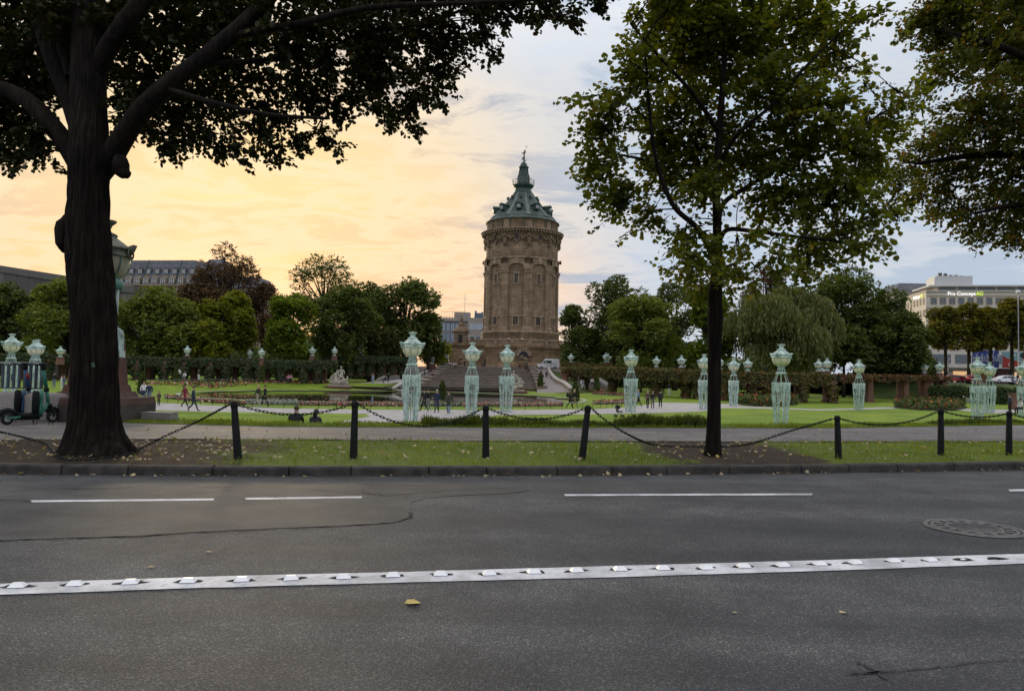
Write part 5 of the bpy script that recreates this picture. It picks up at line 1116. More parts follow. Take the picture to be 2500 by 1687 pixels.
# right: crown of a tree standing outside the picture
YR = 15.5
RST = [([(2760, 1095, 0), (2758, 900, 0), (2752, 700, 0), (2748, 500, 0), (2745, 250, 0), (2740, 0, 0), (2735, -200, 0)], [40, 36, 34, 32, 26, 20, 12]), ([(2748, 480, 0), (2650, 420, 0), (2520, 380, 0), (2380, 380, .2), (2240, 400, .3)], [16, 14, 11, 8, 4]), ([(2748, 320, 0), (2640, 220, 0), (2480, 130, 0), (2320, 80, .2)], [16, 13, 10, 4]), ([(2750, 560, 0), (2640, 520, -.3), (2500, 500, -.5), (2380, 520, -.6)], [12, 10, 7, 3])]
RLU = [(2290, 40, 70), (2245, 70, 40), (2222, 95, 20), (2360, 60, 90), (2440, 110, 120), (2330, 170, 70), (2290, 120, 40), (2480, 260, 130), (2360, 290, 80), (2310, 340, 60), (2255, 385, 50), (2200, 420, 42), (2150, 400, 30), (2125, 425, 22), (2290, 440, 62), (2400, 400, 110), (2450, 510, 85), (2380, 540, 42), (2490, 565, 55), (2240, 480, 40), (2190, 465, 34), (2330, 500, 50), (2290, 520, 26), (2250, 265, 22), (2270, 220, 26), (2540, 100, 140), (2620, 300, 180), (2560, 450, 120), (2700, 100, 200), (2700, 450, 150), (2540, 590, 40), (2500, 0, 120), (2400, -100, 150), (2650, -150, 200), (2400, 580, 24), (2330, 30, 60), (2180, 510, 18)]
_, nR = fore_tree('maple_tree', 'tree crown with bronze tinged leaves reaching in from the right', RST, YR, RLU, MT['leaf_right'], .078, 1000, 14, .36, 24, tuple(D(2750, 250, YR)), zj=1.8, twigs=.2)
print('leaves', nL, nM, nR)

# background trees
def bg_tree(name, label, px, top, bot, hw, Y, lm, n=6000, leaf=.34, sparse=False, lump=32, base=None, trunk=True, depth=1.0, seedv=0, willow=False, group='trees behind the garden', flat=1.0):
    n = int(n * (2.9 if not sparse else (2.6 if lm == G4 else 1.6))); leaf *= 1.25; rnd = random.Random(px + seedv); t = D(px, top, Y); b = D(px, bot, Y); rx = px2m(hw, Y); zb = base if base is not None else min(b.z, float(hgt(b.x, min(Y, 180))) if Y < 180 else Z_GARDEN)
    root = thing(name, label, 'tree', (b.x, Y, zb), 0, group); H = t.z - zb; cz = (t.z + b.z) / 2 - zb; rz = (t.z - b.z) / 2
    mb = MB(); tr = max(.16, .022 * H); c0 = Vector((0, 0, 0)); fork = max(.12 * H, (b.z - zb) + rz * .15)
    mb.tube([(0, 0, -.2), (.05, 0, fork * .5), (0, 0, fork), (rnd.uniform(-.3, .3), 0, cz + rz * .5)], [tr * 1.25, tr, tr * .85, tr * .25], 8)
    cen = []; rad = []; cnt = []; nl = lump
    for i in range(nl):
        for _ in range(30):
            zn = rnd.uniform(-1, .98); rp_ = math.sqrt(1 - zn * zn) if zn > 0 else 1 - .22 * zn * zn; th_ = rnd.uniform(0, 6.283); q_ = rnd.uniform(.25, 1.0) ** .5
            v = Vector((math.cos(th_) * rp_ * q_, math.sin(th_) * rp_ * q_, zn)); break
        wx = 1
        c = Vector((v.x * rx * .80 * wx, v.y * rx * .8 * depth * wx, cz + v.z * rz * .82)); r = rnd.uniform(.24, .40) * min(rx, rz * 1.3)
        cen.append(tuple(c)); rad.append((r, r, r * .8)); cnt.append(r * r)
        m = Vector((0, 0, fork)).lerp(c, .55) + Vector((0, 0, .08 * H * rnd.random())); s0 = Vector((0, 0, fork * (1 + .4 * rnd.random())))
        mb.tube([s0, m, c], [tr * .4, tr * .25, .03], 5)
        if sparse:
            for _ in range(10):
                e = c + Vector((rnd.gauss(0, 1), rnd.gauss(0, 1), rnd.gauss(.3, 1))).normalized() * r * 1.15; mb.tube([m.lerp(c, rnd.uniform(.4, 1)), c.lerp(e, .5) + Vector((0, 0, .1)), e], [.07, .045, .02], 3, cap=False)
    if not sparse: cen.append((0, 0, cz)); rad.append((rx * .62, rx * .62 * depth, rz * .7)); cnt.append((rx * .45) ** 2)
    S = sum(cnt); K = 6; cnt = [max(1, int(n * x / S / K)) for x in cnt]
    if willow:
        Ps = []; 
        for c, r, k in zip(cen, rad, cnt):
            k *= 2; th = RNG.uniform(0, 6.28, k); q = np.sqrt(RNG.random(k)); x = c[0] + np.cos(th) * q * r[0] * 1.2; y = c[1] + np.sin(th) * q * r[0] * 1.2; z0 = c[2] + r[2] * np.sqrt(1 - q * q) * .9; ln = RNG.uniform(1.2, 3.6, k)
            for j in range(5): Ps.append(np.stack([x + RNG.normal(0, .06, k), y + RNG.normal(0, .06, k), z0 - ln * j / 5], 1))
        P = np.concatenate(Ps); k = len(P); Dd = np.stack([RNG.normal(0, .25, k), RNG.normal(0, .25, k), -np.ones(k)], 1); Nn = RNG.normal(0, 1, (k, 3)); Nn[:, 2] *= .3; Sz = RNG.uniform(.5, 1.0, k)
        me = leaf_mesh('crown', P, Dd, Nn, Sz, lm, np.array([[0, 0, 0], [.5, .14, .02], [1, 0, 0], [.5, -.14, .02]]))
    else:
        P, Dd, Nn, Sz, T = sprigs(cen, rad, cnt, K, .55 if not sparse else .9, leaf, outc=(0, 0, cz - rz * .3), droop=.3, shell=.45)
        me = leaf_mesh('crown', P, Dd, Nn, Sz, lm, LEAF4)
    mb.build('trunk', MT['bark_far'], root); o = link('crown', me, root); o['kind'] = 'stuff'; return root
G1 = leafmat('green_crown', (0.112, 0.152, 0.034), (0.190, 0.224, 0.052), .33); G2 = leafmat('dark_crown', (0.058, 0.090, 0.026), (0.118, 0.154, 0.044), .3)
G3 = leafmat('yellow_green_crown', (0.12, 0.15, 0.018), (0.21, 0.22, 0.025), .35); G4 = leafmat('brown_crown', (0.095, 0.058, 0.032), (0.15, 0.095, 0.05), .25, tc=(1.3, 1, .7))
G5 = leafmat('bright_crown', (0.09, 0.14, 0.018), (0.165, 0.215, 0.026), .35); G6 = leafmat('willow_leaves', (0.095, 0.11, 0.038), (0.15, 0.16, 0.058), .25); G7 = leafmat('plane_leaves', (0.105, 0.115, 0.018), (0.18, 0.17, 0.026), .3, c3=(.2, .13, .03))
bt = bg_tree
bt('tree', 'dark green tree cut by the left picture edge', 5, 690, 880, 62, 128, G2, 5000); bt('tree', 'bushy brownish green tree behind the left lamps', 95, 705, 870, 48, 140, G1, 4000)
bt('tree', 'rounded green tree left of the big trunk', 165, 682, 875, 105, 122, G1, 9000, lump=34); bt('tree', 'broad green tree right of the big trunk below the hotel', 375, 712, 880, 112, 126, G1, 10000, lump=36, seedv=3); bt('tree', 'lower green tree filling in right of the broad green one', 455, 790, 880, 60, 122, G1, 3600)
bt('tree', 'brown half bare tree in front of the hotel', 556, 580, 870, 92, 150, G4, 5200, .30, True, 26); bt('tree', 'brown leaved spreading tree left of the bare one', 478, 660, 870, 62, 152, G4, 4600, .32, True, 18); bt('tree', 'thin brown tree between the two yellow green trees', 640, 690, 860, 60, 150, G4, 3600, .3, True, 16)
bt('maple_tree', 'yellow green maple before the brown tree', 540, 705, 885, 82, 122, G3, 8000, lump=26); bt('maple_tree', 'bright green tree right of the brown tree', 708, 712, 885, 70, 124, G5, 7500, lump=26)
bt('tree', 'tall airy dark tree with sky gaps', 788, 634, 800, 98, 165, G2, 4300, .36, True, 24); bt('tree', 'dark green tree below the airy one', 835, 705, 885, 92, 134, G2, 8000, lump=30)
bt('tree', 'dark domed tree nearest left of the tower', 985, 678, 850, 88, 150, G2, 7800, lump=30); bt('tree', 'dark tree between the airy and the domed tree', 905, 690, 870, 80, 158, G2, 6500, lump=26, seedv=5); bt('tree', 'low dark tree beside the glass fronted building', 1045, 765, 868, 44, 156, G2, 3600, seedv=2); bt('tree', 'brownish dark tree behind the upper left pergola', 900, 785, 885, 90, 146, leafmat('olive_crown', (.055, .062, .02), (.095, .098, .03), .25), 5500, seedv=9)
bt('tree', 'small yellow green tree at the foot of the tower', 1060, 832, 885, 48, 162, G3, 2600, .3, base=Z_PLAZA, flat=0)
bt('tree', 'small dark tree nearest right of the tower', 1398, 742, 880, 40, 165, G2, 3000); bt('tree', 'large dark domed tree right of the tower', 1500, 671, 885, 92, 158, G2, 8500, lump=32); bt('tree', 'dark tree behind the slim trunk', 1648, 684, 885, 78, 160, G2, 6500, seedv=1); bt('tree', 'dark low tree beside the van', 1425, 800, 890, 62, 160, G2, 4200, seedv=8)
bt('tree', 'mid green tree in front of the dark domed one', 1562, 720, 895, 98, 132, G1, 9000, lump=34, seedv=4); bt('tree', 'yellow green tree just behind the slim trunk', 1728, 690, 890, 66, 128, G5, 6500, seedv=2)
bt('tree', 'bare reddish tree above the willow', 1868, 638, 860, 62, 150, G4, 3000, .28, True, 16); bt('willow_tree', 'pale weeping willow behind the right pergola', 1900, 700, 900, 150, 118, G6, 7500, lump=34, willow=True)
bt('tree', 'big dark green tree right of the willow', 2088, 655, 890, 120, 132, G2, 10500, lump=36); bt('tree', 'dark green tree at the left of the street trees', 2205, 770, 905, 78, 124, G2, 6500, lump=26, seedv=6); bt('tree', 'dark tree below the willow and the big tree', 2060, 800, 900, 80, 126, G2, 5000, seedv=5)
for i, (px, top, hw, tpx) in enumerate(((2308, 748, 50, 2303), (2365, 742, 46, 2348), (2418, 752, 46, 2405), (2470, 732, 52, 2463), (2525, 745, 52, 2530))):
    bt('plane_tree', f'clipped street plane tree, {wst[i]} from the left before the office block', px, top, 853, hw, 150, G7, 4600, .32, False, 20, base=CAMZ + .2, seedv=i, group='street plane trees before the office block', flat=0)
bt('tree', 'low dark shrubby tree behind the bare pergola pillars', 2150, 845, 935, 75, 131, G2, 3500, seedv=11, base=-1.3, flat=0); bt('tree', 'low dark shrubby tree below the dark trees left of the street', 2245, 860, 925, 40, 130, G2, 2200, seedv=12, base=-1.3, flat=0)
# far belt of shrubs closing the view under the trees
P = []; n = 60000
xs = RNG.uniform(-150, 150, n); ok = (xs < -30) | (xs > 15); xs = xs[ok]; ys = RNG.uniform(186, 198, len(xs)); hh = (9.0 + 2.0 * np.sin(xs * .21) + 1.5 * np.sin(xs * .57 + 2)) * np.clip((95 - xs) / 25, .35, 1); zz = Z_GARDEN + RNG.random(len(xs)) * hh
P = np.stack([xs, ys, zz], 1); k = len(P); ok = xs < 110; P = P[ok]; k = len(P)
o = link('shrub_belt', leaf_mesh('shrub_belt', P, RNG.normal(0, 1, (k, 3)), RNG.normal(0, .6, (k, 3)) + np.array([0, -.7, .7]), RNG.uniform(.8, 1.5, k), G2, LEAF4)); tag(o, 'dark belt of shrubs behind the park trees', 'shrubs', kind='stuff')
# ------------------------------------------------------------------ buildings
def basis(p, q):
    t = Vector((q.x - p.x, q.y - p.y, 0)); w = t.length; return math.atan2(t.y, t.x), w
MT['slate'] = mat('slate_roof', (0.085, 0.088, 0.105), .6, .25, .8); MT['hotel'] = stonemat('hotel_stone', (.30, .235, .165), (1.6, .5), .7, .1); MT['hotel_trim'] = mat('hotel_trim', (.30, .235, .165), .85, .2, 1)
MT['win_white'] = mat('white_window_frame', (.62, .60, .56), .6, .05); MT['pane'] = mat('window_pane', (.10, .115, .13), .08, 0, spec=.7)
def window(parent, x, y, z, w, h, frame, pane, mull=1, tr=True, d=.12):
    mb = MB(); mb.box((x, y - .03, z), (w, .06, h)); o = mb.build('window', pane, parent); f = MB(); b = .11
    for sx in (-1, 1): f.box((x + sx * (w / 2), y - d / 2 - .02, z), (b, d, h + b))
    for sz in (-1, 1): f.box((x, y - d / 2 - .02, z + sz * (h / 2)), (w - b, d, b))
    for i in range(mull): f.box((x - w / 2 + w * (i + 1) / (mull + 1), y - d / 2 - .015, z), (b * .8, d * .8, h - b))
    if tr: f.box((x, y - d / 2 - .012, z + h * .18), (w - b, d * .8, b * .7))
    f.build('frame', frame, o); return o
# grand hotel with mansard roof
YH = 205.0; p0, p1 = D(250, 800, YH + 4), D(470, 800, YH); rz, w = basis(p0, p1); zb = Z_GARDEN
hot = thing('hotel', 'old stone hotel with grey mansard roof behind the trees', 'building', (p0.x, p0.y, 0), rz)
ze = D(380, 694, YH).z; zr = D(380, 630, YH).z
mb = MB(); mb.box((w / 2, 7, (ze + zb) / 2), (w, 14, ze - zb)); mb.build('wall', MT['hotel'], hot)
mb = MB(); mb.add([(-.6, -.7, ze), (w + .6, -.7, ze), (w + .6, 15, ze), (-.6, 15, ze), (1.5, 2.6, zr), (w - 1.5, 2.6, zr), (w - 1.5, 12, zr), (1.5, 12, zr)], [[0, 1, 5, 4], [1, 2, 6, 5], [2, 3, 7, 6], [3, 0, 4, 7], [4, 5, 6, 7]]); rf = mb.build('roof', MT['slate'], hot)
for x in (w * .43, w * .80):
    mb = MB(); mb.tube([(x, -.75, ze), (x, 2.55, zr + .05)], .14, 5); mb.build('roof_hip', MT['copper_dk'], rf)
for zc, hh in ((ze - .1, .5), (D(380, 725, YH).z, .45)):
    mb = MB(); mb.box((w / 2, -.25, zc), (w + .8, .9, hh)); mb.build('cornice', MT['hotel_trim'], hot)
sp = 23.6 / FPX * YH; nwin = int(w / sp)
for i in range(nwin + 1):
    x = w - 1.0 - i * sp * .99
    if x < .5: continue
    for zc, wd, hh in ((D(380, 714, YH).z, 1.1, 2.2), (D(380, 744, YH).z, 1.15, 2.3), (D(380, 775, YH).z, 1.15, 2.3)): window(hot, x, -.02, zc, wd, hh, MT['win_white'], MT['pane'])
    mb = MB(); mb.box((x + sp / 2, -.1, D(380, 710, YH).z), (.5, .3, 2.8)); mb.build('pilaster', MT['hotel_trim'], hot)
    for py, wd, hh, arch in ((685.5, 1.2, 1.5, 0), (660.5, .8, 1.3, 1)):
        zc = D(380, py, YH).z; yy = -.7 + (zc - ze) / (zr - ze) * 3.3 - .5
        mb = MB(); mb.box((x, yy + 1.0, zc), (wd + .5, 2.0, hh + .3)); mb.tube([(x, yy + .02, zc + hh / 2), (x, yy + 2.4, zc + hh / 2)], (wd + .5) / 2, 12, smooth=False); d_ = mb.build('dormer', MT['slate'] if arch else MT['hotel_trim'], hot)
        f = MB(); f.box((x, yy - .03, zc), (wd, .06, hh)); f.build('pane', MT['pane'], d_); f = MB()
        for sx in (-1, 0, 1): f.box((x + sx * wd / 2, yy - .08, zc), (.12, .1, hh))
        f.box((x, yy - .08, zc + .1), (wd - .13, .09, .1)); f.build('frame', MT['win_white'], d_)
# taller dome roofed pavilion of the hotel with roof railing and a plain block on its right
p0, p1 = D(462, 700, YH - 4), D(566, 700, YH - 4); rz2, w2 = basis(p0, p1); pav = thing('hotel_pavilion', 'domed slate corner pavilion with roof railing on the hotel', 'building', (p0.x, p0.y, 0), rz2)
zt = D(515, 629, YH - 4).z; zm = D(515, 700, YH - 4).z
mb = MB(); mb.box((w2 / 2, 6, (zm + zb) / 2), (w2, 12, zm - zb)); mb.build('wall', MT['hotel'], pav)
mb = MB(); sec = [(0, 0), (.06, .3), (.14, .6), (.26, .85), (.36, 1.0)]; vs = []
for a, b in sec:
    i_ = a * w2; vs += [(i_, i_ * .9 - .4, zm + (zt - zm) * b), (w2 - i_, i_ * .9 - .4, zm + (zt - zm) * b), (w2 - i_, 12 - i_ * .9, zm + (zt - zm) * b), (i_, 12 - i_ * .9, zm + (zt - zm) * b)]
mb.add(vs, [[4 * i + j, 4 * i + (j + 1) % 4, 4 * i + 4 + (j + 1) % 4, 4 * i + 4 + j] for i in range(4) for j in range(4)] + [[16, 17, 18, 19]]); mb.build('roof', MT['slate'], pav)
mb = MB()
for i in range(9): mb.tube([(w2 * (.36 + .28 * i / 8), 5.4, zt), (w2 * (.36 + .28 * i / 8), 5.4, zt + 1)], .05, 4)
mb.tube([(w2 * .36, 5.4, zt + 1), (w2 * .64, 5.4, zt + 1)], .05, 4); mb.tube([(w2 * .55, 6, zt), (w2 * .55, 6, zt + 4)], .06, 4); mb.build('roof_railing', MT['black_iron'], pav)
p0, p1 = D(566, 700, YH + 2), D(636, 700, YH + 2); blk = thing('apartment_block', 'plain dark brown block behind the half bare tree', 'building', (p0.x, p0.y, 0)); zt = D(600, 675, YH + 2).z; w3 = p1.x - p0.x
mb = MB(); mb.box((w3 / 2, 6, (zt - 3 + zb) / 2), (w3, 12, zt - 3 - zb)); mb.build('wall', MT['hotel'], blk); mb = MB(); mb.add([(0, -.3, zt - 3), (w3, -.3, zt - 3), (w3, 12, zt - 3), (0, 12, zt - 3), (.8, 1, zt), (w3 - .9, 1, zt), (w3 - .9, 11, zt), (.8, 11, zt)], [[0, 1, 5, 4], [1, 2, 6, 5], [2, 3, 7, 6], [3, 0, 4, 7], [4, 5, 6, 7]]); mb.build('roof', MT['slate'], blk)
for i in range(3):
    for j in range(2): window(blk, 1.6 + i * 2.8, -.02, zt - 5 - j * 3.2, 1.1, 1.9, MT['win_white'], MT['pane'])
# museum hall at the far left: big dark box with sloping top
MT['hall'] = mat('grey_brown_cladding', (.085, .075, .072), .7, .12, .3); MT['hall2'] = mat('lighter_cladding', (.12, .108, .102), .7, .1, .3)
p0, p1 = D(-160, 700, 215), D(330, 700, 190); rz4, w4 = basis(p0, p1); hall = thing('museum_hall', 'large dark box shaped hall at the left edge', 'building', (p0.x, p0.y, 0), rz4)
za, zc_ = D(-160, 625, 215).z, D(330, 702, 190).z
mb = MB(); mb.add([(0, 0, zb), (w4, 0, zb), (w4, 20, zb), (0, 20, zb), (0, 0, za), (w4, 0, zc_), (w4, 20, zc_), (0, 20, za)], [[0, 1, 5, 4], [1, 2, 6, 5], [2, 3, 7, 6], [3, 0, 4, 7], [4, 5, 6, 7]]); mb.build('wall', MT['hall'], hall)
mb = MB(); mb.add([(-.2, -.4, za - 1.6), (w4 + .2, -.4, zc_ - 1.6), (w4 + .2, -.4, zc_ + .2), (-.2, -.4, za + .2), (-.2, .3, za + .2), (w4 + .2, .3, zc_ + .2)], [[0, 1, 2, 3], [3, 2, 5, 4]]); mb.build('parapet', MT['hall2'], hall)
for i in range(16):
    x = w4 * (i + .5) / 16; zz = za + (zc_ - za) * (i + .5) / 16; mb = MB(); mb.box((x, -.06, (zz + zb) / 2 - .9), (w4 / 16 - .1, .12, zz - zb - 2.2)); mb.build('panel', MT['hall'] if i % 5 else MT['hall2'], hall)
mb = MB(); x = w4 * .46; mb.box((x, -.3, 8), (1.6, .5, 9)); mb.build('pylon', MT['hall2'], hall)
mb = MB(); a = [w4 * .52, w4 * .57, w4 * .52, w4 * .565]; zz = [15.8, 14.7, 12.6, 11.2]
for i in range(3): mb.tube([(a[i], -.25, zz[i]), (a[i + 1], -.25, zz[i + 1])], .10, 4)
mb.build('stair_rail', MT['steel'], hall)
p0 = D(40, 830, 120); mb = MB(); dk = thing('dark_pavilion', 'low dark building behind the left lattice lamp', 'building', (p0.x - 4, 128, Z_GARDEN)); mb.box((0, 3, 1.9), (14, 6, 3.8)); mb.build('wall', MT['hall'], dk); mb = MB(); mb.add([(-7.4, -.5, 3.8), (7.4, -.5, 3.8), (7.4, 6.5, 3.8), (-7.4, 6.5, 3.8), (-6, 3, 5.4), (6, 3, 5.4)], [[0, 1, 5, 4], [2, 3, 4, 5], [1, 2, 5], [3, 0, 4]]); mb.build('roof', MT['slate'], dk)
# office blocks between trees and tower
MT['office'] = mat('grey_office_wall', (.30, .27, .25), .8, .1, .5); MT['office_b'] = mat('blue_grey_frame', (.10, .13, .18), .5, .1); MT['glass_b'] = mat('sky_glass', (.30, .36, .45), .08, 0, spec=.8)
YO = 255.0; p0, p1 = D(1072, 800, YO), D(1142, 800, YO); w5 = p1.x - p0.x; zt = D(1105, 776, YO).z; of = thing('office_block', 'glass fronted office block left of the tower', 'building', (p0.x, YO, 0))
mb = MB(); mb.box((w5 / 2, 6, (zt + zb) / 2), (w5, 12, zt - zb)); mb.box((w5 / 2, 0, zt - .7), (w5 + .4, 1.2, 1.0)); mb.build('wall', MT['office'], of)
for r_ in range(4):
    for i in range(5):
        x0 = .9 + i * (w5 - 2.4) / 5; window(of, x0 + (w5 - 2.4) / 10, -.02, zt - 3.2 - r_ * 3.7, (w5 - 2.4) / 5 - .35, 2.9, MT['office_b'], MT['glass_b'], 1, False)
mb = MB(); mb.box((w5 * .78, 4, zt + 1), (5.5, 5, 2.2)); mb.build('roof_house', MT['office'], of)
mb = MB(); mb.tube([(w5 * .86, 3, zt), (w5 * .86, 3, zt + 9)], .07, 4); mb.tube([(w5 * .86 - .7, 3, zt + 7), (w5 * .86 + .7, 3, zt + 7)], .05, 4); mb.build('aerial', MT['steel'], of)
sg = MB()
for i in range(9): sg.tube([(.6 + i * .95, 1, zt), (.6 + i * .95, 1, zt + 2.3)], .06, 4)
for z in (.3, 2.2): sg.tube([(.4, 1, zt + z), (8.6, 1, zt + z)], .06, 4)
sg.build('roof_sign_frame', mat('pale_sign', (.6, .42, .25), .6, 0), of)
p0, p1 = D(1142, 800, YO - 6), D(1210, 800, YO - 6); w6 = p1.x - p0.x; zt = D(1160, 776, YO - 6).z; of2 = thing('office_block', 'grey office block partly hidden by the tower', 'building', (p0.x, YO - 6, 0))
mb = MB(); mb.box((w6 / 2, 6, (zt + zb) / 2), (w6, 12, zt - zb)); mb.build('wall', MT['office'], of2)
for r_ in range(3):
    for i in range(4): window(of2, 1.6 + i * 2.0, -.02, zt - 3.0 - r_ * 4.2, 1.7, 1.9, MT['win_white'], MT['glass_b'] if r_ == 0 else MT['pane'], 0, False)
mb = MB(); mb.box((3.5, 3, zt + .9), (2.4, 2, 1.8)); mb.tube([(2.4, 3, zt), (2.4, 3, zt + 2.6)], .4, 8); mb.tube([(4.6, 3, zt), (4.6, 3, zt + 2.2)], .4, 8); mb.build('roof_plant', MT['office_b'], of2)
# office building with lit sign on the right
MT['beige'] = mat('beige_render', (.58, .53, .46), .85, .06, .5); MT['beige2'] = mat('brown_strip', (.36, .28, .19), .85, .1, 1); MT['tower_white'] = mat('plant_cladding', (.52, .52, .52), .7, .05)
YB = 200.0; p0, p1 = D(2261, 800, YB), D(2720, 800, YB - 8); rz7, w7 = basis(p0, p1); zg = CAMZ + .2
ob = thing('office_building', 'beige office building with lit lettering at the right', 'building', (p0.x, p0.y, 0), rz7); zr_ = D(2262, 712, YB).z; fl = 29.3 / FPX * YB
mb = MB(); mb.box((w7 / 2, 8, (zr_ + zg) / 2), (w7, 16, zr_ - zg)); mb.box((w7 / 2, 7.8, zr_ + .15), (w7 + .4, 16.4, .3)); mb.build('wall', MT['beige'], ob)
mb = MB(); mb.box((w7 / 2 + 3, 9, zr_ + .95), (w7 - 2, 11, 1.5)); st = mb.build('top_storey', MT['beige'], ob); mb = MB(); mb.box((w7 / 2 + 1, 8, zr_ + 1.8), (w7 - .5, 13, .35)); mb.build('flat_roof', MT['tower_white'], st)
for i in range(10):
    mb = MB(); mb.box((6.6 + i * 4.9, 3.44, zr_ + .95), (4.2, .1, 1.15)); mb.build('window', MT['pane'], st)
mb = MB(); mb.box((8.9, 8, zr_ + 3.4), (9.3, 6, 3.0)); mb.box((4.6, 8.1, zr_ + 3.3), (1.4, 6.1, 2.7)); pl = mb.build('plant_room', MT['tower_white'], ob); mb = MB()
for i, h in enumerate((1.9, 1.6, .9, .9, .6)): mb.box((6.0 + i * 1.35, 7, zr_ + 4.85 + h * .3), (.8, .8, h * .6))
mb.build('chimney', MT['hall'], pl)
sx = 20.6 / FPX * YB
for r_ in range(4):
    zc = D(2300, 735.5, YB).z - r_ * fl
    for i in range(int(w7 / sx)):
        x = 1.9 + i * sx; window(ob, x, -.02, zc, 1.45, 1.75, MT['beige2'], MT['pane'], 1 if (i * 7 + r_) % 3 else 0, False)
    mb = MB(); mb.box((w7 / 2, -.06, zc + 1.35), (w7, .14, .25)); mb.build('band', MT['beige2'], ob)
    if r_: 
        for i in range(int(w7 / sx)):
            mb = MB(); mb.box((1.9 + i * sx + sx / 2, -.05, zc), (.5, .1, 2.0)); mb.build('strip', MT['beige2'], ob)
    for i in range(6):                                    # side wall windows
        mb = MB(); mb.box((-.03, 1.7 + i * 2.4, zc), (.1, 1.1, 1.75)); mb.build('window', MT['pane'], ob)
zc = D(2300, 876, YB).z
for i in range(8):
    mb = MB(); mb.box((3.2 + i * 6.9, -.05, zc), (5.8, .12, 2.4)); mb.build('shop_window', MT['pane'], ob)
mb = MB(); mb.box((w7 / 2, -.9, zg + 3.9), (w7, 2.2, .5)); mb.build('canopy', MT['hall2'], ob)
for i in range(9):
    mb = MB(); mb.box((3 + i * 6, -.06, zg + 1.8), (4.6, .12, 2.8)); mb.build('shop_front', mat('lit_shop', (.2, .12, .06), .4, 0, emit=((1, .6, .3), .35)) if i == 0 else (bpy.data.materials['lit_shop'] if i in (1, 2, 3) else MT['glass_dark']), ob)
def text(parent, s, loc, size, mm, rz=0.0, ext=.05, name='lettering', align='LEFT', rx=math.pi / 2):
    cu = bpy.data.curves.new(name, 'FONT'); cu.body = s; cu.size = size; cu.extrude = ext; cu.align_x = align; o = bpy.data.objects.new(name + '_tmp', cu); col.objects.link(o)
    bpy.context.view_layer.update(); me = bpy.data.meshes.new_from_object(o.evaluated_get(bpy.context.evaluated_depsgraph_get())); bpy.data.objects.remove(o); me.materials.clear(); me.materials.append(mm)
    q = link(name, me, parent); q.location = loc; q.rotation_euler = (rx, 0, rz); return q
LW = mat('lit_white_letters', (.8, .8, .8), .5, 0, emit=((1, 1, 1), .4)); LG = mat('lit_green_letters', (.6, .75, .1), .5, 0, emit=((.62, .85, .08), .4))
zs = D(2350, 723.5, YB).z; t1 = text(ob, 'Pro Concept', (5.3, -.2, zs), 1.45, LW); wA = max(v.co.x for v in t1.data.vertices)
k = 6.95 / wA; t1.scale = (k, 1.0, 1); text(ob, 'AG', (5.3 + 7.05, -.2, zs), 1.45, LG).scale = (.86, 1, 1)
t = text(ob, 'Pro Concept', (-.2, 9.0, zs - .2), 1.2, LW, -math.pi / 2); t.scale = (.75, 1, 1); text(ob, 'AG', (-.2, 3.4, zs - .2), 1.2, LG, -math.pi / 2).scale = (.8, 1, 1)
p0, p1 = D(2185, 800, 232), D(2275, 800, 232); gb = thing('office_building', 'grey roofed building behind the beige one', 'building', (p0.x, 232, 0)); w8 = p1.x - p0.x; zt = D(2230, 712, 232).z; zt2 = D(2230, 690, 232).z
mb = MB(); mb.box((w8 / 2, 6, zt / 2), (w8, 12, zt)); mb.build('wall', MT['office'], gb); mb = MB(); mb.add([(-.3, -.3, zt), (w8 + .3, -.3, zt), (w8 + .3, 12, zt), (-.3, 12, zt), (2.5, 2, zt2), (w8, 2, zt2), (w8, 10, zt2), (2.5, 10, zt2)], [[0, 1, 5, 4], [1, 2, 6, 5], [2, 3, 7, 6], [3, 0, 4, 7], [4, 5, 6, 7]]); mb.build('roof', MT['slate'], gb)
for i in range(6): window(gb, 1.2 + i * 1.8, -.02, zt - 1.8, 1.2, 1.5, MT['office_b'], MT['pane'], 0, False)
# banners, billboard, market stall, street lights in front of it
MT['blue_cloth'] = mat('blue_banner', (.03, .045, .19), .8, .1, 1); MT['red_print'] = mat('red_print', (.30, .025, .02), .6, .05); MT['teal_print'] = mat('teal_print', (.16, .30, .34), .6, .1, .6); MT['skin_print'] = mat('portrait_print', (.36, .20, .13), .6, .1); MT['print_dark'] = mat('dark_print', (.02, .018, .018), .6, 0); MT['white_print'] = mat('white_print', (.7, .7, .7), .6, 0)
YF = 172.0; bw = 12.6 / FPX * YF
for i in range(5):
    pt = D(2382 + i * 13.2, 855, YF); pb = D(2380 + i * 13.2, 898, YF); h = pt.z - pb.z
    bn = thing('banner', f'blue hanging banner with white vertical lettering, {wst[i]} of five', 'banner', (pb.x, YF, pb.z), 0, 'row of blue banners by the street')
    mb = MB(); vs = []
    for k in range(9):
        z = h * k / 8; vs += [(-bw / 2, .06 * math.sin(k * .9 + i), z), (bw / 2, .06 * math.sin(k * 1.1 + i * 2), z), (-bw / 2, .06 * math.sin(k * .9 + i) + .02, z), (bw / 2, .06 * math.sin(k * 1.1 + i * 2) + .02, z)]
    mb.add(vs, [[4 * k, 4 * k + 1, 4 * k + 5, 4 * k + 4] for k in range(8)] + [[4 * k + 3, 4 * k + 2, 4 * k + 6, 4 * k + 7] for k in range(8)]); mb.build('cloth', MT['blue_cloth'], bn)
    t = text(bn, 'CITY\nSTART', (-.05, -.12, h * .35), .62, MT['white_print'], 0, .01, align='LEFT'); t.rotation_euler = (math.pi / 2, -math.pi / 2, 0)
    mb = MB(); mb.tube([(-bw / 2 - .05, .1, -2.8), (-bw / 2 - .05, .1, h + .15)], .04, 5); mb.tube([(-bw / 2, .05, h + .08), (bw / 2, .05, h + .08)], .03, 4); mb.build('pole', MT['steel'], bn)
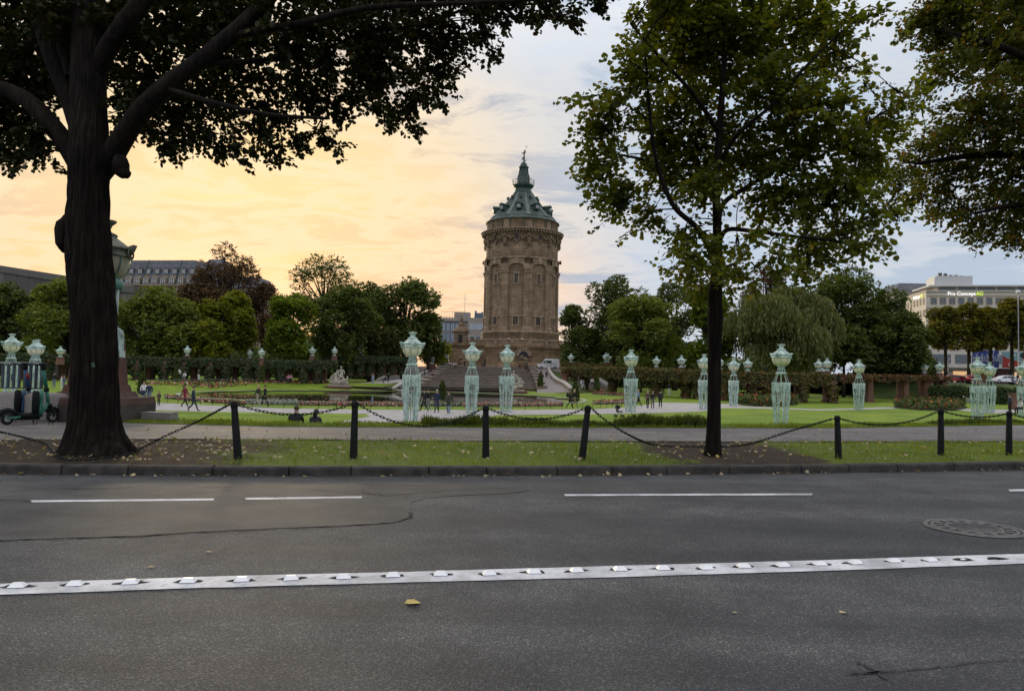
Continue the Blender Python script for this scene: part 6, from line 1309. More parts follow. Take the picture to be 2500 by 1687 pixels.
YK = 168.0; a, b = D(2448, 898, YK), D(2540, 898, YK); hb = D(2480, 859, YK).z - a.z; wb = b.x - a.x; bb = thing('billboard', 'large red and teal billboard with a portrait', 'billboard', (a.x, YK, a.z))
mb = MB(); mb.box((wb / 2, .2, hb / 2), (wb, .3, hb)); mb.build('panel', MT['teal_print'], bb)
mb = MB(); mb.add([(0, .03, 0), (wb * .62, .03, 0), (wb * .42, .03, hb * .42), (wb * .12, .03, hb * .60), (0, .03, hb * .78)], [[0, 1, 2, 3, 4]]); mb.build('red_field', MT['red_print'], bb)
mb = MB(); c = Vector((wb * .62, .02, hb * .62)); mb.add([c + Vector((math.cos(i * .3927) * .95, 0, math.sin(i * .3927) * 1.2)) for i in range(16)], [list(range(16))]); mb.build('portrait', MT['skin_print'], bb)
mb = MB(); c = Vector((wb * .60, .012, hb * .78)); mb.add([c + Vector((math.cos(i * .3927) * 1.15, 0, math.sin(i * .3927) * .75)) for i in range(16)], [list(range(16))]); mb.build('hair', MT['print_dark'], bb)
mb = MB(); mb.box((wb * .27, .02, hb * .80), (1.4, .02, .22)); mb.box((wb * .27, .02, hb * .72), (1.1, .02, .1)); mb.build('print_line', MT['white_print'], bb)
mb = MB(); mb.ring((wb * .2, .0, hb * .2), .38, .38, .06, (1, 0, 0), (0, 0, 1), 16, 4); mb.build('emblem', MT['white_print'], bb)
mb = MB()
for x in (.5, wb - .5): mb.tube([(x, .4, -3.2), (x, .4, hb)], .1, 6)
mb.build('post', MT['steel'], bb)
p = D(2440, 918, 150); stl = thing('market_stall', 'brown street stall with a white star beneath the billboard', 'stall', (p.x, 152, CAMZ + .28)); hs = D(2440, 900, 152).z - (CAMZ + .28)
mb = MB(); mb.box((-1, 1, hs / 2), (3.2, 2, hs)); mb.box((2.2, 1, hs / 2), (2.8, 2, hs * .98), m=1); mb.build('hut', [mat('hut_wood', (.22, .10, .045), .8, .2, 3), mat('hut_maroon', (.07, .03, .025), .8, .2)], stl)
mb = MB(); mb.box((.4, .9, hs + .08), (6.6, 2.6, .16)); mb.build('roof', MT['white_print'], stl)
mb = MB(); vs = [Vector((-.1 + (.62 if i % 2 == 0 else .26) * math.sin(i * math.pi / 5), -.03, hs * .55 + (.62 if i % 2 == 0 else .26) * math.cos(i * math.pi / 5))) for i in range(10)]; mb.add(vs, [list(range(10))]); mb.build('star', MT['white_print'], stl)
def street_light(px, top, bot, Y, label, kind):
    b = D(px, bot, Y); h = D(px, top, Y).z - b.z; o = thing('street_light', label, 'street light', b); mb = MB(); mb.lathe([(.16, 0), (.11, h * .2), (.07, h)], 8); mb.build('pole', MT['steel'], o); mb = MB()
    if kind == 0: mb.blob((0, 0, h + .25), (.38, .38, .38), 0, 10, 8); mb.build('globe', MT['white_print'], o)
    elif kind == 1: mb.tube([(0, 0, h), (-.3, 0, h + .7), (-1.1, 0, h + 1.1), (-2.0, 0, h + 1.15)], .07, 6); mb.box((-2.3, 0, h + 1.1), (.9, .3, .14)); mb.build('arm', MT['steel'], o)
    else: mb.box((0, 0, h + .1), (.5, .5, .22), 0, 0, 1.5); mb.build('lamp_box', MT['white_print'], o)
street_light(2487, 716, 925, 140, 'tall white pole with globe lamp at the right edge', 0); street_light(2287, 885, 920, 145, 'curved arm street light beside the last pergola pillar', 1); street_light(2315, 877, 915, 150, 'short white street light before the beige facade', 2)
# ------------------------------------------------------------------ bollards and chains
BOL = [(-175, 977, -178, 1122, 'outside'), (571, 978, 581, 1121, 'a'), (867, 978, 863, 1118, 'b'), (1186, 989, 1186, 1117, 'c'), (1436, 989, 1421, 1121, 'd'), (2044, 1014, 2047, 1118, 'e'), (2297, 997, 2297, 1113, 'f'), (2464, 1003, 2463, 1111, 'g'), (2700, 1003, 2700, 1108, 'outside')]
BLAB = [None, 'black iron bollard leaning left, first right of the big trunk', 'black iron bollard leaning slightly right, second from the big trunk', 'black iron bollard in front of the dark spiky plants', 'black iron bollard leaning clearly right, left of the slim tree', 'short black iron bollard first right of the slim tree', 'black iron bollard second right of the slim tree', 'black iron bollard nearest the right edge', None]
TOPS = []
for (tx, ty, bx, by, w), lb in zip(BOL, BLAB):
    b = G(bx, by, Z_STRIP + .01); t = D(tx, ty, b.y); TOPS.append((b, t))
    if lb is None: continue
    o = thing('bollard', lb, 'bollard', b, 0, 'black bollards along the verge'); ax = (t - b); h = ax.length; q = ax.to_track_quat('Z', 'Y').to_matrix()
    mb = MB(); mb.lathe([(.056, -.03), (.055, .03), (.050, h * .5), (.044, h * .86), (.042, h * .875), (.049, h * .885), (.050, h * .955), (.046, h * .975), (.033, h * .99), (.0, h)], 14); mb.v = [tuple(q @ Vector(v)) for v in mb.v]; mb.build('post', MT['black_iron'], o)
    mb = MB()
    for s in (-1, 1): mb.ring((s * .058, 0, h * .92), .020, .020, .006, (1, 0, 0), (0, 0, 1), 10, 4)
    mb.v = [tuple(q @ Vector(v)) for v in mb.v]; mb.build('chain_eye', MT['black_iron'], o)
mb = MB(); n = 12; vs = []; pts = []
for i in range(n):
    a = 2 * math.pi * i / n; x = math.cos(a) * .0135 ; z = math.sin(a); pts.append(Vector((0, x, 0)) + Vector((z * .013 + (.021 if z > 0 else -.021), 0, 0)))
for i, p in enumerate(pts):
    t = (pts[(i + 1) % n] - pts[i - 1]).normalized(); s = Vector((0, 0, 1)); u = t.cross(s)
    for k in range(5): vs.append(p + (u * math.cos(k * 1.2566) + s * math.sin(k * 1.2566)) * .0062)
mb.add(vs, [[i * 5 + k, i * 5 + (k + 1) % 5, ((i + 1) % n) * 5 + (k + 1) % 5, ((i + 1) % n) * 5 + k] for i in range(n) for k in range(5)], 0, True); LINK = mb.mesh('chain_link', MT['black_iron'])
def chain(label, P):
    o = thing('chain', label, 'chain', P[0], 0, 'chains hung between the bollards'); at_, L_ = along(P); d = .0; i = 0
    while d < L_:
        p, t = at_(d); q = t.to_track_quat('X', 'Z'); c = link('chain_link', LINK, o); c.rotation_mode = 'QUATERNION'
        from mathutils import Quaternion
        c.rotation_quaternion = q @ Quaternion((1, 0, 0), math.pi / 2 * (i % 2) + random.uniform(-.3, .3)); c.location = p - P[0]; d += .053; i += 1
def hang(i, j, low, label):
    a = TOPS[i][1] - Vector((0, 0, .055)); b = TOPS[j][1] - Vector((0, 0, .055)); a.x += .06; b.x -= .06; m = (a + b) / 2; lz = D((BOL[i][0] + BOL[j][0]) / 2, low, m.y).z; s = m.z - lz
    chain(label, [a.lerp(b, k / 24) - Vector((0, 0, s * 4 * (k / 24) * (1 - k / 24))) for k in range(25)])
hang(1, 2, 1012, 'black chain between the first two bollards right of the big trunk'); hang(2, 3, 1040, 'black chain sagging low between second and third bollard'); hang(3, 4, 1023, 'black chain between the middle bollard and the leaning one')
hang(5, 6, 1036, 'black chain between the two bollards right of the slim tree'); hang(6, 7, 1018, 'black chain between the last two bollards at the right'); hang(7, 8, 1030, 'black chain leaving the picture at the right edge')
zc = Z_STRIP + .05
def ground_chain(label, pts): chain(label, smooth_line(pts, 8))
ground_chain('slack black chain lying on the soil round the big trunk', [TOPS[0][1], D(-60, 1036, TOPS[0][0].y), D(0, 1054, 11.6), D(60, 1068, 11.4), G(110, 1084, zc), G(190, 1122, zc) + Vector((-.15, 0, 0)), G(300, 1112, zc), G(345, 1094, zc), D(400, 1066, 11.0), D(480, 1030, 10.9), TOPS[1][1] - Vector((.06, 0, .055))])
ground_chain('slack black chain drooping to the soil behind the slim trunk', [TOPS[4][1] - Vector((-.06, 0, .055)), D(1480, 1027, 10.9), D(1540, 1064, 11.2), G(1600, 1086, zc), G(1690, 1090, zc), G(1790, 1089, zc), D(1850, 1078, 11.6), D(1930, 1052, 11.4), TOPS[5][1] - Vector((.06, 0, .055))])

# ------------------------------------------------------------------ road studs, manhole, leaves
SX = [40, 170, 296, 427, 549, 661, 780, 892, 1000, 1111, 1212, 1309, 1408, 1505, 1603, 1688, 1777, 1861, 1942, 2029, 2112]; SY = [1331, 1327, 1323, 1320, 1317, 1314, 1311, 1307, 1304, 1303, 1299, 1296, 1293, 1291, 1290, 1286, 1284, 1281, 1278, 1274, 1272]
ORD = wst + ('thirteenth', 'fourteenth', 'fifteenth', 'sixteenth', 'seventeenth', 'eighteenth', 'nineteenth', 'twentieth', 'twenty-first')
MT['stud'] = mat('white_ceramic_stud', (.80, .80, .82), .35, .04, 8)
mb = MB(); w, d, h = .094, .068, .022; mb.add([(-w / 2, -d / 2, 0), (w / 2, -d / 2, 0), (w / 2, d / 2, 0), (-w / 2, d / 2, 0), (-w * .30, -d * .16, h), (w * .30, -d * .16, h), (w * .30, d * .22, h), (-w * .30, d * .22, h)], [[0, 1, 5, 4], [1, 2, 6, 5], [2, 3, 7, 6], [3, 0, 4, 7], [4, 5, 6, 7]]); SBODY = mb.mesh('stud_body', MT['stud'])
def scuff(parent, seed, s=1.0):
    r = random.Random(seed); mb = MB(); P = []
    for i in range(14):
        a = 2 * math.pi * i / 14; q = r.uniform(.75, 1.15) * s; P.append((math.cos(a) * .084 * q * (1.2 if r.random() > .5 else .9), math.sin(a) * .044 * q + .010, .0025))
    mb.add(P, [list(range(14))]); return mb.build('scuffed_bed', MT['crack'], parent)
for i, (x, y) in enumerate(zip(SX, SY)):
    p = G(x * 1.0757, y * 1.0757, .007); p.z = .006; rz = math.atan2(.18, 1) + random.uniform(-.08, .08)
    o = thing('road_stud', f'white raised stud on the broad white line, {ORD[i]} from the left', 'road stud', p, rz, 'white studs along the edge line'); b = link('stud_body', SBODY, o, (0, 0, .004)); scuff(o, i)
for i, (x, y, lb) in enumerate(((2188, 1270, 'broken stud remnant, last but one on the white edge line'), (2265, 1268, 'dark empty stud bed at the right end of the white line'))):
    p = G(x * 1.0757, y * 1.0757, .007); p.z = .006; o = thing('road_stud', lb, 'road stud', p, .2); scuff(o, 50 + i, 1.0)
    mb = MB(); mb.blob((-.01 + .02 * i, .0, .004), (.03 - .012 * i, .016, .008), 0, 7, 4, .3); mb.build('stud_remnant', MT['stud'] if i == 0 else MT['tar'], o)
c = G(2378, 1289, .004); mh = thing('manhole_cover', 'round iron manhole cover with ring of slots in the road', 'manhole', c); MT['iron'] = mat('worn_iron', (.13, .125, .12), .5, .25, 20, bump=.4, bscale=90, metal=.4)
mb = MB(); mb.lathe([(.425, .001), (.42, .008), (.385, .009), (.38, .002)], 48); mb.lathe([(.36, .002), (.355, .010), (.335, .010), (.33, .003)], 48); mb.lathe([(.245, .003), (.24, .010), (.222, .010), (.218, .003)], 48); mb.build('frame_ring', MT['iron'], mh)
mb = MB(); mb.lathe([(.43, .0015), (0, .0015)], 48, smooth=False); mb.build('seat', MT['tar'], mh); mb = MB(); mb.lathe([(.218, .004), (.0, .006)], 40, smooth=False); mb.build('lid', MT['asphalt'], mh)
for i in range(16):
    a = 2 * math.pi * i / 16; mb = MB(); mb.box((.288 * math.cos(a), .288 * math.sin(a), .006), (.075, .05, .008), a); mb.build('lug', MT['iron'], mh)
MT['fallen'] = leafmat('fallen_leaves', (.34, .27, .18), (.50, .42, .30), .15, c3=(.45, .33, .08))
def litter(name, label, P, s0, s1, m=None):
    k = len(P); o = link(name, leaf_mesh(name, P, RNG.normal(0, 1, (k, 3)) * np.array([1, 1, .22]), np.array([0, 0, 1.0]) + RNG.normal(0, .35, (k, 3)), RNG.uniform(s0, s1, k), m or MT['fallen'], LEAF6)); return tag(o, label, 'leaves', kind='stuff')
def scat(poly, n, z, dense=None):
    xs = [p.x for p in poly]; ys = [p.y for p in poly]; X = RNG.uniform(min(xs), max(xs), n * 5); Y = RNG.uniform(min(ys), max(ys), n * 5); k = inpoly(X, Y, poly); X, Y = X[k][:n], Y[k][:n]; return np.stack([X, Y, np.full(len(X), z) + RNG.uniform(0, .02, len(X))], 1)
vp = [KA[i] for i in range(n_ + 1) if abs(KA[i].x) < 14] + [VA[i] for i in range(n_, -1, -1) if abs(VA[i].x) < 16]
litter('fallen_leaves', 'dry fallen leaves strewn over the verge', np.concatenate([scat(vp, 620, Z_STRIP + .045), scat(SOIL1, 380, Z_STRIP + .04), scat(SOIL2, 70, Z_STRIP + .04)]), .03, .075)
pp = [VA[i] for i in range(n_ + 1) if abs(VA[i].x) < 16] + [PA[i] for i in range(n_, -1, -1) if abs(PA[i].x) < 20]
litter('fallen_leaves', 'pale fallen leaves scattered on the pavement', scat(pp, 170, Z_STRIP - .002), .04, .085)
gut = [KF[i] + Vector((random.uniform(-.1, .1), -abs(random.gauss(0, .06)) - .02, .012)) for i in range(len(KF)) for _ in range(5) if abs(KF[i].x) < 9]
gp, gl_ = along(KF[1:-1]); gut = []
for _ in range(150):
    p, t = gp(random.random() ** 1.3 * gl_); gut.append((p.x, p.y - abs(random.gauss(0, .05)) - .02, .012))
litter('fallen_leaves', 'dry leaves caught in the gutter along the kerb', np.array(gut), .03, .07)
for i, (x, y, s, lb) in enumerate(((987, 1472, .10, 'single yellow leaf lying on the road below the white line'), (502, 1347, .045, 'small pale leaf on the road above the left part of the line'), (2050, 1495, .05, 'small pale scrap on the right half of the road'), (1790, 1495, .03, 'tiny pale scrap below the white line right of centre'), (360, 1384, .045, 'small leaf just above the white line at the left'))):
    p = G(x, y, .006); o = link('leaf', leaf_mesh('leaf', np.array([tuple(p)]), np.array([[1, .3, .04]]), np.array([[0, .0, 1.0]]), np.array([s]), mat('yellow_leaf', (.50, .38, .12), .7, .2, 20) if i == 0 else MT['fallen'], LEAF6)); tag(o, lb, 'leaf')

# ------------------------------------------------------------------ left side: wall, railing, big lamp, scooters
Yw = 16.6; a, b = D(-260, 1000, Yw), D(166, 1000, Yw); zt_ = D(60, 957, Yw).z
wl = thing('granite_wall', 'low rounded granite wall behind the scooters', 'wall', (0, 0, 0)); mb = MB(); prof = [(-.28, Z_STRIP - .3), (-.28, zt_ - .08), (-.22, zt_ - .02), (0, zt_), (.22, zt_ - .02), (.28, zt_ - .08), (.28, Z_STRIP - .3)]
xs_ = list(np.linspace(a.x, b.x - .25, 8)) + [b.x - .1, b.x]; vs = []
for i, x in enumerate(xs_):
    s = 1 if i < 8 else (.8 if i == 8 else .45); dzz = 0 if i < 8 else (-.02 if i == 8 else -.08)
    vs += [(x, Yw + u * s, z + (dzz if z > 0 else 0)) for u, z in prof]
k = len(prof); mb.add(vs, [[i * k + j, i * k + j + 1, (i + 1) * k + j + 1, (i + 1) * k + j] for i in range(len(xs_) - 1) for j in range(k - 1)] + [[(len(xs_) - 1) * k + j for j in range(k)]], 0, True); mb.build('wall_block', MT['granite'], wl)
rl = thing('railing', 'blue grey metal railing on the granite wall at the left', 'railing', (0, 0, 0)); MT['rail'] = mat('blue_grey_paint', (.055, .075, .095), .5, .15, 6); zr1, zr0 = D(60, 886, Yw).z, D(60, 951, Yw).z; x0, x1 = D(-260, 900, Yw).x, D(106, 900, Yw).x
mb = MB(); mb.box(((x0 + x1) / 2, Yw, zr1), (x1 - x0, .07, .035)); mb.build('top_rail', MT['steel'], rl); mb = MB(); mb.box(((x0 + x1) / 2, Yw, zr0 + .03), (x1 - x0, .05, .03)); mb.build('bottom_rail', MT['rail'], rl)
bm_ = MB(); bm_.box((0, 0, 0), (.045, .05, zr1 - zr0 - .08)); bm_ = bm_.mesh('bar', MT['rail']); x = x1 - .03; i = 0
while x > x0:
    link('bar', bm_, rl, (x, Yw, (zr1 + zr0) / 2)); x -= .125; i += 1
YLmp = 17.3; p = D(236, 1025, YLmp); MT['lamp_metal_shaded'] = mat('shaded_lamp_metal', (.12, .125, .095), .7, .4, 6); MT['opal_shaded'] = mat('shaded_opal_glass', (.40, .36, .28), .4, .1, 3)  # darker lamp metal and glass: backlit shade put into the colour
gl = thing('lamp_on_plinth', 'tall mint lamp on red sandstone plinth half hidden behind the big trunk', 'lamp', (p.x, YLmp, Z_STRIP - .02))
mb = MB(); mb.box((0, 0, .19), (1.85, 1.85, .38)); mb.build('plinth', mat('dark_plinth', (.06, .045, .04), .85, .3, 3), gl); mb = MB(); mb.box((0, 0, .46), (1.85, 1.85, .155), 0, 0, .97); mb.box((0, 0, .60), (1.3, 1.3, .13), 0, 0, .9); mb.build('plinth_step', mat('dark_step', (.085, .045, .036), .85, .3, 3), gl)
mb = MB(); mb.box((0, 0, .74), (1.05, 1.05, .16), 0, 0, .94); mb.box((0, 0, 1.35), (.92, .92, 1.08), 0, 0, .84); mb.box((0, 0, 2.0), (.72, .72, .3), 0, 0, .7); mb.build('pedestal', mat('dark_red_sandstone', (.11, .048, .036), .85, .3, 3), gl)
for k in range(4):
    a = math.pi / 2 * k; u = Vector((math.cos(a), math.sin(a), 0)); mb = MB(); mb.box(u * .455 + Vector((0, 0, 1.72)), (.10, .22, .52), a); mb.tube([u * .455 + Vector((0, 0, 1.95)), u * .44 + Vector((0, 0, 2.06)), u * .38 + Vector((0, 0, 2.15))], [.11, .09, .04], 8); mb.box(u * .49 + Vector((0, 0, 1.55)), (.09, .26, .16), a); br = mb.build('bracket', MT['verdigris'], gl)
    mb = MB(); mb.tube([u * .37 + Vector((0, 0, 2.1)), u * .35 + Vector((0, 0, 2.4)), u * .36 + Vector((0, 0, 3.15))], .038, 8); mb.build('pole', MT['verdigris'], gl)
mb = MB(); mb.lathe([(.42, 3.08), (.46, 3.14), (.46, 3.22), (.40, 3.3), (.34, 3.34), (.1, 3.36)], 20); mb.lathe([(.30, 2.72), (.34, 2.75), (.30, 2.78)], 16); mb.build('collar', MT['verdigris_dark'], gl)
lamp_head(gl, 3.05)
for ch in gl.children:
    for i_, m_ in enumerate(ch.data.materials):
        if m_ == MT['verdigris'] and ch.name.split('.')[0] in ('neck', 'roof_cap', 'handle'): ch.data.materials[i_] = MT['lamp_metal_shaded']
        if m_ == MT['opal']: ch.data.materials[i_] = MT['opal_shaded']
p = G(380, 1028, Z_STRIP - .01); sb = thing('granite_slab', 'low granite slab on the grass right of the plinth', 'slab', p); mb = MB(); mb.box((0, .2, .10), (.68, .4, .2)); mb.tube([(-.34, .2, .17), (.34, .2, .17)], .03, 6); mb.build('slab_block', MT['granite'], sb)
# wheel stop rail below the scooters
def scooter(label, rear, front, cmat, stripe=False):
    t = front - rear; rz = math.atan2(t.y, t.x); s = t.length / 1.0; o = thing('kick_scooter', label, 'scooter', rear, rz); BK = MT['black_iron']; r = .135
    for x, nm in ((0, 'rear'), (1.0, 'front')):
        mb = MB(); pr = [(r * .62, -.03), (r * .9, -.035), (r, -.018), (r, .018), (r * .9, .035), (r * .62, .03), (r * .62, -.03)]; n = 24
        vs = [(x + q * math.cos(2 * math.pi * j / n), w, r + q * math.sin(2 * math.pi * j / n)) for q, w in pr for j in range(n)]; mb.add(vs, [[i * n + j, i * n + (j + 1) % n, (i + 1) * n + (j + 1) % n, (i + 1) * n + j] for i in range(len(pr) - 1) for j in range(n)], 0, True); w_ = mb.build('wheel', MT['rubber'], o)
        mb = MB(); mb.ring((x, 0, r), r * .58, r * .58, .012, (1, 0, 0), (0, 0, 1), 18, 5)
        for k in range(3): mb.box((x + r * .3 * math.cos(k * 2.09), 0, r + r * .3 * math.sin(k * 2.09)), (r * .6, .02, .025), rot=Matrix.Rotation(-k * 2.09, 3, 'Y'))
        mb.build('rim', MT['steel'], w_)
    mb = MB(); mb.tube([(.20, 0, .16), (.70, 0, .15)], [.075, .075], 8, sx=.45); mb.box((.45, 0, .175), (.52, .155, .03)); mb.build('deck', BK, o)
    mb = MB(); mb.tube([(-.16, 0, .20), (-.12, 0, .285), (0, 0, .305), (.13, 0, .26), (.22, 0, .19)], [.035, .045, .05, .05, .04], 8); mb.build('fender', BK, o)
    mb = MB(); mb.tube([(.0, -.06, r), (.22, -.07, .15)], .028, 6); mb.tube([(.0, .06, r), (.22, .07, .15)], .028, 6); mb.build('rear_fork', cmat, o)
    mb = MB(); mb.tube([(.60, 0, .17), (.595, 0, .46), (.60, 0, .66), (.605, 0, .69)], [.065, .07, .065, .045], 8); mb.build('battery_case', BK, o)
    mb = MB(); mb.tube([(.70, 0, .13), (.69, 0, .28), (.72, 0, .50), (.735, 0, .70)], [.075, .07, .06, .045], 8, sx=.7); mb.tube([(.70, 0, .20), (.80, 0, .30), (.88, 0, .42)], [.05, .045, .035], 6); mb.build('front_fairing', cmat, o)
    mb = MB(); mb.tube([(.90, 0, .36), (.835, 0, .70)], [.035, .04], 8); mb.build('steering_head', cmat, o); mb = MB(); mb.tube([(.838, 0, .68), (.826, 0, .75)], .052, 8); mb.build('folding_joint', BK, o)
    st = MB(); st.tube([(.83, 0, .73), (.735, 0, 1.17)], [.036, .043], 8); st = st.build('stem', cmat, o)
    if stripe:
        mb = MB(); mb.tube([(.795, 0, .93), (.765, 0, 1.06)], .047, 8); mb.build('reflective_wrap', MT['red_print'], st)
    mb = MB(); mb.tube([(.93, .05, .36), (1.0, .055, r)], .018, 6); mb.tube([(.93, -.05, .36), (1.0, -.055, r)], .018, 6); mb.blob((.93, 0, .36), (.05, .06, .05), 0, 8, 6); mb.tube([(.86, 0, r + .10), (.94, 0, r + .17), (1.04, 0, r + .165), (1.13, 0, r + .10)], .035, 6, sx=1.3); mb.build('front_fork', BK, o)
    mb = MB(); mb.tube([(.74, 0, 1.14), (.725, 0, 1.24)], [.05, .06], 8); mb.tube([(.66, .30, 1.27), (.69, .16, 1.255), (.735, 0, 1.24), (.69, -.16, 1.255), (.66, -.30, 1.27)], [.018, .014, .016, .014, .018], 6); mb.box((.72, 0, 1.27), (.10, .09, .035)); mb.tube([(.70, .12, 1.24), (.76, .2, 1.20)], .008, 4); mb.tube([(.70, -.12, 1.24), (.76, -.2, 1.20)], .008, 4); mb.build('handlebar', BK, o)
    mb = MB(); mb.tube([(.45, -.07, .14), (.47, -.16, .0)], .010, 5); mb.build('kickstand', BK, o)
MT['sc_green'] = mat('scooter_green', (.03, .16, .11), .4, .08, 6); MT['sc_blue'] = mat('scooter_blue', (.02, .07, .16), .4, .08, 6)
zp = Z_STRIP - .012
gf = G(140, 1030, zp); gr = G(17, 1037, zp); dd = (gf - gr); gr2 = gr; 
scooter('green shared kick scooter parked left of the big trunk', gr, gr + dd.normalized() * 1.0, MT['sc_green'])
scooter('blue shared kick scooter with red wrap behind the green one', gr + Vector((-.62, .36, 0)), gr + Vector((-.62, .36, 0)) + (dd + Vector((0, .02, 0))).normalized(), MT['sc_blue'], True)
rk = thing('wheel_rack', 'low black hoop rack under the scooters', 'rack', gr + Vector((.45, .15, 0)))
mb = MB()
for x in (0, .07, .32, .40): mb.tube([(x, 0, 0), (x, 0, .09)], .008, 4)
mb.tube([(-.05, 0, .09), (.45, 0, .09)], .008, 4); mb.build('hoops', MT['black_iron'], rk)

# ------------------------------------------------------------------ vehicles
def vehicle(name, label, cat, loc, rz, prof, width, col_, glass, wheels, wr, extras=()):
    """side profile (x forward, z up) lofted with tumblehome; glass: list of side window quads"""
    o = thing(name, label, cat, loc, rz); mb = MB(); n = len(prof); zmax = max(z for _, z in prof); hw = width / 2; vs = []
    for y, ins in ((-1, 1), (-.92, 0), (.92, 0), (1, 1)):
        for x, z in prof:
            tum = 1 - .16 * max(0, (z - zmax * .5) / (zmax * .5)); e = .04 if ins else 0
            cx = sum(p[0] for p in prof) / n; vs.append((cx + (x - cx) * (1 - e * .6), y * hw * tum, z - (e if z > zmax * .6 else -e * .3)))
    fs = [[k * n + i, k * n + (i + 1) % n, (k + 1) * n + (i + 1) % n, (k + 1) * n + i] for k in range(3) for i in range(n)] + [list(range(n))[::-1], [3 * n + i for i in range(n)]]
    mb.add(vs, fs); body = mb.build('body', col_, o)
    for g in glass:
        mb = MB()
        for s in (-1, 1):
            P = [Vector((x, s * (hw * (1 - .16 * max(0, (z - zmax * .5) / (zmax * .5))) + .012), z)) for x, z in g]; mb.add(P, [list(range(len(P)))])
        mb.build('side_window', MT['glass_dark'], o)
    for x in wheels:
        for s in (-1, 1):
            mb = MB(); mb.tube([(x, s * (hw - .2), wr), (x, s * (hw + .015), wr)], wr, 18, smooth=False); w_ = mb.build('wheel', MT['rubber'], o); mb = MB(); mb.tube([(x, s * (hw + .01), wr), (x, s * (hw + .03), wr)], wr * .58, 12, smooth=False); mb.build('rim', MT['steel'], w_)
    for nm, c, d, m in extras:
        mb = MB(); mb.box(c, d); mb.build(nm, m, o)
    return o
WHITE = mat('white_car_paint', (.72, .72, .74), .25, 0, spec=.5); REDP = mat('red_car_paint', (.30, .03, .03), .25, 0, spec=.5); DRED = mat('dark_red_car_paint', (.14, .012, .015), .25, 0, spec=.5); TAIL = mat('tail_light', (.5, .03, .02), .3, 0, emit=((1, .08, .03), .6))
HEADL = mat('head_light', (.8, .8, .75), .2, 0)
vp_ = [(-2.45, .45), (-2.5, 1.2), (-2.42, 2.1), (-2.25, 2.32), (.55, 2.36), (.95, 2.2), (1.55, 1.35), (2.35, 1.1), (2.5, .9), (2.52, .4), (2.0, .32), (-2.2, .32)]
pv_ = D(1338, 903.5, 169)
van = vehicle('van', 'white high roofed van with dark side graphics beside the tower', 'van', (pv_.x, 169, Z_PLAZA + .01), math.pi + R(6), vp_, 1.95, WHITE, [[(.75, 1.32), (1.42, 1.30), (.98, 1.95), (.72, 1.98)], [(-.65, 1.32), (.62, 1.32), (.60, 1.98), (-.65, 1.98)]], (1.62, -1.45), .34, [('bumper', (2.45, 0, .5), (.2, 1.8, .35), MT['black_iron']), ('windscreen', (1.27, 0, 1.8), (.05, 1.5, .1), MT['glass_dark']), ('headlight', (2.40, .7, .95), (.12, .35, .2), HEADL), ('headlight', (2.40, -.7, .95), (.12, .35, .2), HEADL), ('tail_light', (-2.48, .8, 1.2), (.06, .15, .5), TAIL), ('tail_light', (-2.48, -.8, 1.2), (.06, .15, .5), TAIL)])
mb = MB(); mb.tube([(.9, .985, 1.2), (.2, .99, .75), (-.4, .99, .85), (-.9, .985, 1.25), (-1.3, .98, 1.5)], .035, 4); mb.tube([(-1.3, .985, 1.5), (-1.7, .985, 1.15), (-1.5, .985, .8)], .03, 4); mb.build('side_graphic', MT['print_dark'], van)
mb = MB(); mb.add([(.96, -.80, 2.17), (.96, .80, 2.17), (1.56, .88, 1.38), (1.56, -.88, 1.38)], [[0, 1, 2, 3]]); mb.v = [(x + .03, y, z + .02) for x, y, z in mb.v]; mb.build('windscreen', MT['glass_dark'], van)
cp = [(-2.1, .4), (-2.2, .75), (-2.1, 1.0), (-1.5, 1.36), (-.2, 1.46), (.45, 1.36), (1.15, .98), (2.0, .84), (2.15, .6), (2.1, .3), (-2.0, .28)]; cg = [[(-1.55, 1.0), (-.15, 1.0), (-.2, 1.34), (-1.2, 1.30)], [(-.08, 1.0), (.9, .98), (.42, 1.28), (-.1, 1.35)]]
def car(px, Y, c, label, rz):
    p = D(px, 925, Y); return vehicle('car', label, 'car', (p.x, Y, zst + .02), rz, cp, 1.78, c, cg, (1.35, -1.35), .32, [('tail_light', (-2.12, .65, .85), (.1, .4, .14), TAIL), ('tail_light', (-2.12, -.65, .85), (.1, .4, .14), TAIL), ('number_plate', (-2.18, 0, .6), (.04, .5, .12), MT['white_print']), ('rear_window', (-1.78, 0, 1.2), (.5, 1.2, .04), MT['glass_dark'])])
car(2322, 139, REDP, 'red car behind the hedge at the left of the street', R(165)); car(2361, 137, DRED, 'dark red car seen from behind beyond the hedge', R(80)); car(2345, 152, DRED, 'dark red car farther back in the street', R(10)); car(2451, 134, WHITE, 'white car at the right of the street', R(178)); car(2515, 140, mat('grey_paint', (.12, .13, .14), .3, 0), 'dark grey car at the far right of the street', R(178))

q_ = D(222, 896, YL - .345); text(LT_, 'S', q_, .085, mat('faded_green_spray', (.10, .19, .13), .8, .3, 30), 0, .004, 'sprayed_mark').scale = (1.5, 1, 1)
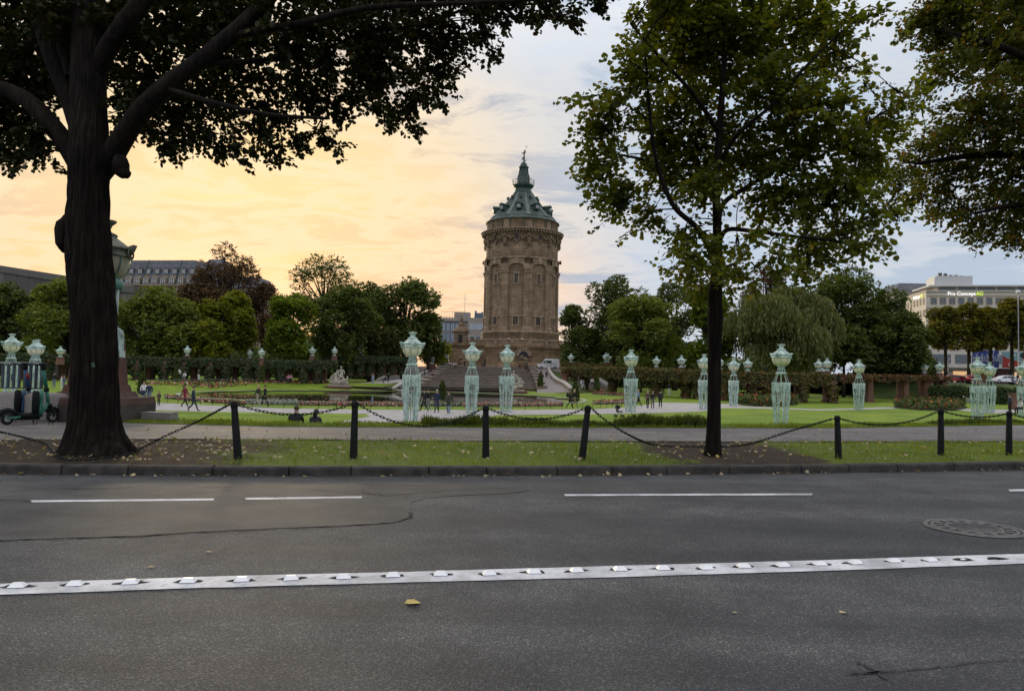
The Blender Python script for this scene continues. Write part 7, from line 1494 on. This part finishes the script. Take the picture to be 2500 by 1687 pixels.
# ------------------------------------------------------------------ people and statues (skinned joint graphs)
SKIN = mat('skin', (.42, .25, .18), .6, .05)
def skin_mesh(name, joints, edges, sub=1):
    me = bpy.data.meshes.new(name); names = list(joints); idx = {k: i for i, k in enumerate(names)}
    me.from_pydata([joints[k][0] for k in names], [(idx[a], idx[b]) for a, b in edges], []); o = bpy.data.objects.new(name, me); col.objects.link(o)
    md = o.modifiers.new('skin', 'SKIN'); md.use_smooth_shade = True; md.branch_smoothing = .3
    for i, k in enumerate(names):
        r = joints[k][1]; r = r if hasattr(r, '__len__') else (r, r); me.skin_vertices[0].data[i].radius = r; me.skin_vertices[0].data[i].use_root = (i == 0)
    s = o.modifiers.new('sub', 'SUBSURF'); s.levels = sub; s.render_levels = sub
    dg = bpy.context.evaluated_depsgraph_get(); r = bpy.data.meshes.new_from_object(o.evaluated_get(dg)); r.name = name; bpy.data.objects.remove(o); bpy.data.meshes.remove(me); return r
BE = [('pel', 'spi'), ('spi', 'che'), ('che', 'nec'), ('nec', 'hea'), ('hea', 'top')]
for s in 'LR': BE += [('che', 'sho' + s), ('sho' + s, 'elb' + s), ('elb' + s, 'wri' + s), ('wri' + s, 'han' + s), ('pel', 'hip' + s), ('hip' + s, 'kne' + s), ('kne' + s, 'ank' + s), ('ank' + s, 'toe' + s)]
def pose(kind):
    """joint positions facing +Y for a 1.75 m figure"""
    J = dict(pel=((0, 0, .97), (.155, .12)), spi=((0, .0, 1.16), (.145, .11)), che=((0, 0, 1.36), (.165, .12)), nec=((0, .01, 1.49), .06), hea=((0, .03, 1.60), (.082, .10)), top=((0, .03, 1.70), (.07, .085)))
    st = {'walk': 1, 'walk2': -1}.get(kind, 0)
    for s, x in (('L', -1), ('R', 1)):
        f = x * st; J['sho' + s] = ((x * .18, 0, 1.41), .075); J['hip' + s] = ((x * .09, 0, .90), .095)
        J['elb' + s] = ((x * .235, -.02 - .09 * f, 1.14), .055); J['wri' + s] = ((x * .235, .06 - .16 * f, .91), .042); J['han' + s] = ((x * .23, .09 - .18 * f, .82), (.045, .03))
        if kind in ('walk', 'walk2'):
            J['kne' + s] = ((x * .095, .14 * (f > 0) + .02 - .02 * (f < 0), .51), .068); J['ank' + s] = ((x * .095, .30 if f > 0 else -.32, .09 if f > 0 else .15), .048); J['toe' + s] = ((x * .10, .44 if f > 0 else -.20, .06 if f > 0 else .04), (.045, .04))
        else:
            J['kne' + s] = ((x * .10, .02, .50), .07); J['ank' + s] = ((x * .105, -.02, .08), .05); J['toe' + s] = ((x * .12, .15, .045), (.048, .04))
        if kind == 'phone': J['elb' + s] = ((x * .21, .06, 1.16), .055); J['wri' + s] = ((x * .10, .28, 1.20), .042); J['han' + s] = ((x * .05, .34, 1.24), (.045, .03))
        if kind == 'pocket': J['elb' + s] = ((x * .27, -.07, 1.14), .058); J['wri' + s] = ((x * .20, .05, .96), .045); J['han' + s] = ((x * .17, .08, .90), (.04, .03))
        if kind == 'sit':
            J['kne' + s] = ((x * .14, .44, .55), .072); J['ank' + s] = ((x * .12, .42, .12), .05); J['toe' + s] = ((x * .13, .57, .07), (.048, .04)); J['hip' + s] = ((x * .09, .02, .52), .10); J['elb' + s] = ((x * .23, .12, .76), .055); J['wri' + s] = ((x * .12, .33, .66), .042); J['han' + s] = ((x * .07, .38, .66), (.045, .03)); J['sho' + s] = ((x * .18, .03, 1.00), .075)
    if kind == 'sit': J.update(pel=((0, 0, .55), (.165, .14)), spi=((0, -.02, .74), (.15, .12)), che=((0, .03, .95), (.165, .125)), nec=((0, .08, 1.08), .06), hea=((0, .11, 1.19), (.082, .10)), top=((0, .12, 1.29), (.07, .085)))
    return J
BODY = {}
def body(kind, coat):
    key = (kind, coat)
    if key in BODY: return BODY[key]
    J = pose(kind); me = skin_mesh('body_' + kind, J, BE, 1)
    seg = [(np.array(J[a][0]), np.array(J[b][0]), a[:3] + b[:3]) for a, b in BE]; n = len(me.polygons); c = np.empty(n * 3, np.float32); me.polygons.foreach_get('center', c); c = c.reshape(-1, 3); best = np.full(n, 1e9); lab = np.zeros(n, int); par = np.zeros(n)
    cls = {'pelspi': 1, 'spiche': 1, 'chenec': 1, 'nechea': 0, 'heatop': 0, 'chesho': 1, 'shoelb': 1, 'elbwri': 1, 'wrihan': 0, 'pelhip': 2, 'hipkne': 2, 'kneank': 2, 'anktoe': 3}
    for a, b, k in seg:
        d = b - a; u = np.clip(((c - a) @ d) / (d @ d), 0, 1); dist = np.linalg.norm(c - a - u[:, None] * d, axis=1); m = dist < best; best[m] = dist[m]; lab[m] = cls[k]
        if k == 'hipkne' and coat: lab[m & (u < .55)] = 1
        if k == 'pelhip': lab[m] = 1 if coat else 2
        if k == 'kneank': lab[m & (u > .9)] = 3
        if k == 'chenec': lab[m & (u > .9)] = 0
    for x in (SKIN, SKIN, SKIN, SKIN): me.materials.append(x)
    me.polygons.foreach_set('material_index', lab.astype(np.int32)); me.polygons.foreach_set('use_smooth', np.ones(n, bool))
    hp = Vector(J['hea'][0]); BODY[key] = (me, hp); return BODY[key]
CM = {}
def cloth(c):
    if c not in CM: CM[c] = mat('cloth_%02d' % len(CM), c, .85, .2, 12)
    return CM[c]
BLK = (.012, .012, .014); NVY = (.018, .026, .055); JEAN = (.13, .18, .26); DJ = (.03, .04, .065); BEI = (.36, .31, .23); WHT = (.60, .59, .58); GRY = (.20, .20, .21); RED = (.18, .02, .035); BRN = (.10, .06, .04); OLV = (.045, .05, .035); BLU = (.16, .25, .42); PNK = (.45, .22, .26)
HB = (.02, .014, .01); HBR = (.06, .035, .02); HBL = (.32, .23, .12); HW = (.55, .54, .52)
HAIRM = {}
def hair_mesh(longh):
    if longh in HAIRM: return HAIRM[longh]
    mb = MB(); n, k = 12, 6; vs = []
    for i in range(k + 1):
        t = (math.pi * .56) * i / k
        for j in range(n):
            w = 2 * math.pi * j / n; front = max(0, math.sin(w)); tt = t * (1 - .45 * front); vs.append((.092 * math.sin(tt) * math.cos(w), .115 * math.sin(tt) * math.sin(w) - .012, .118 * math.cos(tt) + .045))
    mb.add(vs, [[i * n + j, (i + 1) * n + j, (i + 1) * n + (j + 1) % n, i * n + (j + 1) % n] for i in range(k) for j in range(n)], 0, True)
    if longh: mb.tube([(0, -.07, .05), (0, -.10, -.08), (0, -.10, -.24)], [.085, .085, .045], 8)
    me = mb.mesh('hair', SKIN); HAIRM[longh] = me; return me
def person(label, px, feet, head, top, leg, kind='stand', face=0, hair=HB, longh=False, coat=False, Y=None, z=None, shoe=BLK, h=None, group=None):
    """px, feet row and head row in the photograph fix place and size; face: heading in degrees, 0 looks away from the viewer"""
    real = h or 1.74; hh = real if kind != 'sit' else real * .76
    if Y is None: Y = hh * FPX / (feet - head)
    p = D(px, feet, Y)
    if z is not None: p.z = z
    me, hp = body(kind, coat); s = real / 1.75; o = link('person', me); o.location = p; o.scale = (s,) * 3; o.rotation_euler = (0, 0, R(face)); tag(o, label, 'person', group)
    for i, c in enumerate((SKIN, cloth(top), cloth(leg), cloth(shoe))): o.material_slots[i].link = 'OBJECT'; o.material_slots[i].material = c
    q = link('hair', hair_mesh(longh), o, hp); q.material_slots[0].link = 'OBJECT'; q.material_slots[0].material = cloth(hair)
    return o
def carry(p, name, loc, dims, m, label, cat): 
    o = thing(name, label, cat, p.matrix_basis @ Vector(loc), p.rotation_euler.z); mb = MB(); mb.blob((0, 0, 0), (dims[0] / 2, dims[1] / 2, dims[2] / 2), 0, 10, 7, .06); mb.build('pack', m, o)
    mb = MB(); mb.box((0, -dims[1] * .45, -dims[2] * .1), (dims[0] * .6, dims[1] * .3, dims[2] * .45)); mb.build('pocket', m, o); return o
g = float(Z_GARDEN) + .01
# front walk, from left to right
person('person in red coat walking beside a dark dressed one', 450, 997, 941, RED, BLK, 'walk', -95, HB, True, True, z=g); person('person in navy jacket and cap walking right of the red coat', 471, 995.5, 934, NVY, DJ, 'walk2', -80, HB, z=g)
person('person in navy vest and light jeans facing the camera', 363, 989, 937, NVY, JEAN, 'stand', 185, HBR, z=g, shoe=WHT); person('person in white top bending behind the stroller', 350, 986, 936, WHT, DJ, 'pocket', 200, HBL, True, z=g); person('small child in brown coat beside the stroller family', 387.5, 989, 954, BRN, BLK, 'stand', 170, HB, z=g, h=1.12, coat=True)
person('blond person in dark jacket and beige wide trousers walking left', 629, 1001, 948, OLV, BEI, 'walk', 80, HBL, True, z=g, shoe=WHT); person('person in dark clothes walking close behind the beige trousers', 646, 1000, 947, BLK, BLK, 'walk2', 85, HBR, z=g)
person('young person in black jacket and grey trousers striding left', 1045, 1005.5, 951, BLK, GRY, 'walk', 75, HB, z=g, shoe=WHT); person('person in black half hidden by the striding youth', 1036, 1004, 949, BLK, BLK, 'walk2', 70, HB, z=g)
person('white haired man in navy jacket walking towards the camera', 1066, 1011, 955, NVY, DJ, 'walk', 178, HW, z=g, shoe=BRN); person('tall man in dark open coat and blue jeans facing the camera', 1095, 1012, 952, OLV, JEAN, 'walk2', 175, HBR, coat=True, z=g, shoe=WHT)
a = person('person in black with backpack walking left of a companion', 1390, 1005, 959, BLK, BLK, 'walk', -85, HB, z=g); person('person in black top and khaki trousers right of the backpack', 1402, 1005.5, 961, BLK, (.22, .16, .10), 'walk2', -80, HBL, True, z=g)
carry(a, 'backpack', (0, -.20, 1.22), (.30, .2, .42), cloth(BLK), 'black backpack on the couple beside the conical shrub', 'backpack')
person('person in light blue shirt walking right of the lamp', 1558, 996.5, 955, BLU, BLK, 'walk', -90, HBL, z=g); person('person in brown jacket walking in the group of four', 1581, 998, 954, BRN, BLK, 'walk2', 160, HBL, z=g); person('person in dark jacket and olive trousers in the group of four', 1593, 1001, 955.5, BLK, (.14, .13, .10), 'stand', 190, HBL, z=g, shoe=WHT); person('person in long black coat at the right of the group of four', 1612, 1002, 959, BLK, BLK, 'pocket', 0, HB, coat=True, z=g, shoe=WHT)
person('dark dressed person under the right pergola', 1619.5, 964, 935, BLK, BLK, 'stand', 10, HB, Y=106); person('person in black top and pale trousers under the right pergola', 1634, 965.5, 935.5, BLK, WHT, 'stand', 0, HB, Y=104, shoe=WHT)
person('person in pale grey shirt seen through the lattice lamp', 1794, 982, 951, WHT, JEAN, 'stand', 20, HB, Y=92); person('dark dressed person left of the pale grey shirt', 1782, 981, 945, BLK, BLK, 'stand', 0, HB, Y=95)
person('person in white trousers by the right pergola end', 1424, 951.5, 928, GRY, WHT, 'walk', -60, HB, Y=122); person('person in white clothes walking by the right pergola end', 1419, 950, 927, WHT, WHT, 'walk2', -70, HB, Y=124); person('person in white top beside the second conical shrub', 1446, 942, 930, WHT, BLK, 'sit', 180, HB, Y=120)
# left distance
person('person in crimson coat left of the scooters', 106, 948, 914, RED, BLK, 'walk', 30, HB, Y=88, coat=True); person('person in black sweater and light jeans behind the green scooter', 131, 948, 903, BLK, JEAN, 'stand', 0, HBR, Y=80, shoe=WHT); person('person in grey blue jacket looking at a phone', 155, 956, 917, (.08, .11, .15), JEAN, 'phone', -85, HB, Y=78); person('person in white standing behind the phone user', 149, 955, 922, WHT, WHT, 'stand', -60, HB, Y=80); person('dark dressed person beside the crimson coat', 99, 950, 908, NVY, BLK, 'stand', 0, HW, Y=80)
person('person in white top seated under the left pergola', 451, 929, 907, WHT, GRY, 'sit', 180, HB, Y=108); person('person in dark vest and white sleeves under the left pergola', 485, 930, 901, BLK, WHT, 'stand', 160, HB, Y=110); person('person in white half hidden by the slim conical shrub', 437, 928, 906, WHT, BLK, 'stand', 180, HB, Y=109)
person('dark person standing left of the seated pair at the left pergola', 679, 932, 906.5, BLK, BLK, 'stand', 180, HBL, Y=118); person('person in black and white seated at the left pergola', 690, 933, 910, BLK, DJ, 'sit', 175, HBL, Y=118); person('person in pink seated at the left pergola', 704, 934, 911.5, PNK, DJ, 'sit', 180, HB, Y=117, longh=True); person('person in pink top nursing a bundle at the left pergola', 710, 933.5, 914, PNK, BLK, 'sit', 175, HBR, Y=117)
person('person in blue and white patterned clothes by the upper basin', 910, 938, 913, (.30, .36, .52), (.30, .36, .55), 'stand', 150, HW, Y=128); person('person in black kneeling by the upper basin', 942, 935.5, 925, BLK, BLK, 'sit', 90, HB, Y=130); person('person in black standing by the upper basin', 948, 934, 913, BLK, BLK, 'stand', 170, HB, Y=131, coat=True)
# seated on the bank, backs to the camera
zb1 = D(721, 1033, 20.3).z
person('broad person in black jacket sitting on the bank, back turned', 721, 1046, 992, BLK, DJ, 'sit', 5, HBR, Y=25.3, z=D(721, 993, 25.3).z - 1.34, h=1.8); b = person('smaller person in dark puffer jacket sitting on the bank', 768, 1046, 1000, (.02, .018, .028), DJ, 'sit', -12, HB, True, Y=25.8, z=D(768, 1000.5, 25.8).z - 1.2, h=1.6)
carry(b, 'backpack', (.22, -.10, .72), (.26, .2, .40), cloth(BLK), 'dark backpack beside the smaller person on the bank', 'backpack')
# cascade, ramps and plaza
for px, ft, hd, Y, c, f, lb in ((1036, 921, 912, 148, BLK, 90, 'dark person standing on the left ramp'), (1063, 915, 908, 152, BRN, 170, 'person in brown seated on the left ramp steps'), (1071, 910, 905, 156, BLK, 160, 'person in black seated higher on the left ramp'), (1112, 898, 890, 163, WHT, 180, 'person in white seated at the top of the left steps'), (1056, 931, 920, 136, (.05, .02, .015), 180, 'reddish brown dressed person on the lower left steps'), (1178, 897, 889, 168, BRN, 180, 'person in brown seated before the podium wall')):
    person(lb, px, ft, hd, c, BLK, 'sit' if 'seated' in lb else 'stand', f, HB, Y=Y)
for px, ft, Y, c, l, lb in ((1070, 899, 168, GRY, BLK, 'person in grey by the giant chess pieces'), (1067, 901, 166, BRN, BRN, 'person in brown jacket left of the chess board'), (1079, 897, 170, GRY, BLK, 'person in pale grey under the dark umbrella'), (1087, 897, 171, BLK, BLK, 'dark person behind the chess board'), (1092, 898, 170, BLK, BLK, 'dark person right of the umbrella by the chess board'), (1134, 899, 172, BLK, BLK, 'person in black before the side door of the podium')):
    person(lb, px, ft, ft - 18, c, l, 'stand', 170, HW if 'side door' in lb else HB, Y=Y, z=Z_PLAZA + .01)
for px, ft, Y, c, f, lb in ((1284, 909, 158, BLK, 60, 'person in black at the top right of the cascade'), (1289, 913, 155, BLK, 90, 'person in long dark clothes right of the cascade top'), (1321, 924, 148, OLV, 0, 'person in dark green walking up the right ramp'), (1334, 927, 146, NVY, 10, 'person in navy walking up the right ramp near the wall'), (1324, 933, 140, BLK, 20, 'person in black behind the ramp conical shrub')):
    person(lb, px, ft, ft - 20, c, BLK, 'walk' if 'walking' in lb else 'stand', f, HB, Y=Y)
for i, (px, c) in enumerate(((1193, BLK), (1200, BLK), (1205, BLK), (1213, BLK), (1217, NVY), (1242, WHT), (1268, BLK), (1274, WHT), (1295, GRY), (1341, OLV), (1351, OLV))):
    dx = (px - 1271) / 9.9; yy = TC.y - math.sqrt(max(0, 12.2 ** 2 - dx * dx)); p = D(px, 840, yy)
    o = person(('person in ' + {BLK: 'black', NVY: 'navy', WHT: 'white', GRY: 'grey', OLV: 'dark green'}[c] + f' at the tower balustrade, {wst[i] if i < 11 else i} from the left'), px, 843, 826, c, BLK, 'stand', 180, HB, Y=yy, z=ZT + .02, group='people on the tower terrace')
# right edge
a = person('dark person with bag at the right edge by the last bollard', 2466, 1012, 966, (.03, .035, .045), BLK, 'stand', 30, HB, Y=62); person('person in white bending at the right edge', 2494, 1012, 985, WHT, BLK, 'sit', 90, HB, Y=62)
person('person in grey near the white car', 2472, 936, 911, GRY, DJ, 'stand', 0, HB, Y=128, z=zst); person('person in black near the white car', 2484, 938, 910, BLK, BLK, 'walk', 40, HB, Y=126, z=zst)
# stroller and toy buggy
def stroller(label, px, ft, Y, rz, m, s=1.0, nm='stroller'):
    p = D(px, ft, Y); o = thing(nm, label, nm.replace('_', ' '), (p.x, Y, g), rz); o.scale = (s,) * 3; mb = MB()
    for x in (-.3, .32):
        for y in (-.22, .22):
            w = MB(); w.ring((x, y, .13), .11, .11, .025, (1, 0, 0), (0, 0, 1), 14, 6); w.tube([(x, y - .02, .13), (x, y + .02, .13)], .06, 8); w.build('wheel', MT['rubber'], o)
    for y in (-.22, .22): mb.tube([(.32, y, .13), (-.1, y, .55), (-.5, y, 1.0)], .014, 5); mb.tube([(-.3, y, .13), (.1, y, .5)], .014, 5)
    mb.tube([(-.5, -.22, 1.0), (-.5, .22, 1.0)], .016, 5); mb.build('frame', MT['steel'], o)
    mb = MB(); mb.box((.05, 0, .5), (.5, .38, .12)); mb.box((-.18, 0, .72), (.12, .38, .5), rot=Matrix.Rotation(-.35, 3, 'Y')); mb.build('seat', m, o)
    mb = MB(); mb.blob((-.12, 0, .92), (.28, .22, .2), 0, 10, 6); mb.build('hood', m, o)
stroller('dark stroller beside the person in the navy vest', 343, 988, 60, R(200), cloth(NVY))
stroller('small black and grey toy buggy left alone on the gravel', 1511, 1008.5, 55, R(10), cloth(BLK), .82, 'toy_buggy')
# giant chess set and umbrella on the plaza
for i in range(12):
    p = D(1078 + i * 2.4 + (i % 2), 901, 164); o = thing('chess_piece', f'white giant chess piece, {wst[i]} from the left of the cascade top row', 'chess piece', (p.x, 164 + (i % 3) * .8, Z_PLAZA + .01), 0, 'giant chess pieces on the plaza'); mb = MB(); mb.lathe([(.2, 0), (.2, .08), (.1, .16), (.08, .5), (.14, .55), (.07, .6)], 10); mb.build('base', MT['white_print'], o); mb = MB(); mb.blob((0, 0, .68), (.13, .13, .14), 0, 8, 6); mb.build('head', MT['white_print'], o)
p = D(1078, 897, 170); um = thing('umbrella', 'dark umbrella open beside the chess players', 'umbrella', (p.x, 170, Z_PLAZA)); mb = MB(); mb.lathe([(1.3, 2.0), (1.0, 2.25), (.5, 2.42), (0, 2.5)], 8, smooth=False); mb.build('canopy', cloth(BLK), um); mb = MB(); mb.tube([(0, 0, 0), (0, 0, 2.5)], .025, 5); mb.build('pole', MT['steel'], um)
# thin flag poles / signs near the plaza
for px, tp, lb in ((1067, 860, 'thin white post with crossbar left of the podium'), (1095, 863, 'plain thin white post beside the podium')):
    b_ = D(px, 893, 172); h = D(px, tp, 172).z - Z_PLAZA; o = thing('sign_post', lb, 'post', (b_.x, 172, Z_PLAZA)); mb = MB(); mb.tube([(0, 0, 0), (0, 0, h)], .06, 6); mb.build('pole', MT['steel'], o); mb = MB(); mb.box((0, -.08, h * (.62 if px < 1080 else .3)), (.8 if px < 1080 else .4, .05, .2 if px < 1080 else .5)); mb.build('plate', MT['white_print'], o)

# ------------------------------------------------------------------ statues on plinths, stone urn, boulders
def statue(label, px, topy, boty, Y, flip=1):
    pb = D(px, boty, Y); H = D(px, topy, Y).z - pb.z; o = thing('statue_group', label, 'statue', (pb.x, Y, pb.z)); s = H / 3.1
    mb = MB(); rr = random.Random(px)
    for i in range(11): mb.blob((rr.uniform(-1.0, 1.0), rr.uniform(-.5, .5), rr.uniform(.1, .5)), (rr.uniform(.35, .6), rr.uniform(.3, .5), rr.uniform(.25, .5)), 0, 8, 6, .18, rr)
    mb.v = [tuple(Vector(v) * s) for v in mb.v]; mb.build('rock_base', MT['statue_stone'], o)
    J = dict(pel=((.25, 0, 1.25), (.22, .2)), spi=((.28, 0, 1.6), .2), che=((.22, 0, 2.0), (.27, .2)), nec=((.20, 0, 2.3), .09), hea=((.18, 0, 2.55), .15), top=((.18, 0, 2.72), .12), shL=((-.05, 0, 2.1), .12), elL=((-.25, -.15, 1.75), .09), wrL=((-.05, -.3, 1.5), .07), shR=((.48, 0, 2.1), .12), elR=((.7, -.1, 1.8), .09), wrR=((.62, -.3, 1.45), .07), knL=((.0, -.45, 1.0), .15), anL=((-.1, -.5, .45), .09), knR=((.6, -.4, 1.0), .15), anR=((.7, -.45, .4), .09))
    E = [('pel', 'spi'), ('spi', 'che'), ('che', 'nec'), ('nec', 'hea'), ('hea', 'top'), ('che', 'shL'), ('shL', 'elL'), ('elL', 'wrL'), ('che', 'shR'), ('shR', 'elR'), ('elR', 'wrR'), ('pel', 'knL'), ('knL', 'anL'), ('pel', 'knR'), ('knR', 'anR')]
    me = skin_mesh('seated_figure', J, E, 2); me.materials.append(MT['statue_stone']); me.transform(Matrix.Diagonal((s * flip, s, s, 1))); link('seated_figure', me, o)
    J = dict(pel=((-.6, 0, .75), (.26, .24)), spi=((-.6, 0, 1.1), .24), che=((-.5, 0, 1.5), (.28, .22)), nec=((-.42, -.02, 1.78), .1), hea=((-.36, -.05, 2.0), .16), top=((-.34, -.05, 2.17), .13), shL=((-.78, 0, 1.58), .13), elL=((-1.0, -.2, 1.25), .1), wrL=((-.95, -.35, .9), .08), shR=((-.22, 0, 1.58), .13), elR=((-.05, -.25, 1.3), .1), wrR=((.1, -.35, 1.05), .08), tail=((-1.0, -.1, .55), .24), tai2=((-1.25, -.2, .9), .16), tai3=((-1.15, -.2, 1.25), .08), t2=((.2, -.3, .6), .25), t3=((.9, -.2, .55), .22), t4=((1.2, -.1, .95), .14), t5=((1.05, -.1, 1.3), .07))
    E = [('pel', 'spi'), ('spi', 'che'), ('che', 'nec'), ('nec', 'hea'), ('hea', 'top'), ('che', 'shL'), ('shL', 'elL'), ('elL', 'wrL'), ('che', 'shR'), ('shR', 'elR'), ('elR', 'wrR'), ('pel', 'tail'), ('tail', 'tai2'), ('tai2', 'tai3'), ('pel', 't2'), ('t2', 't3'), ('t3', 't4'), ('t4', 't5')]
    me = skin_mesh('crouching_figure', J, E, 2); me.materials.append(MT['statue_stone']); me.transform(Matrix.Diagonal((s * flip, s, s, 1))); link('crouching_figure', me, o)
    mb = MB(); mb.box((0, 0, -.12), (3.3 * s * .85, 2.4 * s * .8, .25)); mb.build('stone_slab', MT['statue_stone'], o)
    q = thing('statue_plinth', ('red sandstone plinth under the ' + ('left' if flip > 0 else 'right') + ' statue at the pool'), 'plinth', (pb.x, Y, pb.z - .24)); mb = MB(); hh = pb.z - .24 - (Z_WATER - .3); mb.box((0, 0, -hh / 2), (3.9, 3.2, hh)); mb.build('block', MT['sandstone'], q); mb = MB(); mb.box((0, 0, -.10), (4.1, 3.4, .18)); mb.build('cap', MT['sandstone'], q)
statue('pale stone group of two figures left of the upper basin', 829, 887, 939, 119.5, 1); statue('stone group of figures on the right plinth behind a lattice lamp', 1256, 898, 951, 117, -1)
def rocks(label, px, boty, Y, s, seed, m):
    p = D(px, boty, Y); o = thing('carved_vase', label, 'vase', (p.x, Y, p.z)); rr = random.Random(seed); mb = MB(); mb.lathe([(.5 * s, 0), (.6 * s, .3 * s), (.35 * s, .6 * s), (.8 * s, 1.3 * s), (.95 * s, 1.9 * s), (.8 * s, 2.0 * s)], 12); mb.build('vase_body', m, o)
    mb = MB()
    for i in range(10): mb.blob((rr.uniform(-.7, .7) * s, rr.uniform(-.6, .6) * s, rr.uniform(1.8, 2.7) * s), rr.uniform(.25, .45) * s, 0, 7, 5, .25, rr)
    mb.build('carved_top', m, o)
rocks('dark carved stone vase at the right top of the cascade', 1277, 907, 160, 1.15, 3, MT['tw_carve']); rocks('carved stone vase at the left top of the cascade', 1122, 897, 166, .8, 5, MT['tw_carve'])
q = D(1379, 935, 128); o = thing('planter', 'red sandstone planter with brown plants below the right pergola', 'planter', (q.x, 128, q.z)); mb = MB(); mb.lathe([(.7, 0), (.65, .2), (.55, 1.2), (.8, 1.5), (.85, 1.7)], 12); mb.build('pot', MT['sandstone'], o); mb = MB()
for i in range(14): mb.blob((random.uniform(-.6, .6), random.uniform(-.6, .6), random.uniform(1.7, 2.5)), .35, 0, 7, 5, .3)
mb.build('plants', MT['ivy_red'], o)
# red sandstone post at the right edge
q = G(2478, 1000, Z_GARDEN); o = thing('garden_pillar', 'short red sandstone pillar at the right edge', 'pillar', q); mb = MB(); mb.box((0, 0, .9), (1.05, 1.05, 1.8), 0, 0, .9); mb.build('shaft', MT['sandstone'], o); mb = MB(); mb.box((0, 0, 1.9), (1.15, 1.15, .22)); mb.build('cap', MT['sandstone'], o)
q = G(2363, 990, Z_GARDEN); o = thing('litter_bin', 'small grey litter bin before the clipped hedge', 'bin', q); mb = MB(); mb.lathe([(.22, .35), (.3, 1.1)], 12); mb.build('basket', MT['steel'], o); mb = MB(); mb.tube([(-.6, 0, 0), (-.6, 0, 1.3)], .05, 6); mb.tube([(0, 0, 0), (0, 0, .4)], .05, 6); mb.build('post', MT['white_print'], o)
# bronze figure on the tower top, part of the tower
J = dict(pel=((0, 0, 1.5), (.22, .2)), spi=((.03, 0, 1.9), .2), che=((.08, 0, 2.3), (.26, .2)), nec=((.1, 0, 2.6), .1), hea=((.12, 0, 2.82), .17), top=((.13, 0, 3.02), .13), shL=((-.2, 0, 2.4), .11), elL=((-.55, 0, 2.15), .08), wrL=((-.5, 0, 1.75), .07), shR=((.3, 0, 2.4), .11), elR=((.45, 0, 2.75), .08), wrR=((.3, 0, 3.1), .07), knL=((-.12, 0, .9), .15), anL=((-.05, 0, .1), .09), knR=((.18, 0, .9), .14), anR=((.1, 0, .1), .09), f1=((.5, 0, .35), .12), f2=((.85, 0, .55), .06), g1=((-.4, 0, .7), .10), g2=((-.55, 0, 1.2), .06), g3=((-.6, 0, .2), .07))
E = [('pel', 'spi'), ('spi', 'che'), ('che', 'nec'), ('nec', 'hea'), ('hea', 'top'), ('che', 'shL'), ('shL', 'elL'), ('elL', 'wrL'), ('che', 'shR'), ('shR', 'elR'), ('elR', 'wrR'), ('pel', 'knL'), ('knL', 'anL'), ('pel', 'knR'), ('knR', 'anR'), ('anR', 'f1'), ('f1', 'f2'), ('knL', 'g1'), ('g1', 'g2'), ('g1', 'g3')]
me = skin_mesh('roof_statue', J, E, 1); me.materials.append(MT['bronze']); st_ = link('roof_statue', me, tower, (0, 0, tz(390.5)))
mb = MB(); mb.tube([(.25, 0, 2.9), (.55, 0, 3.75)], .035, 5)
for dx in (-.22, 0, .22): mb.tube([(.55 + dx * .4, 0, 3.7), (.58 + dx, 0, 3.85), (.62 + dx, 0, 4.15)], .028, 4)
mb.build('trident', MT['bronze'], st_)
